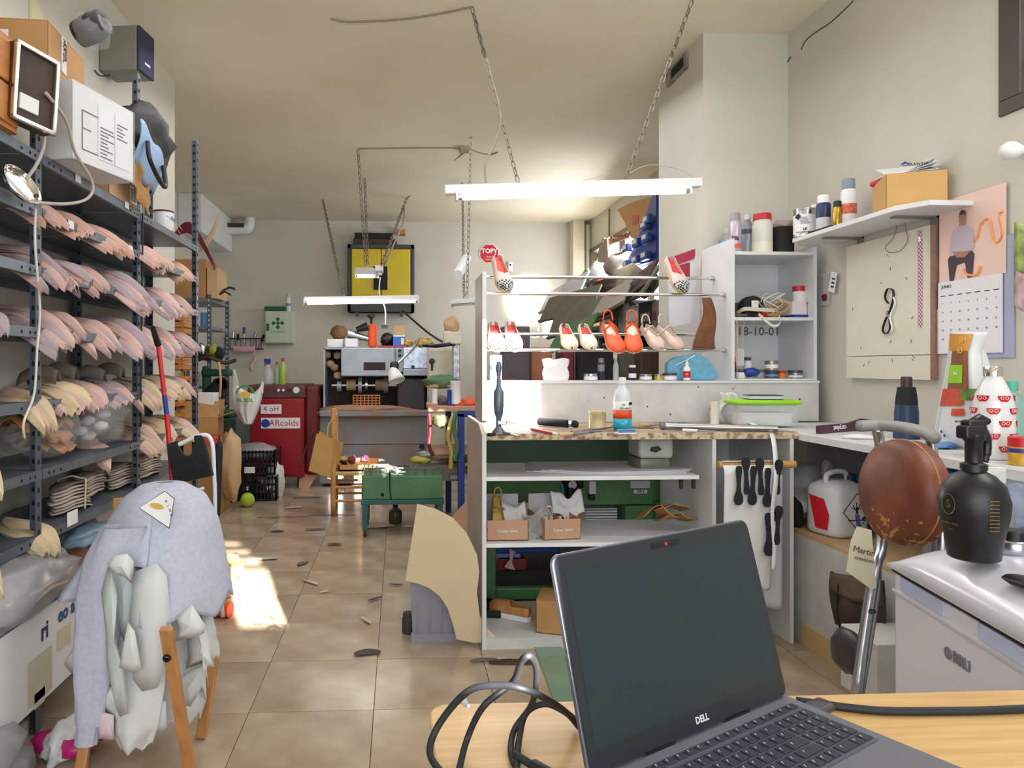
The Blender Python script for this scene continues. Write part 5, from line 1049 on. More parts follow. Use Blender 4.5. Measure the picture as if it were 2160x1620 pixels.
tag(MB().tube([PY(815, 985, 5.6), PY(840, 988, 5.6), PY(862, 984, 5.6)], .014, 6).build('dark_tool', brown), 'dark brown tool lying on the wire grid of the green stand', 'tool')
container('oil_can', 'dark olive glue can with a hose under the green stand', 'can', PZ(834, 1106, 0)+V((0, .05, 0)), .055, .15, 'bottle', mat('dark_olive', (70, 70, 50), .4, var=.2), black)
wire('glue_hose', [PZ(834, 1106, 0)+V((0, .05, .15)), PD(815, 1055, 5.5), PD(806, 1042, 5.4)], .012, black, 'black hose bending up from the olive glue can', 'hose')
# floor scraps
def scrap(px, py, l_, w_, a, m, lab, seed): 
    c_ = PZ(px, py, .004); X_ = T(c_) @ RZ(a)
    return tag(MB(X_).grid(lambda u, v: V(((u-.5)*l_, (v-.5)*w_*sin(pi*(u*.9+.05))**.6+.25*w_*sin(u*3), .006+.012*abs(u-.5)*abs(mnoise.noise(V((u*3, v*3, seed)))))), 10, 4).build('leather_scrap', m, solid=.002, smooth=True), lab, 'leather scrap', 'floor scraps')
dks = mat('dark_scrap', (70, 66, 66), .7, var=.1); pls = mat('pale_scrap', (196, 184, 168), .6, var=.08)
SC = [(775, 1380, .12, .06, 10, dks, 'dark grey triangular scrap lying on a floor joint near the bin'), (835, 1235, .08, .02, -10, dks, 'small dark curved scrap left of the cream sheet'), (792, 1265, .1, .02, 40, dks, 'thin black crescent scrap in the middle of the floor'),
      (705, 1150, .1, .05, 0, dks, 'grey crescent scrap near the green stand'), (655, 1230, .14, .03, -45, pls, 'pale thin strip on the sunny side of the floor'), (685, 1250, .06, .02, 20, pls, 'tiny white scrap beside the pale strip'),
      (560, 1180, .16, .08, 5, pls, 'pale translucent scrap beside the sunlit patch'), (640, 1190, .1, .05, 60, darklea, 'brown-grey scrap beyond the pale strip'), (585, 1122, .1, .05, 0, dks, 'round dark scrap beyond the sunlit patch'), (665, 1118, .16, .04, 8, darklea, 'long dark smear-like scrap before the pine chair'),
      (620, 1072, .16, .07, 15, pls, 'white paper scrap left of the pine chair'), (600, 1092, .45, .02, 4, dks, 'long dark strip curling along the floor left of the chair'), (700, 1088, .4, .03, -5, burg, 'burgundy strip on the floor under the chair'), (650, 1050, .28, .05, 0, darklea, 'dark crescent scrap beside the white bag'),
      (800, 1112, .25, .12, 10, pls, 'white sheet scrap under the green stand'), (860, 1112, .08, .04, 0, paper, 'small white scrap right of the olive can'), (545, 1320, .04, .01, 0, dks, 'tiny black chip near the sunlit floor'), (770, 1310, .12, .02, -60, pls, 'thin pale string scrap on the floor joint'), (1020, 1395, .12, .03, 5, darklea, 'dark crumbs by the white rack foot'), (1080, 1400, .2, .05, -5, brown, 'brown scrap under the laptop cable')]
for k, s_ in enumerate(SC): scrap(*s_, k)
container('floor_roller', 'dark grey rounded sole block on the floor left of the grey bin', 'block', PZ(861, 1335, 0), .03, .1, 'jar', dks, dks)
# grey bin + cream sheet
t = thing('grey_bin', 'grey ribbed plastic bin standing beside the white rack', 'bin', T(PZ(925, 1352, 0)))
q0 = PZ(872, 1357, 0)+V((0, .02, 0)); q1 = PZ(982, 1357, 0)+V((0, .02, 0)); gb = mat('bin_grey', (150, 150, 166), .45, var=.05)
MB().add([(q0.x, q0.y, 0), (q1.x-.02, q0.y, 0), (q1.x-.02, q0.y+.22, 0), (q0.x, q0.y+.22, 0), (q0.x-.015, q0.y-.02, .36), (q1.x-.01, q0.y-.02, .36), (q1.x-.01, q0.y+.24, .36), (q0.x-.015, q0.y+.24, .36)], [(0, 1, 2, 3), (0, 1, 5, 4), (1, 2, 6, 5), (2, 3, 7, 6), (3, 0, 4, 7)]).build('body', gb, t, solid=.006)
for k in range(4): x_ = q0.x+.02+.055*k; MB().bb((x_, q0.y-.015, .03), (x_+.004, q0.y+.0, .30)).build('rib', gb, t)
MB().bb((q0.x-.01, q0.y-.012, 0), (q1.x-.01, q0.y+.01, .04)).build('foot_band', gb, t)
sh = [(880, 1063), (855, 1225), (880, 1230), (905, 1240), (928, 1258), (944, 1282), (954, 1312), (963, 1348), (1000, 1356), (1030, 1354), (1045, 1342), (1024, 1322), (1012, 1298), (1006, 1250), (1011, 1205), (1006, 1170), (985, 1125), (955, 1092), (920, 1074)]
vs = [PY(a, b_, 3.265-.0002*(1356-b_)) for a, b_ in sh]
tag(MB().add(vs, [tuple(range(len(vs)))]).build('cream_sheet', mat('cream_sheet', (216, 198, 164), .6, var=.02), solid=.004), 'large cream curved card sheet leaning against the white rack side', 'sheet')
# ======================= things along the right back wall, seen over the bench
def bar(nm, lab, cat, pts, r, m, n=6): return tag(MB().tube(pts, r, n).build(nm, m), lab, cat)
rk2 = thing('wall_rack', 'grey rack of sloping boards along the back right wall', 'rack', T((2.45, 7.4, 0)))
grb = mat('greenish_grey_board', (108, 106, 92), .6, var=.15)
for z in (.45, .95, 1.32, 1.62): MB().bb((2.15, 5.4, z-.02), (2.70, 9.7, z)).build('board', grb, rk2, bevel=.003)
for y_ in (5.45, 6.5, 7.55, 8.6, 9.65):
    for x_ in (2.17, 2.66): MB().bb((x_-.018, y_-.018, 0), (x_+.018, y_+.018, 1.64)).build('upright', steel, rk2)
random.seed(11)
CB = [brown, greybd, blackm, grb, card, greend, mat('murky_grey', (120, 116, 108), .7, var=.2), burg, darklea, paperg]
CN = ['dark brown', 'taupe', 'black', 'grey-green', 'brown carton', 'dull green', 'murky grey', 'burgundy', 'dark grey', 'pale grey']
OR_ = ['first', 'second', 'third', 'fourth', 'fifth', 'sixth', 'seventh', 'eighth', 'ninth', 'tenth', 'eleventh', 'twelfth']
for li, z in enumerate((.95, 1.32, 1.62)):
    y = 5.5; k = 0
    while y < 9.5 and k < 12:
        w_ = random.uniform(.2, .42); h_ = random.uniform(.14, .28) if li < 2 else random.uniform(.1, .34); c = random.randrange(10)
        xf = T((2.42, y+w_/2, z+.003)) @ RZ(random.uniform(-8, 8))
        tt = thing('storage_box', f'{CN[c]} box, {OR_[k]} from the pillar on the {["middle", "upper", "top"][li]} board of the back right rack', 'box', xf, 'boxes on the back right rack')
        MB(xf).bb((-.22, -w_/2, 0), (.2, w_/2, h_)).build('body', CB[c], tt, bevel=.01)
        MB(xf).bb((-.225, -w_*.3, h_*.3), (-.22, w_*.3, h_*.6)).build('front_label', CB[(c+4) % 10], tt)
        y += w_+.04; k += 1
# leaning slats / panels sticking out into the room
for k, (a, b_, c, d, yy) in enumerate(((1150, 640, 1235, 595, 8.2), (1150, 655, 1260, 628, 7.6), (1165, 690, 1300, 640, 7.2), (1230, 668, 1330, 610, 6.9), (1170, 720, 1250, 690, 7.0), (1290, 640, 1378, 575, 6.6), (1340, 610, 1378, 590, 6.4))):
    p, q = PY(a, b_, yy+.4), PY(c, d, yy-.4); X_ = frame(p, q-p, V((.5, 0, .8)))
    tag(MB(X_).bb((0, -.16, 0), ((q-p).length, .16, .02)).bb((0, -.17, .0), ((q-p).length, -.15, .035)).build('leaning_board', [paperg, grb, grb, greybd, greend, brown, grb][k], bevel=.003),
        ['bright pale board farthest left in the pile before the window', 'grey-green board under the pale board', 'wide grey-green board low in the pile', 'taupe board crossing the middle of the pile', 'dull green board at the lower left of the pile', 'brown board under the blue bins', 'short grey board beside the pillar'][k], 'board', 'boards piled before the window')
for k, (a, b_, w_, h_, c) in enumerate(((1242, 585, .1, .08, greend), (1262, 570, .09, .09, paperg), (1300, 560, .12, .1, greybd), (1335, 590, .16, .12, mat('beige_dome', (190, 178, 150), .7, var=.1)), (1290, 610, .2, .1, brown), (1360, 600, .12, .1, darklea), (1265, 610, .15, .1, blackm), (1320, 650, .2, .1, darklea), (1360, 670, .18, .12, greybd), (1240, 640, .18, .08, brown), (1270, 605, .06, .12, orange), (1236, 600, .12, .06, greend))):
    bl_('odds_and_ends', ['green leafy lump', 'pale ribbed lump', 'taupe lump', 'beige dome', 'brown lump', 'dark grey lump', 'black lump', 'dark lump in the middle', 'taupe lump low', 'brown lump low left', 'small orange piece', 'flat green lump far left'][k]+' in the clutter before the back right window', PX(a, b_, 2.3), (w_, w_*1.2, h_), 200+k, c, 'clutter', .6, 2)
# wicker-like wooden frame before the window
t = thing('wooden_basket', 'brown slatted wooden basket silhouetted against the window', 'basket', T(PX(1292, 540, 2.5)))
br = mat('reddish_wood', (140, 100, 78), .7, var=.15)
for k in range(7): MB().tube(spline([PX(1256+2*k, 556-6*k, 2.5), PX(1272+7*k, 510-1*k, 2.5), PX(1276+9*k, 503-2*k, 2.5)]), .016, 5).build('slat', br, t)
MB().tube([PX(1256, 556, 2.49), PX(1292, 540, 2.49), PX(1330, 528, 2.49)], .02, 5).tube([PX(1275, 507, 2.49), PX(1325, 500, 2.49)], .016, 5).build('hoop', br, t)
tag(MB().prism([(0, 0), (.5, .05), (.42, .35), (.1, .3)], 0, .02, frame(PX(1262, 575, 2.45), (0, -1, 0), (0, 0, 1))).build('brown_board', mat('mauve_brown', (150, 130, 118), .7, var=.1)), 'mauve-brown panel below the wooden basket', 'panel')
wire('window_chain', [PX(1285, 440, 2.68), PX(1285, 500, 2.68)], .012, chainm, 'short pull chain hanging before the window pane', 'chain')
# brown carton and blue bin board
t = thing('brown_carton', 'brown carton with red print wedged high before the window', 'box', T(PX(1345, 470, 2.4)))
pl = [(1302, 442), (1330, 428), (1376, 414), (1374, 425), (1344, 508), (1330, 500), (1318, 470)]
vs = [PX(a, b_, 2.5) for a, b_ in pl]; vs2 = [p+V((.12, 0, 0)) for p in vs]; n = len(vs)
MB().add(vs+vs2, [tuple(range(n)), tuple(range(2*n-1, n-1, -1))]+[(i, (i+1) % n, n+(i+1) % n, n+i) for i in range(n)]).build('body', card, t)
MB().add([PX(a, b_, 2.494) for a, b_ in ((1334, 455), (1347, 452), (1345, 470), (1334, 474))], [(0, 1, 2, 3)]).build('red_print', redp, t)
t = thing('bin_board', 'blue board of small labelled storage bins beside the back right window', 'storage bins', T(PX(1355, 555, 2.5)))
navyb = mat('bin_blue', (26, 62, 136), .4, var=.08)
pl = [(1318, 567), (1384, 549), (1384, 405), (1378, 405), (1343, 510), (1324, 548)]
vs = [PX(a, b_, 2.42) for a, b_ in pl]; vs2 = [p+V((.1, 0, 0)) for p in vs]; n = len(vs)
MB().add(vs+vs2, [tuple(range(n)), tuple(range(2*n-1, n-1, -1))]+[(i, (i+1) % n, n+(i+1) % n, n+i) for i in range(n)]).build('board', navyb, t)
for (a, b_) in ((1326, 557), (1347, 547), (1367, 538), (1327, 522), (1349, 510), (1369, 500), (1371, 462), (1366, 474)):
    p = PX(a, b_, 2.40); b1 = MB(RWALL(p)).bb((-.09, -.05, 0), (.09, .03, .05)).build('bin', navyb, t, bevel=.006); MB(RWALL(p)).bb((-.06, -.02, .05), (.05, .02, .053)).build('bin_label', label, b1)
# dark boxes behind the bench ledge
for k, (a, b_, c, d, yy, m, l_) in enumerate(((1060, 815, 1118, 688, 5.9, mat('dark_taupe_box', (84, 76, 82), .6, var=.15), 'dark taupe case behind the left end of the ledge'), (1120, 815, 1165, 733, 6.0, mat('terracotta_board', (168, 108, 76), .6, var=.06), 'terracotta board standing behind the ledge'),
    (1186, 815, 1212, 742, 5.8, burg, 'dark red bottle-like box behind the ledge'), (1224, 815, 1302, 735, 5.7, blackm, 'black box behind the dark spray can on the ledge'), (1304, 815, 1350, 738, 5.8, mat('olive_grey_box', (104, 96, 84), .6, var=.2), 'olive-grey box behind the dropper bottle'),
    (1352, 815, 1414, 734, 5.25, brown, 'dark brown box behind the row of small tins'), (1416, 815, 1446, 745, 5.22, paperg, 'pale box behind the light blue cushion'))):
    p0, p1 = PY(a, d, yy), PY(c, b_, yy); tag(MB().bb((p0.x, yy, .7), (p1.x, yy+.16, p0.z)).build('storage_box', m, bevel=.012), l_, 'box')
tag(MB().bb((.9, 5.2, .0), (2.12, 6.2, .695)).build('counter_block', greybd, bevel=.01), 'long taupe counter block carrying the boxes behind the bench', 'counter')
t = thing('white_bag', 'bright white paper bag at the left of the ledge', 'bag', T((1.0, 4.1, 1.215)))
# ======================= green machine under/behind the bench
t = thing('green_machine', 'green bench machine with gauge and 230 V sticker behind the workbench shelves', 'machine', T((1.0, 4.3, 0)))
def bxq(u0, v0, u1, v1, Y0, Y1, m, nm, par=None, bev=.006): return bxp(u0, v0, u1, v1, Y0, Y1).build(nm, m, par or t, bevel=bev)
bxq(1026, 925, 1408, 992, 3.98, 4.5, mat('machine_green_dark', (70, 96, 72), .5, var=.1), 'upper_beam'); bxq(1026, 998, 1186, 1062, 3.98, 4.5, green, 'left_panel'); bxq(1186, 998, 1408, 1066, 4.02, 4.5, green, 'right_panel')
bxq(1320, 1066, 1408, 1110, 4.02, 4.45, green, 'motor_box'); bxq(1026, 1050, 1046, 1290, 3.80, 3.88, green, 'leg'); bxq(1046, 1238, 1260, 1266, 3.85, 3.9, green, 'cross_beam'); bxq(1385, 1060, 1406, 1260, 3.95, 4.05, green, 'leg')
MB(FRONT(PY(1206, 1022, 3.98))).lathe([(.024, 0), (.024, .02), (.02, .022)], n=18).build('gauge_dial', paper, t, smooth=True, auto=40); MB(FRONT(PY(1206, 1022, 3.958))).bb((-.001, -.004, 0), (.001, .016, .001)).build('gauge_needle', ink, t)
for a in (1202, 1219): MB().cyl(PY(a, 1056, 3.97), PY(a, 1028, 3.97), .02, .022).build('filter_bowl', black, t, smooth=True, auto=40)
bxq(1192, 1012, 1232, 1030, 3.96, 4.03, blackm, 'regulator'); MB().tube(spline([PY(1185, 1020, 3.97), PY(1187, 1040, 3.96), PY(1183, 1060, 3.97)]), .008).build('blue_hose', bluel, t); bxq(1243, 1015, 1258, 1043, 3.97, 4.03, lampw, 'valve'); bxq(1244, 1043, 1256, 1056, 3.97, 4.02, black, 'valve_foot')
bxq(1330, 1014, 1371, 1030, 4.012, 4.018, paperg, 'rating_plate', bev=0); bxq(1337, 1033, 1365, 1041, 4.012, 4.018, label, 'voltage_sticker', bev=0); text('230 V', .02, FRONT(PY(1351, 1037, 4.011)), ink, t, bold=.0006)
gr = bxq(1235, 1072, 1302, 1106, 4.1, 4.3, label, 'ribbed_filter', bev=0)
for k in range(6): bxq(1235, 1075+6*k, 1302, 1077+6*k, 4.095, 4.1, brown, 'filter_rib', gr, 0)
bxq(1046, 1156, 1180, 1168, 3.95, 4.1, bluep, 'blue_rail')
tag(bxp(1050, 1178, 1112, 1204, 3.95, 4.15).build('red_toolbox', mat('dark_red_box', (120, 20, 28), .5, var=.1), bevel=.006), 'dark red toolbox on the machine base below the shoe boxes', 'toolbox')
tag(bxp(1050, 1168, 1098, 1177, 3.94, 4.15).build('blue_tray', bluel, bevel=.004), 'light blue tray resting on the red toolbox', 'lid')
tag(MB().cyl(PY(1050, 1222, 3.98), PY(1170, 1226, 3.98), .06, .055, 18).build('film_roll', filmg, smooth=True, auto=40), 'grey roll of shiny plastic film under the red toolbox', 'roll')
tag(MB(FRONT(PY(1075, 1180, 3.9))).prism([(-.01, -.05), (.03, -.06), (.015, -.02), (.02, .03), (.035, .04), (.0, .06), (.0, .0), (-.03, -.04)], 0, .002).build('pink_offcut', pink), 'pink hourglass leather offcut hanging before the red toolbox', 'offcut')
pilebox('machine_base', 'dark base tray under the film roll', (.46, 3.92, .02), (1.5, 4.5, .16), blackm)
# ======================= workbench
t = bench = thing('workbench', 'white melamine workbench with worn edge, open shelves and a tall side panel', 'workbench', T((1.1, 3.6, 0)))
BZ = .99; BF, BB = 3.24, 3.9
MB(RWALL((.39, BF, 0))).v
pp = [(BF, 0), (BF, BZ-.005), (BF+.15, BZ+.035), (3.92, BZ+.035), (3.92, 0)]
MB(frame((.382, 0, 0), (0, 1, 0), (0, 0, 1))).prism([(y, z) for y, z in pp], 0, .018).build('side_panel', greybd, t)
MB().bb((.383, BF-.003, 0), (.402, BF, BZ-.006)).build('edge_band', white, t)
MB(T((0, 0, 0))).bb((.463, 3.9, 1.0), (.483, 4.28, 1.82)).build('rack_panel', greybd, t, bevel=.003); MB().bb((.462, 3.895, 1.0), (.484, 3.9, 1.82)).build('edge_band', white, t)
MB().bb((.402, BF, BZ-.03), (1.87, 3.88, BZ)).build('worktop', mat('worn_worktop', (170, 150, 126), .6, var=.1, scale=7, rgb2=(112, 90, 70), thr=(.36, .6)), t)
MB().bb((.402, BF-.004, BZ-.03), (1.87, BF, BZ)).build('worktop_edge', mat('scarred_edge', (206, 190, 160), .7, var=.1, scale=38, rgb2=(150, 122, 98), thr=(.40, .56)), t)
MB().bb((.48, 3.88, BZ), (2.36, 3.9, 1.205)).build('back_board', whited, t); MB().bb((.48, 3.87, 1.205), (2.36, 4.06, 1.218)).build('ledge', white, t)
for z in (.79, .484): MB().bb((.402, BF+.01, z-.018), (1.40 if z > .6 else 1.46, 3.72, z)).build('shelf', white, t); MB().bb((.402, BF+.006, z-.018), (1.40 if z > .6 else 1.46, BF+.011, z)).build('shelf_edge', label, t)
MB().bb((.402, BF+.0, .0), (1.46, 3.75, .05)).build('bottom_board', whited, t); MB().bb((1.46, BF, 0), (1.478, 3.9, BZ-.03)).build('divider', white, t); MB().bb((1.832, BF, 0), (1.85, 3.9, BZ-.03)).build('side_panel', white, t)
MB().bb((1.478, 3.86, .0), (1.832, 3.88, BZ-.03)).build('rear_panel', white, t)
for x_ in (1.33, 1.39): MB().bb((x_, BF+.05, .72), (x_+.012, BF+.07, .775)).build('shelf_bracket', brown, t)
for k in range(14):
    px = 1210+36*k+random.uniform(-12, 12); py = random.uniform(815, 880)
    MB(FRONT(PY(px, py, 3.879))).prism(disc(0, 0, random.uniform(.002, .006), 6), 0, .0008).build('stain', ink, t)
# rods
for nm, X0, px1, py, yy in (('front_rod', .484, 1532, 739, 3.97), ('rear_rod', .484, 1500, 706, 4.16), ('lower_top_rod', .484, 1530, 622, 3.98), ('upper_top_rod', .484, 1511, 587, 4.12)):
    z = PY(px1, py, yy).z; o = MB().cyl((X0, yy, z), (1.868, yy, z), .0095, n=14).build('rod', chrome, t, smooth=True, auto=40)
    MB().cyl((1.85, yy, z), (1.868, yy, z), .014).build('rod_socket', alu, o); MB().cyl((.484, yy, z), (.496, yy, z), .014).build('rod_socket', alu, o)
# ======================= tall open unit
t = unit = thing('wall_unit', 'white open shelving unit standing at the right end of the workbench', 'shelf unit', T((2.11, 4.1, 1.218)))
UY0, UY1, UX0, UX1 = 3.9, 4.29, 1.868, 2.362
UZ = 2.015
MB().bb((UX0, UY0, 1.219), (UX0+.018, UY1, UZ)).build('side_panel', white, t); MB().bb((UX1-.018, UY0, 1.219), (UX1, UY1, UZ-.04)).build('side_panel', white, t); MB().bb((UX0+.018, UY1-.012, 1.219), (UX1-.018, UY1, UZ-.09)).build('back_panel', white, t)
for z in (1.945, 1.575): MB().bb((UX0+.018, UY0+.004, z-.018), (UX1-.018, UY1-.012, z)).build('shelf', white, t)
MB().bb((UX0+.018, UY0, 1.219), (UX1-.018, UY1-.012, 1.229)).build('bottom', white, t)
text('18-10-01', .075, FRONT(PY(1600, 700, UY1-.014)), mat('pencil', (96, 98, 110), .8, var=0), t, align='CENTER')
# on top of unit
def U(px, z, yy=4.08): p = PY(px, 600, yy); return V((p.x, yy, z+.001))
T1 = 1.946
container('jar', 'glass jar with blue lid and green label at the left top of the white unit', 'jar', V((PY(1509, 600, 4.34).x-.03, 4.22, 1.95))+V((.035, 0, -.0)), .042, .11, 'jar', mat('jar_content', (176, 176, 150), .3, var=.1), mat('teal_lid', (36, 140, 180), .4, var=0), mat('lime_label', (196, 226, 130), .6, var=0), (.1, .55))
text('RM', .035, FRONT((PY(1509, 600, 4.34).x+.015, 4.175, 1.985)), ink, bench, bold=.001)
container('bottle', 'grey translucent bottle behind the lilac spray can', 'bottle', U(1538, T1, 4.2), .042, .18, 'jar', mat('grey_liquid', (160, 166, 168), .2, alpha=.8, var=0), mat('grey_cap2', (170, 172, 172), .3), bluel, (.3, .5))
t = container('spray_can', 'lilac spray can with orange band at the front of the unit top', 'spray can', U(1551, T1, 3.96), .033, .225, 'aerosol', mat('lilac_can', (190, 176, 190), .3, .3, var=.03), mat('grey_lilac_cap', (150, 142, 150), .35, var=0), mat('orange_band', (226, 92, 40), .4, var=0), (.1, .2))
text('Silk', .032, FRONT(tuple(U(1551, T1, 3.925)+V((0, 0, .075)))), mat('plum_ink', (80, 30, 60), .5, var=0), t, bold=.001)
container('bottle', 'grey bottle with dark label and slim neck on the unit top', 'bottle', U(1576, T1, 4.05), .044, .235, 'bottle', mat('slate_liquid', (128, 134, 142), .25, var=.03), paperg, dg, (.5, .62))
container('bottle', 'wide translucent bottle with a red lid on the unit top', 'bottle', U(1608, T1, 3.98), .056, .225, 'jar', mat('milky_bottle', (214, 214, 206), .3, var=.03), redp, mat('milky_low', (226, 224, 206), .3, var=0), (.01, .28))
t = thing('black_tub', 'black tub holding grey rags at the right of the unit top', 'tub', T(U(1650, T1, 4.0)))
MB(T(U(1650, T1, 4.0))).lathe([(.062, 0), (.066, .15), (.06, .15), (.056, .01)], n=20).build('tub', blackm, t, smooth=True, auto=40); MB().blob(U(1650, T1+.16, 4.0), (.055, .055, .03), 222, .6).build('rag', taup, t, smooth=True)
# middle shelf contents
M1 = 1.576
t = thing('thread_spool', 'black thread spool with a white label on the middle unit shelf', 'spool', T(U(1585, M1, 4.0)))
MB(FRONT(U(1584, M1+.065, 4.02))).lathe([(.062, -.03), (.062, .03), (.03, .032)], n=24).build('spool', blackm, t, smooth=True, auto=40); MB(FRONT(U(1592, M1+.068, 3.975))).bb((-.02, -.03, 0), (.02, .03, .004)).build('label', label, t)
text('H', .012, FRONT(tuple(U(1594, M1+.085, 3.97))), redp, t)
tag(MB(FRONT(U(1562, M1+.05, 4.1))).lathe([(.05, -.03), (.05, .03)], n=24).build('thread_spool', mat('grey_thread', (90, 90, 96), .8), smooth=True, auto=40), 'grey thread spool behind the labelled black spool', 'spool')
random.seed(3)
t = thing('rope_tangle', 'tangle of pale rope and straps on the middle unit shelf', 'rope', T(U(1620, M1, 4.0)))
for k in range(5):
    c_ = U(1612+8*k, M1+.05+.025*(k % 3), 4.02); pts = [c_+V(((.05+.02*random.random())*cos(a*2.4+k), .04*sin(a*1.7+k), .045*sin(a*2.1+k*2))) for a in [i*.7 for i in range(14)]]
    MB().tube(spline(pts, 5), .0035, 5).build('loop', [cardl, beige, paper][k % 3], t, smooth=True)
t = thing('cream_strap', 'cream woven strap coiled and hanging over the middle unit shelf edge', 'strap', T(U(1600, M1, 3.9)))
def ribbon(pts, w_, wd, m, parent, nm='band', k=8):
    P_ = spline(pts, k); wd = V(wd); mm = MB(); n = len(P_)
    mm.add([q+wd*w_*s for q in P_ for s in (-.5, .5)], [(2*i, 2*i+1, 2*i+3, 2*i+2) for i in range(n-1)]); return mm.build(nm, m, parent, solid=.0025, smooth=True)
ribbon([PY(1553, 662, 4.0), PY(1570, 652, 3.93), PY(1600, 653, 3.92), PY(1634, 655, 3.93)], .022, (0, .3, 1), mat('cream_webbing', (214, 206, 184), .8, var=.05), t)
ribbon([PY(1600, 662, 3.93), PY(1615, 676, 3.885), PY(1632, 688, 3.88), PY(1645, 682, 3.88), PY(1643, 666, 3.92)], .02, (.3, .2, .9), MATS['cream_webbing'], t)
for k, (a, m_) in enumerate(((1560, darklea), (1625, gold), (1608, redp))): bl_('leather_offcut', ['dark grey offcut at the left of the middle unit shelf', 'ochre offcut under the rope tangle', 'small red offcut under the cream strap'][k], U(a, M1+.015, 4.0), (.05, .04, .012), 230+k, m_, 'offcut', .4, 2)
t = thing('glue_box', 'white and pink box on a blue box on the middle unit shelf', 'box', T(U(1672, M1, 4.0)))
MB().bb((U(1648, 0).x, 3.96, M1+.018), (U(1700, 0, 3.97).x, 4.1, M1+.095)).build('body', mat('pinkish_white', (226, 214, 220), .5, var=.03), t, bevel=.003)
text('Hansapor', .016, FRONT((U(1686, 0).x, 3.958, M1+.085)), redp, t)
tag(MB().bb((U(1650, 0).x, 3.955, M1+.001), (U(1698, 0).x, 4.1, M1+.017)).build('blue_box', bluep), 'thin blue box under the white and pink box', 'box')
container('paste_tub', 'white tub with red lid standing on the pink-white box', 'tub', V((U(1673, 0).x, 4.02, M1+.097)), .036, .09, 'tin', paper, redp)
# bottom shelf contents
B1 = 1.23
def B(px, yy=4.0): p = PY(px, 600, yy); return V((p.x, yy, B1))
silv = mat('tin_silver', (150, 146, 146), .3, .6, var=.05)
for (nm, l_, px, yy, dz, r, h, kd, bm, cm, lm, lr) in (('tin', 'open silver tin stacked on a dark tin in the unit', 1627, 3.98, .045, .036, .055, 'tin', silv, silv, label, (.2, .6)), ('tin', 'dark blue tin below the silver tin in the unit', 1627, 3.98, 0, .034, .044, 'tin', dg, dg, bluel, (.2, .5)),
    ('tin', 'red and yellow tin right of the stacked tins', 1648, 4.0, 0, .026, .042, 'tin', mat('amber_tin', (214, 130, 50), .4, var=.1), redp, None, 0), ('tin', 'flat slate-blue tin at the right of the unit bottom', 1677, 3.98, 0, .04, .045, 'tin', silv, mat('slate_lid', (60, 66, 88), .35, var=0), label, (.1, .35)),
    ('tin', 'olive-lidded tin behind the blue tube in the unit', 1604, 4.08, 0, .032, .05, 'tin', paperg, mat('olive_lid', (140, 150, 90), .4, var=0), None, 0), ('tin', 'small white tin at the left of the unit bottom', 1562, 3.97, 0, .028, .05, 'tin', label, dg, None, 0),
    ('bottle', 'white bottle with dark cap behind the blue tube', 1577, 4.05, 0, .022, .12, 'jar', paper, dg, None, 0), ('bottle', 'dark plum bottle at the left edge of the unit bottom', 1549, 4.02, 0, .014, .12, 'bottle', burg, dg, None, 0)):
    container(nm, l_, 'tin' if nm == 'tin' else 'bottle', B(px, yy)+V((0, 0, dz+.001)), r, h, kd, bm, cm, lm, lr)
tag(MB().blob(B(1585, 3.95)+V((0, 0, .035)), (.045, .03, .025), 240, .3).build('blue_tube', bluep, smooth=True), 'crumpled blue tube lying in front on the unit bottom', 'tube')
t = thing('clear_cylinder', 'clear plastic sleeve of needles hanging inside the unit left side', 'sleeve', T(B(1562, 3.93)+V((0, 0, .05)))); MB().bb(tuple(B(1556, 3.93)+V((0, 0, .07))), tuple(B(1569, 3.94)+V((0, 0, .17)))).build('sleeve', clearp, t, bevel=.006)
wire('string', [PY(1554, 670, 3.89), PY(1556, 720, 3.885), PY(1553, 760, 3.885), PY(1556, 800, 3.885), PY(1546, 820, 3.875)], .002, cardl, 'thin string hanging down the left side of the unit', 'string')
wire('string', [PY(1570, 670, 3.89), PY(1567, 720, 3.885), PY(1560, 760, 3.885)], .0015, cable, 'second thin thread hanging inside the unit', 'string')
# ledge items
L1 = 1.219
def LG(px, yy=3.97): p = PY(px, 600, yy); return V((p.x, yy, L1))
for (nm, l_, px, r, h, kd, bm, cm, lm, lr) in (('tin', 'flat pale round tin left of the dark spray can', 1246, .038, .036, 'tin', paperg, alu, label, (.1, .5)), ('spray_can', 'dark slim spray can with white print on the ledge', 1268, .019, .125, 'aerosol', mat('dark_plum_can', (46, 36, 52), .3, .3, var=.05), mat('grey_cap4', (120, 118, 124), .4, var=0), mat('can_print', (130, 128, 136), .4, var=.3), (.4, .7)),
    ('dropper_bottle', 'clear bottle with a white pump standing on the ledge', 1299, .016, .155, 'spray', clearp, paper, None, 0), ('bottle', 'small black bottle with white cap on the ledge', 1334, .021, .085, 'jar', blackm, paper, label, (.15, .45)),
    ('tin', 'flat silver tin with white label on the ledge', 1362, .034, .034, 'tin', silv, silv, label, (.1, .6)), ('tin', 'small gold tin beside the flat silver tin', 1389, .024, .034, 'tin', gold, silv, None, 0), ('tin', 'grey tin with lid right of the gold tin', 1413, .038, .04, 'tin', paperg, dg, label, (.1, .5))):
    container(nm, l_, nm.split('_')[-1], LG(px)+V((0, 0, .001)), r, h, kd, bm, cm, lm, lr)
t = container('glue_bottle', 'white nozzle glue bottle with red label before the blue cushion', 'bottle', LG(1449, 3.91)+V((0, 0, .001)), .019, .115, 'dropper', paper, paper, redp, (.12, .45))
text('glue', .01, FRONT(tuple(LG(1449, 3.889)+V((0, 0, .036)))), label, t)
t = thing('blue_cushion', 'light blue cloth pouch with a white seam on the ledge', 'pouch', T(LG(1460, 4.0)))
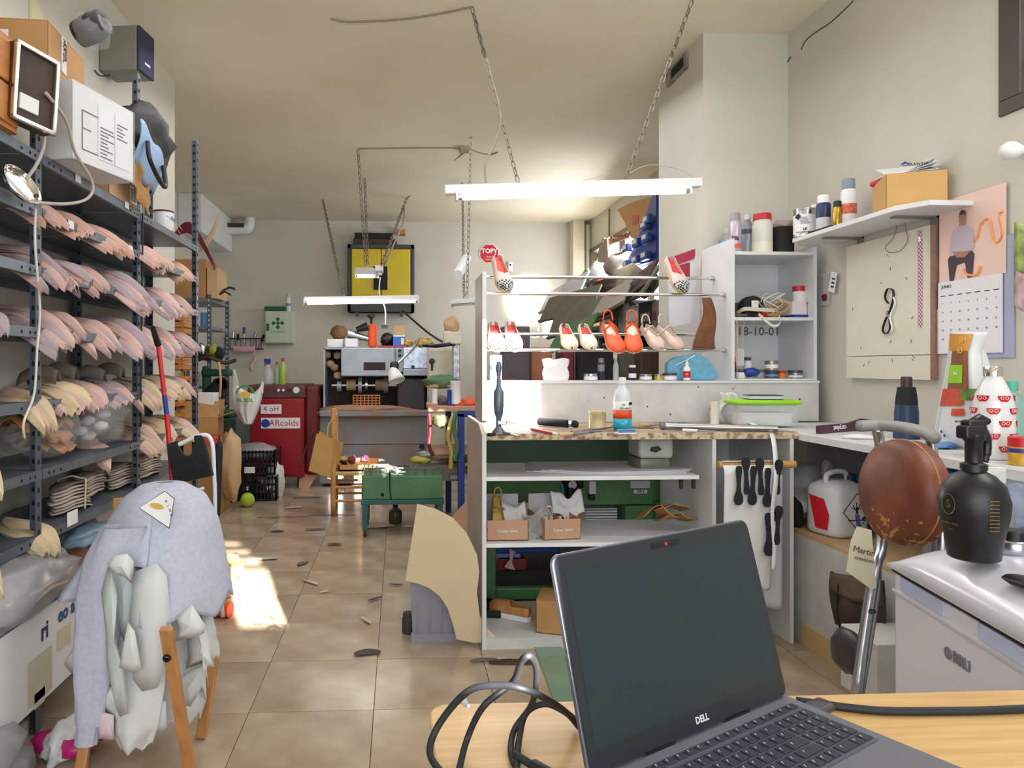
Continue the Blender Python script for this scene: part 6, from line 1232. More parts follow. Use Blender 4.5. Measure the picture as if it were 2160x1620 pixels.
MB(FRONT(LG(1404, 3.99))).prism([(0, .01), (.01, 0), (.27, 0), (.3, .03), (.24, .12), (.17, .152), (.05, .13), (.005, .1)], -.03, .03).build('cloth', mat('sky_cloth', (110, 170, 200), .9, var=.08, scale=30, bump=.2), t, bevel=.022, seg=4, smooth=True)
MB().tube([LG(1425, 3.955)+V((0, 0, .085)), LG(1445, 3.955)+V((0, 0, .11)), LG(1466, 3.958)+V((0, 0, .14))], .003).build('seam', label, t)
bb2 = bpy.data.objects['white_bag.001'] if 'white_bag.001' in bpy.data.objects else bpy.data.objects['white_bag']
MB().grid(lambda u, v: LG(1172, 3.98)+V((.066*max(-1, min(1, 1.35*cos(2*pi*u)))+.006*sin(9*v+u*20), .035*max(-1, min(1, 1.4*sin(2*pi*u))), .118*v+.008*sin(u*25)*v)), 32, 8).build('film', paper, [o for o in bpy.data.objects if o.get('label', '').startswith('bright white paper bag')][0], smooth=True)
# ======================= shoes on the rods
zf, zr = PY(1532, 739, 3.97).z, PY(1500, 706, 4.16).z
def rackx(px, w_=0, dy=0, zt=None, yawd=0, tilt=28, Ln=.235):
    # toe at the front rod, heel towards the rear rod; local +x = toe
    X = PY(px, 735, 3.955).x; toe = V((X, 3.93, zf+.012))
    M0 = T(toe) @ RZ(-90+yawd) @ RY(tilt); return M0 @ T((-Ln*.93, 0, 0))
pat = checker('woven_pattern', (40, 46, 52), (196, 198, 196), 95)
esp = mat('espadrille_pink', (206, 184, 180), .7, var=.05); redin = mat('red_insole', (206, 70, 62), .6, var=.04); jute = mat('jute_sole', (196, 178, 140), .9, var=.2, scale=60); cream = mat('cream_leather', (236, 226, 206), .5, var=.04)
G_ = 'shoes on the chrome rods'
shoe('left shoe of the patterned-toe pair at the left end of the rods', rackx(1047, tilt=34), .265, .098, esp, redin, jute, toe_m=pat, topen=.6, group=G_, sole=.014); shoe('right shoe of the patterned-toe pair at the left end of the rods', rackx(1083, tilt=34), .265, .098, esp, redin, jute, toe_m=pat, topen=.6, group=G_, sole=.014)
shoe('left cream flat in the sun on the front rod', rackx(1202, tilt=32), .245, .094, cream, redin, beige, topen=.6, group=G_); shoe('right cream flat in the sun on the front rod', rackx(1243, tilt=32), .245, .094, cream, redin, beige, topen=.6, group=G_)
shoe('left orange slingback flat on the front rod', rackx(1297, yawd=4, tilt=38), .275, .104, orange, cream, beige, strap=orange, topen=.58, group=G_, hh=.055); shoe('right orange slingback flat on the front rod', rackx(1333, yawd=-14, tilt=38), .275, .104, orange, cream, beige, strap=orange, topen=.58, group=G_, hh=.055)
bp_ = mat('blush_leather', (206, 182, 174), .5, var=.06)
shoe('left blush pink strappy sandal right of the orange pair', rackx(1386, yawd=8, tilt=32), .25, .092, bp_, cream, beige, strap=bp_, topen=.66, group=G_); shoe('right blush pink strappy sandal right of the orange pair', rackx(1427, yawd=14, tilt=32), .25, .092, bp_, cream, beige, strap=bp_, topen=.66, group=G_)
z1 = PY(1530, 622, 3.98).z
for px, l_ in ((1066, 'single patterned-toe shoe propped on the upper rods at the left'), (1438, 'single patterned-toe shoe propped on the upper rods at the right')):
    X = PY(px, 615, 3.95).x; shoe(l_, T((X, 3.945, z1+.012)) @ RZ(-90+(14 if px < 1200 else 12)) @ RY(52) @ T((-.25, 0, 0)), .27, .098, esp, redin, jute, toe_m=pat, topen=.6, group=G_, sole=.014)
# brown leather hanging
t = tag(MB().grid(lambda u, v: PY(1490+(u-.5)*(18+30*v)+6*sin(v*5), 628+108*v, 3.955)+V((0, -.015*sin(pi*u)+.006*mnoise.noise(V((u*4, v*4, 1))), 0)), 12, 16).build('brown_suede', mat('suede_brown', (118, 78, 52), .9, var=.2, scale=14), solid=.006, smooth=True), 'brown suede upper hanging from the rods beside the white unit', 'leather piece')
# calendar magazine behind the right upper shoe
t = thing('wall_leaflet', 'red and white leaflet with a clear sleeve hanging on the pillar behind the rods', 'leaflet', T(PX(1450, 690, 1.87)))
lf = lambda a, b_: PY(a, b_, 4.285)
MB().add([lf(1408, 545), lf(1467, 524), lf(1466, 680), lf(1412, 690)], [(0, 1, 2, 3)]).build('sheet', paperg, t, solid=.004); MB().add([PY(1408, 545, 4.278), PY(1466, 525, 4.278), PY(1466, 545, 4.278), PY(1408, 566, 4.278)], [(0, 1, 2, 3)]).build('red_header', mat('crimson_print', (158, 20, 52), .5, var=.1), t, solid=.003)
MB().add([PY(1432, 560, 4.277), PY(1455, 553, 4.277), PY(1455, 590, 4.277), PY(1434, 600, 4.277)], [(0, 1, 2, 3)]).build('red_picture', redd, t, solid=.003)
MB().add([PY(1464, 540, 4.275), PY(1478, 540, 4.275), PY(1475, 690, 4.275), PY(1460, 690, 4.275)], [(0, 1, 2, 3)]).build('clear_sleeve', film, t, solid=.003)
# ======================= things on the worktop
def W_(px, py, z=BZ): return PZ(px, py, z+.001)
t = container('alcohol_bottle', 'big clear bottle with orange label and blue liquid on the worktop', 'bottle', W_(1313, 907), .043, .255, 'bottle', mat('milky_clear', (226, 232, 236), .2, alpha=.85, var=0), paper)
q = W_(1313, 907); MB(T(q)).lathe([(.0435, .002), (.0438, .055)], n=22).build('blue_liquid', mat('cyan_liquid', (36, 170, 200), .2, var=0), t, smooth=True)
fx = FRONT((q.x, q.y-.0455, q.z+.095)); MB(T(q)).lathe([(.044, .055), (.044, .14)], n=24).build('label', label, t, smooth=True); MB(T(q)).lathe([(.0445, .057), (.0445, .098)], n=24).build('orange_label_band', mat('label_orange', (226, 84, 34), .5, var=0), t, smooth=True)
MB(fx).prism(disc(-.008, .03, .01, ry=.005), -.001, .001).build('green_logo', greenl, t); text('Alcohol', .018, fx @ T((.0, .012, 0)), ink, t); MB(fx).prism(disc(.025, .035, .008), -.004, 0).build('hazard_mark', ink, t)
t = container('glue_jar', 'yellowed glass jar of glue on the worktop left of the alcohol bottle', 'jar', W_(1260, 904), .042, .085, 'can', mat('glue_yellow', (214, 198, 150), .3, var=.2, scale=20)); MB(T(W_(1260, 904))).lathe([(.03, .08), (.032, .088), (.0, .09)], n=16).build('dried_glue', beige, t)
t = thing('heat_gun', 'black cylindrical burnisher lying on the worktop', 'tool', T(W_(1170, 900))); MB().cyl(W_(1138, 898)+V((0, 0, .022)), W_(1198, 903)+V((0, 0, .022)), .02).build('body', blackm, t, smooth=True, auto=40); MB().cyl(W_(1198, 903)+V((0, 0, .022)), W_(1204, 903)+V((0, 0, .022)), .016).build('cap', alu, t)
MB().blob(W_(1212, 903)+V((0, 0, .02)), (.022, .02, .018), 260, .5, sub=2).build('knob', blackm, t, smooth=True)
t = thing('red_marker', 'red cutter lying on the worktop in front of the black burnisher', 'marker', T(W_(1145, 915))); MB().cyl(W_(1122, 909)+V((0, 0, .009)), W_(1168, 919)+V((0, 0, .009)), .008).build('body', redp, t, smooth=True, auto=40); MB().cyl(W_(1168, 919)+V((0, 0, .009)), W_(1176, 920.5)+V((0, 0, .009)), .008, .003).build('tip', label, t)
for k, (a, b_, c, d, m, l_) in enumerate(((1180, 922, 1240, 915, cardl, 'tan handled knife lying beside the red cutter'), (1205, 916, 1290, 905, alu, 'silver pliers lying before the glue jar'), (1212, 919, 1270, 913, alu, 'second silver pliers lying before the first'), (1290, 902, 1380, 908, alu, 'thin silver rod lying before the alcohol bottle'), (1350, 903, 1392, 899, card, 'tan wooden handled awl by the long tube'), (1030, 921, 1060, 918, blackm, 'black file at the left corner of the worktop'), (1062, 917, 1095, 924, darklea, 'dark strip at the left of the worktop'), (1440, 911, 1510, 914, paper, 'white thin ruler at the worktop front edge'))):
    tt = thing('bench_tool', l_, 'tool', T(W_(a, b_))); p, r = W_(a, b_)+V((0, 0, .008)), W_(c, d)+V((0, 0, .008)); h = p.lerp(r, .45)
    MB().cyl(p, h, .008, .007, 8).build('handle', m, tt); MB().cyl(h, r, .005, .003, 8).build('blade', alu if m is not alu else steel, tt)
t = thing('sponge_block', 'blue and white block lying before the alcohol bottle', 'block', T(W_(1320, 915))); MB(T(W_(1320, 915)) @ RZ(6)).bb((-.045, -.02, 0), (.045, .03, .006)).build('base', label, t); MB(T(W_(1320, 915)) @ RZ(6)).bb((-.035, -.015, .006), (.04, .02, .02)).build('pad', mat('slate_blue', (100, 130, 170), .6), t)
t = thing('metal_tubes', 'long grey steel rolling tube lying along the worktop', 'tube', T(W_(1480, 908))); MB().cyl(W_(1398, 906)+V((0, 0, .018)), W_(1640, 912)+V((0, 0, .018)), .014).cyl(W_(1398, 906)+V((0, .03, .018)), W_(1640, 912)+V((0, .03, .018)), .011).build('tube', alu, t, smooth=True, auto=40); MB().cyl(W_(1393, 906)+V((0, 0, .018)), W_(1402, 906)+V((0, 0, .018)), .02).build('end_cap', steel, t)
container('white_roll', 'white paper roll standing at the back of the worktop', 'roll', W_(1508, 895), .022, .12, 'can', mat('roll_cream', (232, 228, 214), .7))
t = tag(MB().grid(lambda u, v: W_(1535, 893)+V(((u-.5)*(.08+.09*v)+.02*sin(v*7), .012*sin(u*14)+.02*v, .165-.16*v+.01*mnoise.noise(V((u*5, v*5, 0))))), 16, 16).build('white_cloth', paper, solid=.003, smooth=True), 'white rumpled cloth hanging beside the lime-lidded box', 'cloth')
# green lidded box
t = thing('plastic_tub', 'clear plastic box with a lime green lid on the worktop', 'container', T(W_(1606, 905)))
q = W_(1606, 897); X_ = T(q) @ RZ(-4)
MB(X_).bb((-.155, -.10, 0), (.15, .08, .115)).build('body', clearp, t, bevel=.02, seg=3); MB(X_).bb((-.165, -.11, .112), (.16, .09, .135)).build('lid', greenl, t, bevel=.01, seg=3); MB(X_).bb((.06, -.03, .004), (.1, .01, .03)).build('blue_cap', bluep, t); MB(X_).bb((-.13, -.08, .004), (.12, .06, .07)).build('content', paper, t)
t = thing('notebook', 'dark blue notebook lying on the lime green lid', 'book', T(q+V((0, 0, .137)))); X2 = T(q+V((-.005, -.02, .137))) @ RZ(-6); MB(X2).bb((-.08, -.05, 0), (.085, .05, .003)).bb((-.08, -.05, .019), (.085, .05, .022)).build('cover', mat('navy_cover', (36, 44, 82), .5), t); MB(X2).bb((-.078, -.048, .003), (.083, .048, .019)).build('pages', paperg, t)
t = thing('white_strap', 'long white webbing strap hanging from the worktop over the sole roll', 'strap', T(W_(1600, 900)))
ribbon([W_(1545, 878)+V((0, 0, .03)), W_(1580, 900)+V((0, -.02, .02)), PY(1612, 905, 3.32), PY(1630, 922, 3.21), PY(1637, 1000, 3.14), PY(1630, 1080, 3.14), PY(1634, 1150, 3.14), PY(1632, 1200, 3.13)], .022, (1, .1, .1), label, t)
# tool standing at left: press with bottle behind
t = thing('bench_stand', 'chrome upright last-holder standing at the left of the worktop', 'stand', T(W_(1052, 912)))
q = W_(1052, 914); MB(T(q)).lathe([(.03, 0), (.03, .008), (.012, .03), (.012, .07), (.02, .09), (.024, .13), (.024, .19), (.012, .21), (.009, .26), (.014, .3), (.01, .33)], n=16).build('column', steel, t, smooth=True); MB().bb((q.x-.008, q.y-.02, q.z+.04), (q.x+.035, q.y+.02, q.z+.06)).build('clamp', alu, t, bevel=.003)
container('white_bottle', 'white bottle with blue band behind the bench stand', 'bottle', LG(1046, 3.96)+V((0, 0, .001)), .034, .14, 'tin', label, label, mat('blue_band2', (60, 90, 200), .5, var=0), (.4, .6))
tag(MB().blob(W_(1092, 893)+V((0, 0, .05)), (.06, .03, .05), 270, .4).build('white_rag', paper, smooth=True), 'white rag in the sun behind the bench stand', 'cloth')
# shelves under: paper stack, boxes
for k in range(4):
    X_ = T((.98+.01*k, 3.48, .791+.0035*k)) @ RZ(-3+2*k); tag(MB(X_).prism([(-.36+.02*k, -.1), (-.1, -.2), (.25, -.19), (.4, -.14), (.3, .16), (-.33, .18)], 0, .003).build('card_sheet', paperg), ['lowest', 'second', 'third', 'topmost'][k]+' grey card sheet in the pile on the upper bench shelf', 'sheet', 'card sheets on the bench shelf')
t = thing('sewing_head', 'cream machine body with a dark base on the upper bench shelf right end', 'machine', T((1.26, 3.5, .79)))
MB().lathe([(.085, 0), (.09, .01), (.09, .05), (.085, .06)], c=(1.24, 3.46, .792), n=22, sq=5).build('base', mat('green_grey_metal', (118, 124, 112), .4, .3, var=.1), t, smooth=True, auto=40); MB().bb((1.16, 3.37, .852), (1.33, 3.55, .955)).build('body', mat('pale_green_grey', (186, 192, 178), .4, var=.08), t, bevel=.02, seg=3); MB(FRONT((1.24, 3.368, .90))).prism([(-.03, -.01), (.0, -.018), (.03, -.002), (.01, .015), (-.025, .008)], -.001, .001).build('rust_spot', brown, t)
def shoebox(lab, px0, px1, yaw):
    a = PY(px0, 1138, 3.29); w_ = PY(px1, 1138, 3.29).x-a.x
    tt, xf = carton('shoe_box', lab, (a.x, 3.29, .486), (cos(R(yaw)), sin(R(yaw)), 0), (-sin(R(yaw)), cos(R(yaw)), 0), w_, .28, .095, cardp, open_=True)
    MB(xf).bb((.004, .27, .0), (w_-.004, .276, .17)).build('raised_lid', paperg, tt)
    text('Calzats Sabaté'[:13], .018, xf @ FRONT((w_/2, -.001, .045)), label, tt); return xf, w_
xf, w_ = shoebox('left pinkish shoe box with white print on the lower bench shelf', 1026, 1115, 0); xf2, w2_ = shoebox('right pinkish shoe box with white print on the lower bench shelf', 1148, 1228, 6)
shoe('gold sandal standing heel-up in the left shoe box', xf @ T((.07, .1, .04)) @ RZ(-90) @ RY(60) @ T((-.15, 0, 0)), .2, .07, gold, gold, beige, topen=.7, strap=gold, group='shoes in the boxes')
shoe('left pink patent shoe in the right shoe box', xf2 @ T((.05, .12, .05)) @ RZ(80) @ RY(10) @ T((-.08, 0, 0)), .2, .07, bp_, cream, beige, strap=bp_, group='shoes in the boxes'); shoe('right pink patent shoe in the right shoe box', xf2 @ T((.12, .12, .05)) @ RZ(80) @ RY(10) @ T((-.08, 0, 0)), .2, .07, bp_, cream, beige, group='shoes in the boxes')
for k, (o, l_) in enumerate(((xf @ T((.13, .14, .09)), 'white tissue in the left shoe box'), (xf2 @ T((.17, .16, .13)), 'white tissue paper sticking up from the right shoe box'), (xf2 @ T((-.03, .05, .07)), 'translucent tissue hanging out between the shoe boxes'))):
    tag(MB(o).grid(lambda u, v: V(((u-.5)*.16, (v-.5)*.05, (v-.5)*.1+.02*sin(u*7+k)+.02*mnoise.noise(V((u*4, v*4, k))))), 12, 8).build('tissue_paper', paper if k < 2 else film, solid=.001, smooth=True), l_, 'tissue')
tag(MB().prism([(-.02, -.14), (.33, -.12), (.7, -.02), (.66, .16), (.0, .16)], 0, .003, T((.82, 3.48, .4855)) @ RZ(-6)).build('card_sheet', paperg), 'grey card sheet under the right shoe box', 'sheet')
for k, (a, b_) in enumerate(((1385, 1075), (1425, 1085), (1410, 1065))):
    c_ = PY(a, b_, 3.45); tag(MB().grid(lambda u, v: c_+V(((u-.5)*.17, (v-.5)*.14, .035-.11*abs(u-.5)-.04*v+.015*sin(u*6+k))), 10, 8).build('brown_leather_piece', wooddk if k != 1 else card, solid=.003, smooth=True), ['left draped tan leather on the lower bench shelf', 'right draped tan leather on the lower bench shelf', 'tan leather topmost in the fold on the lower shelf'][k], 'leather piece')
tag(MB().tube(spline([PY(1472, 1075, 3.5), PY(1485, 1100, 3.45), PY(1492, 1085, 3.5), PY(1503, 1100, 3.45)]), .006).build('black_scissors', black), 'black handled scissors hanging on the divider beside the tan leather', 'scissors')
# bottom: slippers, shoe, carton
for k, (a, b_, m, l_) in enumerate(((1062, 1300, blackm, 'dark grey slipper on the bottom board'), (1085, 1290, blackm, 'dark slipper behind the first on the bottom board'))):
    q = PZ(a, b_, .052); shoe(l_, T(q) @ RZ(170-20*k), .22, .085, m, darklea if k else bluel, blackm, topen=.7)
q = PZ(1120, 1312, .052); shoe('brown and white trainer beside the carton on the bottom board', T(q) @ RZ(140), .24, .085, wooddk, cream, label, topen=.5, hh=.07, toeh=.05, sole=.025)
carton('cardboard_box', 'brown carton on the bottom board partly hidden by the laptop', (PZ(1133, 1340, .05).x, 3.30, .052), (1, -.35, 0), (.35, 1, 0), .26, .2, .15, card)
tag(MB(T((0, 0, 0))).prism([tuple(PZ(a, b_, 0).xy) for a, b_ in ((1128, 1368), (1185, 1368), (1220, 1480), (1168, 1480))], .002, .008).build('green_glass_pane', mat('green_glass', (120, 150, 130), .08, var=.03)), 'green glass pane lying on the floor behind the laptop', 'glass')
# sole roll
t = thing('sole_sheet_roll', 'white sheet roll with black sole cut-outs hung on a wooden bar', 'roll', T(PY(1590, 980, 3.2)))
Yb = 3.2; z0 = PY(1590, 980, Yb).z
MB().cyl((PY(1515, 0, Yb).x, Yb, z0), (PY(1677, 0, Yb).x, Yb, z0), .017, n=10).build('wooden_bar', pine, t)
sx = lambda a, f=0: PY(a, 0, Yb-.02).x
MB().grid(lambda u, v: V((sx(1524+u*(112-12*v)), Yb-.022-.02*(min(1, v*12))*(1-v)-.012*sin(pi*u)*v, z0+.02-.02*(1-min(1, v*12))-v*.58+.05*v*(mnoise.noise(V((u*5, 0, 0)))))), 14, 30).build('sheet', paper, t, solid=.004, smooth=True)
MB().grid(lambda u, v: V((sx(1524+u*112), Yb-.02+.04*sin(pi*v/2)*1.0, z0+.019*cos(pi*v*.9))), 6, 6).build('sheet_fold', paper, t, solid=.004, smooth=True)
MB().grid(lambda u, v: V((sx(1600+u*55), Yb+.02+.02*sin(u*5), z0-.05-v*.62)), 8, 20).build('sheet_rear', paperg, t, solid=.004, smooth=True)
solep = [(0, .085), (.012, .082), (.0155, .065), (.011, .03), (.009, 0), (.011, -.03), (.02, -.055), (.0215, -.075), (.014, -.09), (0, -.094), (-.014, -.09), (-.0215, -.075), (-.02, -.055), (-.011, -.03), (-.009, 0), (-.011, .03), (-.0155, .065), (-.012, .082)]
rbm = mat('black_rubber', (34, 34, 42), .6, var=.05)
for (a, b_, fl, s_) in ((1558, 1022, 0, 1), (1588, 1022, 0, 1), (1619, 1026, 0, 1), (1574, 1006, 1, .95), (1604, 1007, 1, .95), (1641, 1008, 1, .9), (1621, 1125, 0, 1.1), (1640, 1110, 1, 1), (1634, 1088, 0, .25)):
    MB(FRONT(PY(a, b_, Yb-.058)) @ (RZ(180) if fl else Matrix()) @ RZ(random.uniform(-4, 4))).prism([(x*s_, y*s_) for x, y in solep], 0, .003).build('sole_cutout', rbm, t)
# ======================= right wall
RW = XR
def RP(px, py, off=.0): return PX(px, py, RW-off)
t = thing('wall_shelf', 'white wall shelf board on metal brackets high on the right wall', 'shelf', T(PX(1800, 460, RW-.1)))
# shelf board: far end px 1640, near end px 1995 at the wall
SZ = 1.995
yf, yn = 3.78, 2.86
MB().prism([(RW-.002, yn), (RW-.002, yf), (RW-.27, yf), (RW-.27, yn+.12), (RW-.20, yn)], SZ-.022, SZ).build('board', white, t, bevel=.002)
for y_ in (3.6, RP(1974, 500).y):
    MB().bb((RW-.012, y_-.02, SZ-.20), (RW-.001, y_+.02, SZ-.022)).bb((RW-.2, y_-.02, SZ-.03), (RW, y_+.02, SZ-.022)).build('bracket', mat('bracket_grey', (132, 128, 120), .5, .2, var=.05), t)
def SH(px, off=.14):   # point on the shelf at a pixel column, off from the wall
    r = ray(px, 500); k = (RW-off)/r.x; return V((RW-off, r.y*k, SZ+.001))
t = container('solvent_tin', 'white labelled metal solvent tin at the far end of the wall shelf', 'tin', SH(1698, .21), .058, .155, 'can', mat('bright_tin', (190, 190, 192), .2, .9, var=0), None, label, (.12, .78))
q = SH(1698, .21); fx = frame((q.x-.03, q.y-.052, q.z+.04), (.87, -.5, 0), (0, 0, 1)); text('LP', .018, fx, ink, t, bold=.0008); text('DISOLVENTE LIMPIEZA', .0085, fx @ T((0, -.016, .0)), ink, t, bold=.0003)
fx2 = frame((q.x-.054, q.y-.026, q.z+.11), (.45, -.9, 0), (0, 0, 1)); MB(fx2).prism([(0, -.018), (.018, 0), (0, .018), (-.018, 0)], 0, .001).build('hazard_diamond', ink, t)
for k in range(5): MB(fx @ T((.0, .03+.008*k, -.0))).bb((-.025, 0, 0), (.025-.004*k, .003, .001)).build('printed_line', mat('grey_print', (130, 134, 140), .6, var=0), t)
container('bottle', 'bottle with red trigger cap behind the solvent tin', 'bottle', SH(1696, .09), .03, .215, 'bottle', clearp, redp)
t = container('spray_can', 'navy spray can with white cap beside the solvent tin', 'spray can', SH(1737, .19), .036, .20, 'aerosol', mat('navy_can', (44, 56, 92), .3, .3, var=.08), label, paperg, (.02, .4))
container('spray_can', 'plain white spray can behind the navy can', 'spray can', SH(1722, .10), .034, .2, 'aerosol', label, label)
container('spray_can', 'gold spray can with black cap on the wall shelf', 'spray can', SH(1766, .17), .022, .15, 'aerosol', mat('gold_can', (190, 154, 60), .25, .6, var=.05), black)
container('spray_can', 'tall white spray can with big grey cap beside the carton', 'spray can', SH(1790, .12), .037, .26, 'aerosol', label, mat('steel_grey_cap', (132, 142, 156), .35, var=0), mat('red_print', (214, 110, 90), .5, var=.3, scale=60), (.3, .5))
tag(MB().bb((RW-.26, SH(1770).y-.12, SZ+.001), (RW-.21, SH(1770).y+.08, SZ+.012)).build('black_tray', blackm, bevel=.004), 'flat black tray at the shelf edge before the gold can', 'tray')
a_ = SH(1798, .26); tt, xf = carton('cardboard_box', 'open ochre cardboard box at the near end of the wall shelf', (RW-.25, 3.06, SZ+.001), (1, -.42, 0), (.42, 1, 0), .235, .25, .16, mat('ochre_card', (202, 160, 98), .75, var=.04), open_=True)
xf0 = xf
t = thing('folded_papers', 'white printed papers sticking out of the ochre cardboard box', 'papers', xf @ T((.12, .12, .16)))
for k in range(4): MB(xf @ T((.12, .12, .17+.01*k)) @ RY(-25+8*k) @ RX(10*k-10)).bb((-.12, -.09, 0), (.09, .09, .002)).build('sheet', paper if k else paperg, t)
text('GARANTIA', .02, xf @ T((.12, .03, .20)) @ RX(70), ink, t)
MB(xf @ T((.08, .02, .2)) @ RX(50)).prism([(-.02, 0), (0, .02), (.02, 0), (.01, 0), (0, .01), (-.01, 0)], 0, .002).build('logo', bluep, t)
tag(MB(xf @ T((.04, .2, .165)) @ RZ(30) @ RY(-20)).bb((-.04, -.05, 0), (.04, .05, .025)).build('red_case', redp, bevel=.01, seg=3), 'red rounded case on top of the ochre box corner', 'case'); tag(MB(xf @ T((.07, .2, .155)) @ RZ(30)).bb((-.04, -.05, 0), (.05, .05, .012)).build('navy_case', mat('navy_cloth2', (40, 50, 96), .6), bevel=.004), 'flat navy case under the red case', 'case')
# pin board
t = thing('pin_board', 'cream wooden board screwed to the right wall under the shelf', 'board', T(RP(1880, 797)))
y0, y1 = RP(1965, 600, .03).y, RP(1787, 600, .03).y; zb, zt_ = RP(1787, 797, .03).z, RP(1787, 521, .03).z
crb = mat('cream_board', (222, 218, 202), .5, var=.03)
MB().bb((RW-.035, y0, zb+.115), (RW, y1, zt_)).build('panel', crb, t, bevel=.001); MB().bb((RW-.035, y0, zb), (RW, y1, zb+.112)).build('panel', crb, t, bevel=.001)
MB().bb((RW-.036, y0-.004, zb), (RW, y0, zt_)).build('raw_edge', mat('chipboard_edge', (150, 112, 98), .8, var=.1, scale=60), t)
random.seed(5)
for k in range(14):
    MB(RWALL(RP(random.uniform(1795, 1930), random.uniform(535, 785), .036))  @ RZ(random.uniform(-90, 90))).bb((-.008, -.0008, 0), (.008, .0008, .002)).build('staple', mat('staple', (120, 116, 112), .4, .6, var=0), t)
t = thing('key_lanyard', 'black and white looped lanyard hanging on the cream board', 'lanyard', T(RP(1873, 700, .04)))
L_ = lambda a, b_, o=.045: RP(a, b_, o)
ribbon([L_(1874, 640), L_(1867, 628), L_(1872, 610), L_(1883, 612), L_(1884, 632), L_(1876, 660)], .011, (1, .0, 0), black, t); ribbon([L_(1876, 660), L_(1868, 675), L_(1862, 695), L_(1868, 704), L_(1877, 695), L_(1876, 672)], .011, (1, 0, 0), black, t); ribbon([L_(1884, 625), L_(1888, 640), L_(1878, 668), L_(1882, 690), L_(1878, 702)], .01, (1, 0, 0), label, t)
MB().tube([L_(1874, 655), L_(1872, 668)], .007).build('clasp', alu, t)
t = thing('checked_strip', 'red and white checked strip hanging on the cream board edge', 'strip', T(RP(1940, 690, .04)))
p0, p1 = RP(1941, 690, .037), RP(1941, 487, .037); ck = checker('gingham', (170, 50, 90), (232, 224, 228), 110)
MB().bb((RW-.04, p0.y-.012, p0.z), (RW-.036, p0.y+.012, p1.z-.03)).bb((RW-.041, p0.y-.01, p1.z-.028), (RW-.036, p0.y+.01, p1.z)).build('band', ck, t); MB().cyl((RW-.04, p0.y, p1.z-.05), (RW-.04, p0.y, p1.z-.028), .007).build('ring', alu, t)
wire('wire_loop', [RP(1897, 455, .05), RP(1885, 500, .04), RP(1868, 520, .04), RP(1875, 532, .04), RP(1900, 528, .04), RP(1915, 505, .04), RP(1910, 480, .04), RP(1912, 455, .05)], .0015, mat('thin_wire_grey', (120, 114, 108), .5, var=0), 'thin wire loop hanging from the shelf over the cream board', 'wire')
# blister cards
t = thing('blister_pack', 'small clear pack of hooks hanging between wall unit and cream board', 'pack', T(RP(1745, 645, .01)))
MB(RWALL(RP(1741, 610, .012))).bb((-.055, -.09, 0), (.04, .09, .004)).build('film', clearp, t); MB(RWALL(RP(1757, 595, .02)) @ RZ(-15)).bb((-.028, -.055, 0), (.028, .055, .003)).build('card', label, t)
for k in range(3): MB(RWALL(RP(1757, 595, .025)) @ RZ(-15)).bb((-.012, -.03+.022*k, 0), (.014, -.022+.022*k, .002)).build('slot', ink, t)
MB(RWALL(RP(1739, 628, .016))).blob((0, 0, 0), (.025, .02, .005), 3, .5, sub=2).build('hooks', burg, t)
# calendar
t = thing('wall_calendar', 'wall calendar with a pink page of a seated person and a June grid', 'calendar', T(RP(2050, 720, .01)))
ya, yb = RP(2128, 600).y, RP(1987, 600).y; zt_, zm, zb = RP(2128, 387).z, RP(1987, 597).z, RP(2050, 745).z
cw = yb-ya
KF = RWALL((RW-.012, yb, zb))   # x to the right on the page, y up
H1, H2 = zm-zb, RP(2128, 385).z-zb
H2 = RP(1987, 427).z-zb
MB(KF).bb((0, H1, -.002), (cw, H2, 0)).build('picture_page', mat('page_pink', (238, 206, 196), .55, var=.0), t); MB(KF @ T((-.004, 0, 0))).bb((0, 0, 0), (cw*.97, H1, .003)).build('grid_page', mat('page_white', (234, 234, 240), .55, var=0), t); MB(KF).bb((.02, -.02, -.009), (cw+.03, H1+.15, -.004)).build('backing', mat('lavender_card', (170, 176, 206), .6, var=.02), t)
oi = mat('page_orange', (240, 160, 96), .6, var=0)
def scr(pts, w_): return MB().tube(spline([KF @ V((x*cw, H1+y*(H2-H1), .001)) for x, y in pts], 4), w_, 4)
scr([(.55, .42), (.62, .48), (.66, .6), (.78, .64), (.84, .4), (.90, .36), (.96, .45), (.92, .66), (.97, .68)], .006).build('orange_scribble', oi, t); scr([(.4, .12), (.46, .05), (.6, .03), (.66, .12)], .007).build('orange_scribble', oi, t)
def pg(pts, m, nm, z=.002): return MB(KF).prism([(x*cw, H1+y*(H2-H1)) for x, y in pts], z, z+.0008).build(nm, m, t)
pg([(.18, 0), (.24, 0), (.29, .18), (.42, .2), (.46, .01), (.53, .01), (.56, .28), (.5, .34), (.22, .34), (.15, .27)], mat('print_dark', (70, 58, 66), .6, var=0), 'printed_trousers')
pg([(.2, .3), (.17, .38), (.22, .58), (.33, .65), (.44, .65), (.55, .56), (.56, .36), (.5, .31), (.28, .31)], mat('print_lilac', (198, 186, 200), .6, var=0), 'printed_shirt', .0024); pg([(.22, .36), (.3, .27), (.42, .26), (.52, .33), (.4, .33), (.3, .34)], mat('print_skin', (176, 128, 108), .6, var=0), 'printed_arms', .0028)
pg([(.34, .64), (.43, .64), (.44, .72), (.42, .78), (.35, .78), (.33, .72)], MATS['print_skin'], 'printed_head', .0028); pg([(.33, .74), (.34, .8), (.38, .83), (.43, .8), (.44, .74), (.42, .77), (.35, .77)], MATS['print_dark'], 'printed_hair', .0032)
gp = mat('print_grey', (120, 122, 134), .6, var=0)
for r_ in range(6):
    for c in range(7): text(str(r_*7+c+1) if r_*7+c < 30 else '', .012, KF @ T((cw*(.07+.135*c), H1*(.70-.125*r_), .0035)), gp, t, name='date', sx=.9) if r_*7+c < 30 else None
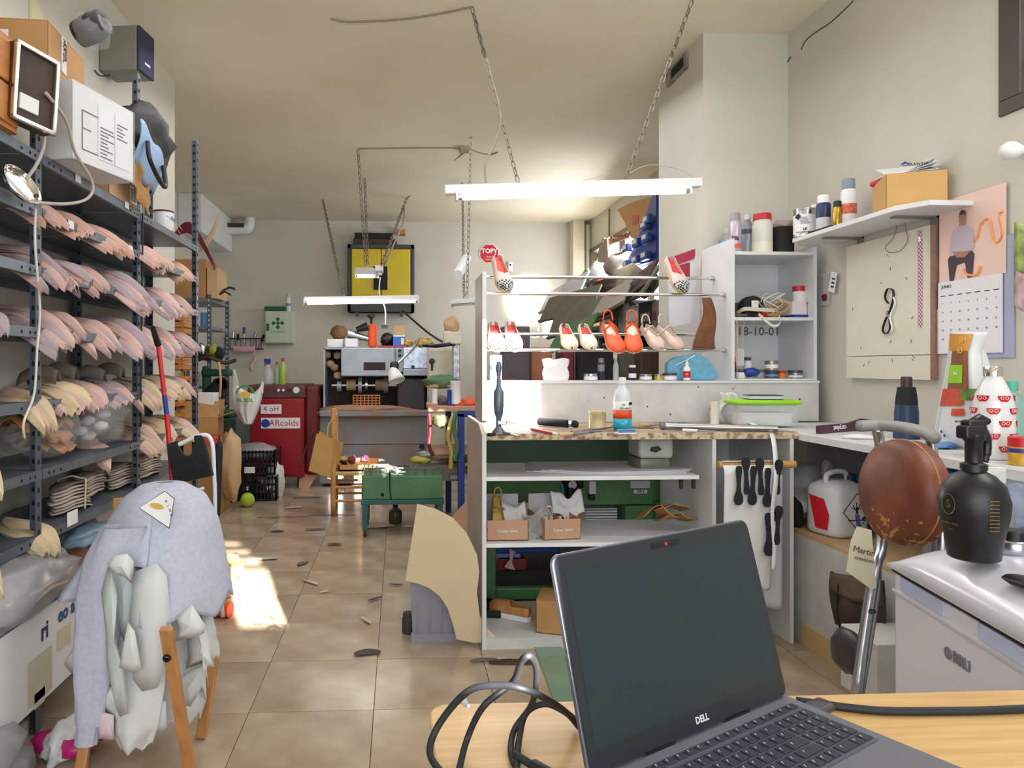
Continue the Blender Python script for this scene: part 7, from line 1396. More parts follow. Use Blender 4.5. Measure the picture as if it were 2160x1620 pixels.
for c in range(7): MB(KF).bb((cw*(.03+.135*c), H1*.80, .003), (cw*(.11+.135*c), H1*.812, .0036)).build('grid_bar', ink, t)
text('JUNIO', .02, KF @ T((cw*.13, H1*.93, .0035)), ink, t)
tag(MB(RWALL(RP(1978, 700, .005))).bb((-.02, -.1, 0), (.03, .1, .003)).build('yellow_note', mat('pale_yellow_paper', (222, 218, 168), .7, var=.02)), 'pale yellow paper strip between the cream board and the calendar', 'note')
# hanging green/pink bag at the frame edge, light bulb
t = thing('patterned_pouch', 'green and pink patterned plastic pouch hanging at the right frame edge', 'pouch', T(RP(2152, 620, .05)))
p_ = RP(2150, 560, .06); MB(T(p_)).grid(lambda u, v: V((-.02*sin(pi*u), .02-(u)*.24, .17-.32*v-.03*sin(pi*u))), 10, 12).build('film', mat('green_floral', (170, 190, 110), .3, var=.35, scale=18, rgb2=(74, 96, 60)), t, solid=.004, smooth=True); MB(T(p_+V((-.012, 0, 0)))).grid(lambda u, v: V((-.02*sin(pi*u), .0-(u)*.22, -.02-.14*v-.03*sin(pi*u))), 10, 8).build('pink_print', mat('pink_floral', (224, 190, 196), .3, var=.2, scale=14, rgb2=(176, 130, 150)), t, solid=.004, smooth=True)
t = thing('light_bulb', 'white light bulb in a wall socket on the right wall', 'bulb', T(RP(2138, 320, .06)))
p_ = RP(2136, 318, .08); MB(T(p_) @ RY(90)).lathe([(.0, -.045), (.02, -.042), (.034, -.02), (.034, .0), (.026, .02), (.016, .035), (.016, .05)], n=20).build('globe', label, t, smooth=True); MB(T(p_) @ RY(90)).lathe([(.022, .045), (.03, .05), (.03, .08)], n=16).build('socket', paperg, t, smooth=True, auto=40)
# ======================= right counter
t = thing('side_counter', 'white counter along the right wall continuing from the workbench', 'counter', T((2.13, 2.8, .5)))
CZ = .985; MB().bb((1.875, 1.82, CZ-.03), (RW-.002, 3.86, CZ)).build('worktop', whited, t, bevel=.002); MB().bb((1.872, 1.82, CZ-.032), (1.875, 3.24, CZ-.002)).build('edge_band', white, t)
MB().bb((2.28, 1.85, .0), (2.30, 3.86, CZ-.03)).build('rear_panel', mat('grey_melamine', (150, 152, 160), .5, var=.05), t)
MB().bb((1.90, 2.6, .0), (1.918, 3.86, .50)).build('front_panel', whited, t); MB().bb((1.90, 2.6, .50), (2.28, 3.86, .518)).build('low_shelf', cardl, t)
struct(MB().bb((1.886, 2.5, 0), (1.899, 3.24, .10)).build('baseboard_right', tan))
def CT(px, py): return PZ(px, py, CZ+.001)
# heat gun
q = V((PX(1912, 900, 2.2).x, PX(1912, 900, 2.2).y, CZ+.001))
t = thing('heat_gun', 'navy heat gun standing nozzle up on the side counter', 'heat gun', T(q))
nb = mat('tool_navy', (36, 58, 92), .4, var=.05); MB(T(q)).lathe([(.05, 0), (.05, 0.0228), (.046, 0.0342), (.046, 0.114), (.042, 0.1482), (.040, 0.171)], n=22).build('body', nb, t, smooth=True, auto=40); MB(T(q)).lathe([(.043, 0.1459), (.041, 0.171), (.034, 0.2223), (.030, 0.2223)], n=22).build('collar', blackm, t, smooth=True, auto=40); MB(T(q)).lathe([(.022, 0.2166), (.022, 0.2599), (.019, 0.2679), (.016, 0.2679)], n=18).build('nozzle', mat('nozzle_brown', (84, 58, 62), .4, .4, var=.1), t, smooth=True, auto=40)
MB().cyl(q+V((.02, -.0, .04)), q+V((.12, -.08, .01)), .024, .02).build('handle', redp, t, smooth=True, auto=40)
# purple card
t = thing('purple_leash_card', 'glossy dark purple printed packet lying on the side counter', 'packet', T(CT(1790, 905)))
a_, b_ = CT(1723, 915), CT(1845, 905); ppm = mat('plum_gloss', (82, 30, 66), .2, var=.08)
X_ = frame(a_, (b_-a_), V((0, 0, 1))); Lp_ = (b_-a_).length
MB(X_).prism([(0, 0), (Lp_*.62, -.002), (Lp_*.9, .0), (Lp_, .01), (Lp_, .045), (Lp_*.75, .058), (Lp_*.5, .04), (0, .038)], -.006, .006).build('sleeve', ppm, t, bevel=.003); text('carplast', .034, X_ @ T((Lp_*.36, .02, .0065)) @ RZ(180), label, t, bold=.0006)
bl_('crumpled_paper', 'white crumpled paper on the side counter before the purple packet', CT(1815, 925)+V((0, 0, .006)), (.07, .05, .012), 300, paper, 'paper', .5, 2)
# food bag
t = thing('food_pouch', 'white pet food pouch with vegetables print standing on the side counter', 'pouch', T(CT(2010, 955)))
XP = 2.14
def fp(px, py, o=0): return PX(px, py, XP-o)
pz = mat('pouch_white', (228, 230, 232), .3, var=.03)
def pouch(u, v):
    wl = [(2005, 2085), (2003, 2070), (1996, 2075), (1985, 2085), (1974, 2095), (1972, 2092)]; yy = [700, 740, 790, 850, 910, 945]
    f = min(4.999, v*5); i = int(f); f -= i; l = wl[i][0]*(1-f)+wl[i+1][0]*f; r = wl[i][1]*(1-f)+wl[i+1][1]*f; y = yy[i]*(1-f)+yy[i+1]*f
    return fp(l+(r-l)*u, y, .05*sin(pi*u)*sin(pi*min(1, .1+v*.8)))
MB().grid(pouch, 16, 24).build('front', pz, t, solid=.002, smooth=True)
MB().grid(lambda u, v: pouch(u, v)*1.0+V((.05*sin(pi*u)*2*sin(pi*min(1, v+.05))+.01, .02, 0)), 16, 24).build('back', pz, t, solid=.002, smooth=True)
def patch(u0, v0, u1, v1, m, nm, o=.004): return MB().grid(lambda u, v: pouch(u0+(u1-u0)*u, v0+(v1-v0)*v)-V((o, o*.5, 0)), 8, 8).build(nm, m, t, smooth=True)
patch(.0, .02, .62, .2, mat('ochre_print', (204, 146, 40), .4, var=.1), 'ochre_band'); patch(.1, .2, .60, .5, mat('brown_print', (140, 84, 50), .4, var=.08), 'brown_band'); patch(.08, .32, .45, .46, greenl, 'green_badge', .006)
patch(.0, .50, .48, .62, mat('tomato_print', (214, 70, 44), .4, var=.15, scale=30), 'tomato_print', .006); patch(.35, .5, .82, .58, mat('leaf_print', (90, 140, 60), .4, var=.3, scale=40), 'leaf_print', .006); patch(.25, .64, .5, .69, MATS['tomato_print'], 'tomato_print', .006)
def onp(u, v, o=.01):
    p = pouch(u, v)-V((o, o*.6, 0)); return frame(p, pouch(u+.05, v)-pouch(u-.05, v), (0, 0, 1))
text('SH', .035, onp(.38, .09), mat('gold_print', (226, 190, 90), .4, var=0), t); text('IO', .035, onp(.36, .2), MATS['gold_print'], t); text('Ibra', .02, onp(.27, .39), label, t, bold=.0006); text('HERZLICHE', .009, onp(.42, .73), ink, t)
for k, (a, b_) in enumerate(((.42, .78), (.62, .78), (.12, .80), (.18, .85))): MB(onp(a, b_)).prism(disc(0, 0, .007, 8), 0, .001).build('small_mark', bluep, t)
# bottle with bowls
q = PZ(2094, 955, CZ+.001); q = V((2.02, PX(2095, 900, 2.02).y, CZ+.001))
t = thing('water_bottle', 'white steel bottle with red bowl prints on the side counter', 'bottle', T(q)); hB = .315
MB(T(q)).lathe([(.056, 0), (.06, .006), (.062, .03), (.062, .17), (.055, .21), (.036, .255), (.026, .275), (.026, .283)], n=28).build('body', mat('bottle_gloss_white', (232, 233, 236), .15, var=0, coat=.5), t, smooth=True, auto=60); MB(T(q)).lathe([(.028, .28), (.028, .308), (.025, .312)], n=24).build('steel_cap', chrome, t, smooth=True, auto=40)
bm_ = mat('bowl_red', (206, 32, 52), .4, var=0)
for row in range(5):
    for k in range(6):
        a = R(-160+k*60+(30 if row % 2 else 0)); r_ = .0628 if row < 4 else .0575; z = .025+.042*row
        c_ = V((q.x+r_*cos(a), q.y+r_*sin(a), q.z+z)); X_ = frame(c_, (-sin(a), cos(a), 0), (0, 0, 1))
        MB(X_).prism([(-.019, .022), (.019, .022), (.017, .012), (.01, .002), (-.01, .002), (-.017, .012)], -.003, .0012).build('bowl_print', bm_, t)
        for s_ in (-1, 1): MB(X_).tube([(s_*.007+.005*cos(b2), .014+.005*sin(b2), .0015) for b2 in [i*pi/4 for i in range(9)]], .0009, 4).build('glasses_print', label, t)
q2 = V((1.98, PX(2155, 900, 1.98).y, CZ+.001))
t = container('condiment_tub', 'yellow tub with red lid at the right end of the side counter', 'tub', q2, .036, .088, 'tin', mat('mustard_tub', (206, 160, 50), .4, var=.2, scale=30), redp, mat('blue_stripe', (50, 60, 130), .4), (.45, .6))
container('glass_bottle', 'pale green glass bottle behind the white bowl-print bottle', 'bottle', V((2.2, PX(2135, 900, 2.2).y, CZ+.001)), .045, .26, 'bottle', mat('seafoam_glass', (150, 204, 190), .1, alpha=.6, var=0), mat('seafoam', (90, 180, 160), .4, var=0))
t = thing('folded_bag', 'crumpled white and blue plastic on the counter before the pouch', 'bag', T(CT(2010, 950))); bl = MB().blob(PZ(2025, 940, CZ)+V((0, 0, .012)), (.09, .06, .02), 301, .5).build('film', bagw, t, smooth=True); MB().blob(PZ(1985, 946, CZ)+V((0, 0, .012)), (.05, .04, .012), 302, .5).build('blue_film', bluel, t, smooth=True)
# under the counter
q = V((2.04, 2.98, .52)); q.y = PX(1765, 1200, 2.04).y
t = thing('jerrycan', 'white jerrycan with hazard labels on the low shelf under the side counter', 'jerrycan', T(q)); X_ = T(q) @ RZ(12)
MB(X_).lathe([(.085, 0), (.098, .012), (.10, .03), (.10, .2), (.092, .225), (.05, .25), (.03, .252)], n=32, sq=5).build('body', mat('can_white', (228, 230, 236), .35, var=.02), t, smooth=True, auto=60)
MB(X_).tube(spline([(-.06, 0, .235), (-.055, 0, .275), (.0, 0, .29), (.05, 0, .28), (.055, 0, .235)]), .012, 8).build('handle', MATS['can_white'], t, smooth=True); MB(X_ @ T((.075, 0, .0))).lathe([(.028, .235), (.028, .275)], n=18).build('cap', mat('cap_navy', (30, 44, 110), .4, var=0), t, smooth=True, auto=40)
fx = X_ @ FRONT((.0, -.1005, .12)); MB(fx).prism([(.015, -.085), (.095, 0), (.015, .085), (-.065, 0)], 0, .001).build('diamond_border', ink, t); MB(fx).prism([(.015, -.080), (.090, 0), (.015, .080), (-.060, 0)], .001, .0018).build('diamond_field', label, t)
MB(fx).tube([(.01, -.035, .002), (.01, .02, .002)], .005, 5).tube([(.01, .0, .002), (-.012, .03, .002)], .0025, 4).tube([(.01, .0, .002), (.03, .035, .002)], .0025, 4).tube([(.01, .015, .002), (.008, .042, .002)], .002, 4).tube([(-.035, -.037, .002), (.06, -.04, .002)], .003, 4).tube([(.04, -.034, .002), (.07, -.018, .002)], .005, 4).tube([(-.002, .012, .002), (-.02, .018, .002)], .0018, 4).tube([(.018, .012, .002), (.036, .015, .002)], .0018, 4).build('dead_tree_fish', ink, t)
lx = X_ @ frame((-.1005, .0, .10), (0, -1, 0), (0, 0, 1)); MB(lx).prism([(-.02, -.07), (.05, -.07), (.06, 0), (.03, .07), (-.06, .08)], 0, .001).build('red_label', mat('label_red', (222, 32, 52), .5, var=0), t)
for k, (a, b_, sz, m_, l_) in enumerate(((1700, 1020, (.12, .12, .10), clearp, 'clear plastic bag slumped under the side counter'), (1720, 1060, (.14, .16, .07), bagw, 'white plastic bag behind the jerrycan'), (1745, 1000, (.03, .02, .07), filmg, 'grey film loop rising behind the white bag'), (1690, 1120, (.05, .08, .12), bagw, 'crumpled white bag left of the jerrycan'))):
    p_ = PX(a, b_, 2.08); p_.z = max(p_.z, .52+sz[2]*.9); bl_('plastic_bag', l_, p_, sz, 310+k, m_, 'bag', .4)
bl_('black_bag', 'black shiny object between the sole roll and the white bags', PX(1676, 1085, 1.93), (.03, .05, .08), 320, blackm, 'bag', .2)
t = thing('brown_bag', 'dark brown leather bag hanging before the low white panel', 'bag', T((1.87, 2.55, .35)))
def bagf(u, v): return PX(1755+110*u+(-18*sin(pi*u) if v < .2 else 0)+10*v*(.5-u), 1205+(20*(u))+v*(110+40*u), 1.84)+V((-.05*sin(pi*u)*sin(pi*v)-.01*sin(u*9+v*4), 0, 0))
MB().grid(bagf, 16, 16).build('body', mat('dark_brown_leather', (70, 54, 44), .7, var=.2), t, solid=.012, smooth=True); MB().grid(lambda u, v: bagf(u, v*.35)-V((.012, .01, 0)), 16, 6).build('flap', mat('dark_brown_leather2', (84, 66, 54), .7, var=.2), t, solid=.005, smooth=True)
wire('black_cable', [PX(1768, 1230, 1.80), PX(1766, 1290, 1.80), PX(1773, 1340, 1.8), PX(1768, 1390, 1.8)], .003, black, 'black cord hanging before the dark brown bag')
t = thing('swing_tag', 'large cream card tag with brown print hanging by the stool leg', 'tag', T(PD(1815, 1220, 2.15)))
vs = [PD(a, b_, 2.15) for a, b_ in ((1808, 1110), (1838, 1118), (1848, 1240), (1836, 1242), (1785, 1205), (1795, 1140))]; MB().add(vs, [tuple(range(6))]).build('card', mat('tag_cream', (222, 216, 190), .7, var=.03), t, solid=.002); text('Martin', .026, frame(PD(1823, 1163, 2.142), R_+V((0, 0, -.25)), (0, 0, 1)), mat('tag_brown', (110, 90, 70), .7, var=0), t); text('creations', .016, frame(PD(1823, 1180, 2.142), R_+V((0, 0, -.25)), (0, 0, 1)), MATS['tag_brown'], t)
wire('navy_strap', [PD(1808, 1085, 2.2), PD(1812, 1120, 2.2), PD(1808, 1150, 2.2)], .006, mat('cap_navy', (30, 44, 110)), 'navy strap hanging beside the jerrycan cap', 'strap')
# blue bin under counter
t = thing('blue_bin', 'light blue rimmed bin with dark body behind the stool', 'bin', T((2.02, 2.32, .0)))
MB(T((2.06, 2.28, 0))).lathe([(.13, 0), (.16, .88)], n=24, sq=6).build('body', mat('bin_slate', (98, 112, 128), .4, var=.05), t, smooth=True, auto=40); MB(T((2.06, 2.28, 0))).lathe([(.165, .87), (.175, .88), (.175, .93), (.15, .935), (.15, .9)], n=24, sq=6).build('rim', bluel, t, smooth=True, auto=40)
MB().bb((1.93, 2.1, .6), (1.945, 2.13, .9)).build('hinge_strip', bluel, t)
pilebox('cream_card', 'cream card leaning behind the black spray bottle', tuple(PD(2078, 1020, 2.1)), tuple(PD(2112, 985, 2.12)), paper, 'card', 0)
pilebox('grey_case', 'dark grey case under the end of the side counter', (2.0, 1.75, .55), (2.27, 2.05, .94), mat('dark_grey_case', (104, 104, 112), .5, var=.08))
bl_('clear_bag', 'clear crumpled plastic bag behind the small jar', PD(2140, 1060, 2.0), (.1, .08, .07), 330, film, 'bag', .4)
# ======================= stool
t = thing('folding_stool', 'folding bar stool with a worn brown round seat and steel tube frame', 'stool', T(PD(1890, 1500, 2.1)))
SC_ = PD(1888, 1037, 2.15); nrm = (-F_*.04-R_*.999+V((0, 0, .06))).normalized()
S4 = Matrix.Translation(SC_) @ nrm.to_track_quat('Z', 'Y').to_matrix().to_4x4()
vin = mat('worn_vinyl', (122, 66, 44), .45, var=.12, scale=9, rgb2=(98, 46, 32))
# worn vinyl: scuffs towards the lower rim, in the seat's own coordinates
nt = vin.node_tree; N = nt.nodes; L = nt.links; bs = N['Principled BSDF']
n2 = N.new('ShaderNodeTexNoise'); n2.inputs['Scale'].default_value = 42; n2.inputs['Detail'].default_value = 6; tc = N.new('ShaderNodeTexCoord'); L.new(tc.outputs['Object'], n2.inputs[0])
sp_ = N.new('ShaderNodeSeparateXYZ'); L.new(tc.outputs['Object'], sp_.inputs[0]); mr = N.new('ShaderNodeMapRange'); mr.inputs[1].default_value = -.02; mr.inputs[2].default_value = -.17; mr.inputs[3].default_value = -.12; mr.inputs[4].default_value = .13
L.new(sp_.outputs['Z'], mr.inputs[0]); ad = N.new('ShaderNodeMath'); ad.operation = 'ADD'; L.new(n2.outputs[0], ad.inputs[0]); L.new(mr.outputs[0], ad.inputs[1])
r2 = N.new('ShaderNodeValToRGB'); r2.color_ramp.elements[0].position = .60; r2.color_ramp.elements[1].position = .66; L.new(ad.outputs[0], r2.inputs[0]); mx = N.new('ShaderNodeMix'); mx.data_type = 'RGBA'
old = bs.inputs['Base Color'].links[0].from_socket; L.new(old, mx.inputs[6]); mx.inputs[7].default_value = (*lin((190, 140, 78)), 1); L.new(r2.outputs[0], mx.inputs[0]); L.new(mx.outputs[2], bs.inputs['Base Color'])
st = thing('x', '', ''); bpy.data.objects.remove(st)
o = MB(S4).lathe([(.0, .034), (.09, .032), (.135, .026), (.152, .012), (.158, -.005), (.157, -.055), (.15, -.06)], n=48).build('seat', vin, t, smooth=True, auto=50)
for v in o.data.vertices: pass
shift = MW[t].inverted() @ SC_
for v in o.data.vertices: v.co -= shift
o.location = shift
MB(S4).lathe([(.1585, -.02), (.161, -.022), (.1585, -.025)], n=48).build('seat_piping', mat('tan_piping', (176, 128, 84), .5), t, smooth=True)
PDs = lambda a, b_, d: PD(a, b_, d)
MB().tube(spline([PDs(1812, 899, 2.4), PDs(1855, 897, 2.4), PDs(1905, 902, 2.3), PDs(1950, 912, 2.2), PDs(1973, 925, 2.15)]), .019, 10).build('backrest', mat('backrest_grey', (150, 150, 148), .45, var=.04), t, smooth=True)
MB().tube(spline([PDs(1963, 920, 2.2), PDs(1972, 990, 2.2), PDs(1984, 1090, 2.18), PDs(1986, 1160, 2.16), PDs(1985, 1260, 2.14), PDs(1985, 1500, 2.12)]), .015, 10).build('leg', alu, t, smooth=True)
MB().tube(spline([PDs(1850, 905, 2.4), PDs(1858, 960, 2.4), PDs(1860, 1140, 2.3), PDs(1846, 1200, 2.25), PDs(1822, 1350, 2.2), PDs(1805, 1480, 2.18), PZ(1795, 1560, .01)]), .0165, 10).build('leg', alu, t, smooth=True)
MB().tube(spline([PDs(1958, 1130, 2.3), PDs(1955, 1200, 2.32), PDs(1948, 1500, 2.35)]), .014, 10).build('leg', alu, t, smooth=True)
MB().tube(spline([PDs(1846, 1180, 2.3), PDs(1848, 1240, 2.3), PDs(1825, 1390, 2.24), PDs(1810, 1480, 2.22)]), .014, 10).build('leg', alu, t, smooth=True)
MB().cyl(PDs(1838, 1290, 2.17), PDs(1842, 1290, 2.2), .008).build('rivet', black, t)
bl_('black_shoe', 'black shoe heel beside the foot of the stool leg', PD(1790, 1375, 2.3), (.035, .08, .07), 340, mat('shoe_black', (60, 54, 60), .35, var=.1), 'shoe', .15)
pilebox('white_box', 'white low box behind the stool legs', tuple(PD(1850, 1500, 2.5)), tuple(PD(1990, 1355, 2.52)+V((0, .2, 0))), whited)
# ======================= white chest with lid
q = PD(1885, 1192, 1.85); a11 = R(11.3)
ux = V((-sin(a11), -cos(a11), 0)); uy = V((cos(a11), -sin(a11), 0))       # along the long side towards the camera, and to the right
t = thing('white_chest', 'glossy white chest with rounded lid and recessed grip behind the table', 'chest', T((q.x+.3, q.y-.25, 0)))
CH = Matrix(((ux.x, uy.x, 0, q.x), (ux.y, uy.y, 0, q.y), (0, 0, 1, 0), (0, 0, 0, 1)))
# keep right-handed: x along the side, y to the right, z up
gw = mat('gloss_white', (224, 224, 236), .22, var=.0, coat=.3); ZT = q.z; Lc, Wc = .66, .48
MB(CH).bb((0, 0, .02), (Lc, Wc, ZT-.015)).build('body', gw, t, bevel=.012, seg=3)
MB(CH).grid(lambda u, v: V((-.012+(Lc+.024)*u, -.012+(Wc+.024)*v, ZT+.085*(1-abs(2*u-1)**6)*(1-abs(2*v-1)**3.2)**.6)), 30, 26).build('lid', gw, t, solid=.004, smooth=True)
MB(CH).bb((-.012, -.012, ZT-.006), (Lc+.012, Wc+.012, ZT+.003)).build('lid_rim', gw, t, bevel=.003)
MB(CH).bb((-.003, -.003, ZT-.0155), (Lc, Wc, ZT-.008)).build('lid_gap', blackm, t)
gl_ = mat('grip_clear_blue', (196, 208, 240), .1, var=0, coat=.5)
for a0 in (.035, .36): MB(CH).prism([(a0, 0), (a0+.012, -.004), (a0+.2, -.004), (a0+.2, 0)], ZT-.052, ZT-.018).build('grip_window', gl_, t)
MB(CH).bb((0, -.004, ZT-.066), (Lc, .0, ZT-.060)).build('grip_ledge', paperg, t)
fx = frame(CH @ V((.275, -.0015, ZT-.128)), CH.to_3x3() @ V((1, 0, 0)), (0, 0, 1))
sg = mat('logo_silver', (140, 136, 150), .35, .3, var=0); text('BRU', .034, fx @ T((.028, 0, 0)), sg, t, bold=.0012, ext=.001); MB(fx @ T((-.022, 0, 0))).tube([(.012*cos(a), .012*sin(a), .001) for a in [k*pi/8 for k in range(17)]], .002, 5).bb((-.0015, -.009, 0), (.0015, .009, .002)).build('logo_ring', sg, t)
# items on the chest
zl = ZT+.086
q = PZ(2054, 1178, zl); t = thing('spray_bottle', 'matt black spray bottle with gold print on the white chest', 'bottle', T(q))
mb_ = mat('satin_black', (20, 22, 26), .38, var=.03); MB(T(q)).lathe([(.044, 0), (.05, .004), (.056, .05), (.066, .1), (.068, .13), (.060, .165), (.040, .187), (.024, .196), (.024, .206)], n=36).build('body', mb_, t, smooth=True, auto=60)
MB(T(q)).lathe([(.026, .2), (.026, .212), (.017, .216), (.017, .262), (.022, .268), (.022, .28)], n=24).build('collar', black, t, smooth=True, auto=40)
yaw_ = math.atan2(-1, -.15)
TX = T(q) @ RZ(18); MB(TX).bb((-.042, -.014, .27), (.028, .014, .30)).prism([(-.03, -.012), (.03, -.012), (.03, .012), (-.03, .012)], .29, .312).build('spray_head', black, t, bevel=.006, seg=3)
MB(TX).tube(spline([(.03, 0, .285), (.043, 0, .262), (.042, 0, .235), (.036, 0, .215)]), [.011]*9+[.010]*9+[.008]*7, 8).build('trigger', black, t, smooth=True); MB(TX).tube([(-.02, 0, .3), (.02, 0, .316), (.045, 0, .306)], .009, 8).build('head_cap', black, t, smooth=True)
gp_ = mat('gold_ink', (128, 106, 64), .4, .5, var=0); ca = math.atan2(-q.y, -q.x)
def onb(da, z, r=.0665): a = ca+R(da); return frame((q.x+r*cos(a), q.y+r*sin(a), q.z+z), (-sin(a), cos(a), 0), (0, 0, 1))
B_ = onb(-42, .125, .0675); MB(B_).tube([(.016*cos(a), .022*sin(a), 0) for a in [k*pi/8 for k in range(17)]], .0009, 4).build('gold_emblem', gp_, t); text('S', .026, B_ @ T((0, 0, .0)), gp_, t); text('hydra mist', .009, onb(-40, .083, .0655), gp_, t); text('hair', .007, onb(-40, .07, .063), gp_, t)
for k in range(9): MB(onb(32, .075+.008*k, .0675)).bb((-.010, 0, -.001), (.010, .0025, .0005)).build('small_print', gp_, t)
q = PZ(2137, 1170, zl-.004); t = thing('steel_jar', 'small steel jar with a black lid beside the black spray bottle', 'jar', T(q)); MB(T(q)).lathe([(.028, 0), (.034, .006), (.034, .03), (.028, .036)], n=24).build('body', alu, t, smooth=True, auto=50); MB(T(q)).lathe([(.027, .034), (.027, .055), (.024, .058)], n=24).build('lid', black, t, smooth=True, auto=40)
q = PZ(2160, 1238, zl-.01); tag(MB().blob(q+V((.01, 0, .008)), (.035, .05, .010), 350, .1).build('black_mouse', black, smooth=True), 'flat black rounded gadget at the edge of the chest lid', 'gadget')
# ======================= table, laptop, cables
TZ = .795
t = thing('table', 'pale wood-grain table with rounded corner in the foreground', 'table', T((.55, .6, 0)))
c1 = PZ(905, 1485, TZ); cr = .03; far = PZ(1100, 1480, TZ); yF = c1.y
x0 = c1.x; x1 = 1.15
poly = [(x0, .1), (x0, yF-cr)]+[(x0+cr-cr*cos(a), yF-cr+cr*sin(a)) for a in [k*pi/12 for k in range(1, 7)]]+[(x1, yF+.0), (x1, .1)]
MB().prism(poly, TZ-.022, TZ).build('top', wood, t, bevel=.003)
MB().prism([(a*1.0, b_) for a, b_ in poly], TZ-.024, TZ-.0225).build('edge_underside', white, t)
for x_, y_ in ((x0+.04, .14), (x0+.04, yF-.08), (x1-.05, .14), (x1-.05, yF-.08)): MB().bb((x_-.02, y_-.02, 0), (x_+.02, y_+.02, TZ-.024)).build('leg', alu, t)
# laptop
HL, HR = CW(.186, .845, -.49), CW(.521, 1.058, -.49); HL.z = HR.z = .812
TLo = CW(-.038, .055, .245)-O_
hx = (HR-HL).normalized(); WL = (HR-HL).length; up = TLo.normalized(); HS = TLo.length
t = thing('laptop', 'open dark grey laptop on the foreground table', 'laptop', T((HL+HR)/2-V((0, 0, .015))))
LX = frame(HL, hx, up)     # z faces the user
dgm = mat('laptop_grey', (96, 100, 112), .35, .5, var=0); base_m = mat('laptop_base', (128, 130, 142), .35, .5, var=0)
def rrect(x0, y0, x1, y1, r, n=5):
    out = []
    for cx_, cy_, a0 in ((x1-r, y1-r, 0), (x0+r, y1-r, 90), (x0+r, y0+r, 180), (x1-r, y0+r, 270)): out += [(cx_+r*cos(R(a0+90*k/n)), cy_+r*sin(R(a0+90*k/n))) for k in range(n+1)]
    return out
MB(LX).prism(rrect(-.004, -.002, WL+.004, HS+.003, .014), -.007, -.001).build('lid_shell', dgm, t, bevel=.001)
MB(LX).prism(rrect(-.001, .0, WL+.001, HS, .012), -.001, .001).build('bezel', mat('bezel_black', (34, 38, 44), .35, var=.02), t)
MB(LX).prism(rect(.012, .026, WL-.012, HS-.020), .001, .0014).build('screen', mat('screen_off', (30, 44, 50), .22, var=0), t)
text('DELL', .012, LX @ T((WL*.52, .013, .0012)), mat('logo_grey', (200, 204, 210), .3, var=0), t, ext=.0002, bold=.0004)
MB(LX).prism(rrect(WL*.52-.03, HS-.014, WL*.52+.03, HS-.006, .003), .001, .0018).build('camera_bar', black, t); MB(LX).prism(disc(WL*.52, HS-.010, .0028), .0018, .002).build('camera_shutter', redp, t)
for a in (.3, .7): MB(LX).bb((WL*a-.03, -.012, -.008), (WL*a+.03, .004, .001)).build('hinge', black, t, bevel=.002)
bdir = V((hx.y, -hx.x, 0)); BX = frame(HL+V((0, 0, -.004)), hx, -bdir)       # x right, y away from user, z up
MB(BX).prism(rrect(-.002, -.255, WL+.002, .012, .012), -.012, .0015).build('base_shell', base_m, t, bevel=.0015)
MB(BX).prism(rect(.016, -.138, WL-.016, -.018), .002, .0022).build('keyboard_well', mat('well_dark', (84, 88, 100), .5, var=0), t)
keym = mat('key_dark', (40, 46, 62), .5, var=0); kme = {}
rowh = .0192; leg_rows = ['ESC', '1234567890', 'QWERTYUIOP', 'ASDFGHJKLN', 'ZXCVBNM', '']
nk = 0
legend = mat('key_legend', (214, 220, 232), .5, var=0)
Lall = []
for r_ in range(6):
    y1_ = -.0205-r_*rowh; h_ = .0160 if r_ else .011; x_ = .018; 
    widths = {0: [.0166]*18, 1: [.0166]*13+[.030]+[0]+[.0166]*4, 2: [.026]+[.0166]*12+[.021]+[0]+[.0166]*4, 3: [.030]+[.0166]*11+[.036]+[0]+[.0166]*4, 4: [.022]+[.0166]*11+[.044]+[0]+[.0166]*4, 5: [.022, .018, .018, .018, .098, .018, .018, .018, .0166, .0166, .0166, 0, .036, .0166, .0166]}[r_]
    tot = sum(widths)+.0028*len(widths); sc = (WL-.036)/tot
    for c, w_ in enumerate(widths):
        if w_ == 0: x_ += .004*sc; continue
        ww = (w_)*sc; MB(BX).bb((x_, y1_-h_, .0018), (x_+ww, y1_, .0042)).build('key', keym, t, bevel=.0008, seg=1)
        ch = (leg_rows[r_]+'789-456+1230.')[c % 13] if c < 13 else '7894561230'[(c+r_*3) % 10]
        Lall.append((ch, x_+ww*.3, y1_-h_*.4)); x_ += ww+.0028*sc; nk += 1
cu_v = MB()
for ch, a, b_ in Lall:     # tiny legends, joined
    cu_v.bb((a-.0012, b_-.002, .0042), (a-.0004, b_+.002, .0044), BX).bb((a-.0012, b_+.0012, .0042), (a+.0014, b_+.002, .0044), BX)
o = cu_v.build('key_legends', legend, t); o['kind'] = 'stuff'
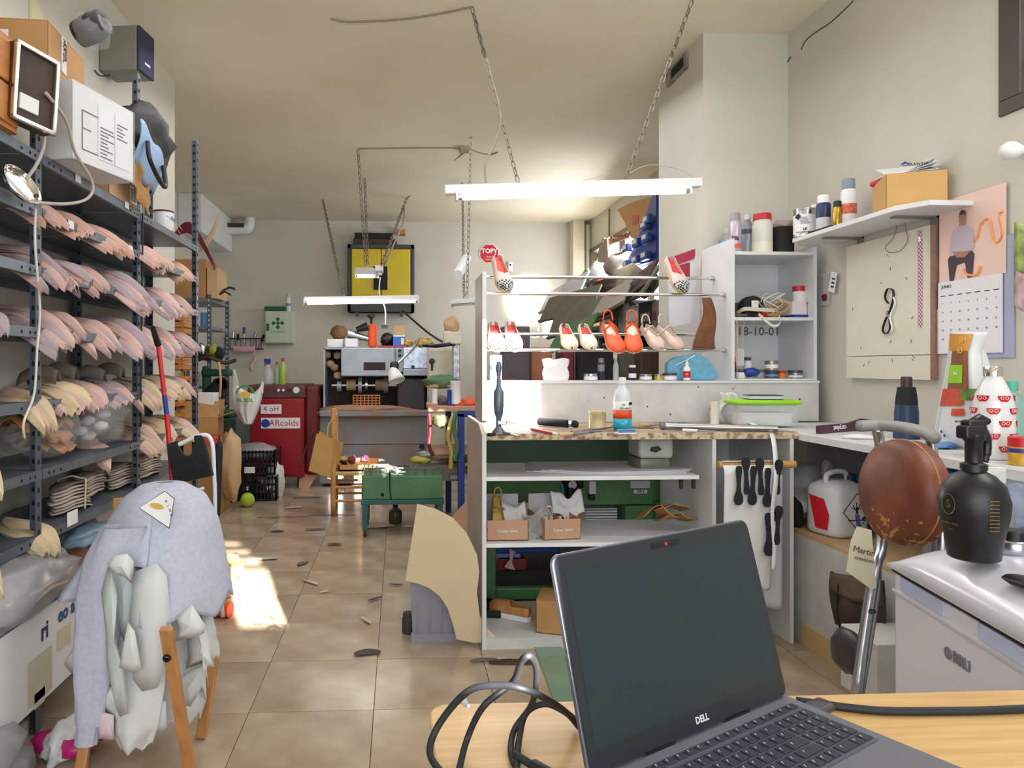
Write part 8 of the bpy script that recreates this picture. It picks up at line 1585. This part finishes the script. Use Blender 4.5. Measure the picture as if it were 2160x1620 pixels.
MB(BX).prism(rect(WL*.3, -.235, WL*.58, -.15), .002, .0023).build('touchpad', mat('touchpad', (118, 120, 132), .4, var=0), t)
tag(MB(BX).bb((WL+.006, -.05, -.014), (WL+.05, -.02, -.002)).build('usb_receiver', mat('usb_grey', (74, 70, 76), .4, var=0), bevel=.006, seg=3), 'dark grey usb plug sticking out of the right side of the laptop', 'plug')
# cables on the table
def TB(px, py, z=.006): return PZ(px, py, TZ+z)
wire('power_cable', [TB(940, 1640, .005), TB(907, 1590, .006), TB(925, 1530, .03), TB(985, 1460, .08), TB(1050, 1445, .1), TB(1110, 1455, .1), TB(1170, 1485, .06), TB(1215, 1520, .01)], .0046, cabled, 'outer black cable arcing from the table edge to the laptop', n=8)
wire('power_cable', [TB(965, 1640, .005), TB(985, 1560, .02), TB(1020, 1490, .07), TB(1080, 1440, .10), TB(1100, 1395, .16), TB(1120, 1385, .17), TB(1132, 1420, .12), TB(1122, 1485, .05), TB(1085, 1540, .012), TB(1078, 1590, .006), TB(1100, 1640, .006)], .0042, cabled, 'inner black cable rising in a tall loop at the table corner', n=8)
wire('power_cable', [TB(1088, 1640, .005), TB(1095, 1560, .012), TB(1110, 1505, .03), TB(1150, 1485, .045), TB(1195, 1505, .03), TB(1222, 1535, .008)], .0042, cabled, 'short black cable curve beside the laptop lid', n=8)
wire('power_cable', [TB(1085, 1590, .01), TB(1100, 1600, .012), TB(1140, 1625, .008)], .005, cabled, 'thick black cable end with plug at the bottom frame edge', n=8)
tag(MB().cyl(TB(1125, 1615, .012), TB(1160, 1635, .012), .008).build('cable_plug', black, smooth=True, auto=40), 'black cable plug at the bottom of the table', 'plug')
wire('white_cable', [TB(985, 1478, .055), TB(978, 1484, .052), TB(990, 1490, .06)], .003, label, 'small white tag sleeve on the outer black cable', 'tag')
wire('power_cable', [PZ(1680, 1478, TZ+.006), PZ(1800, 1494, TZ+.006), PZ(1880, 1500, TZ+.006), PZ(2000, 1500, TZ+.006), PZ(2100, 1498, TZ+.006), PZ(2230, 1492, TZ+.006)], .006, cabled, 'black cable lying straight across the right of the table', n=8)
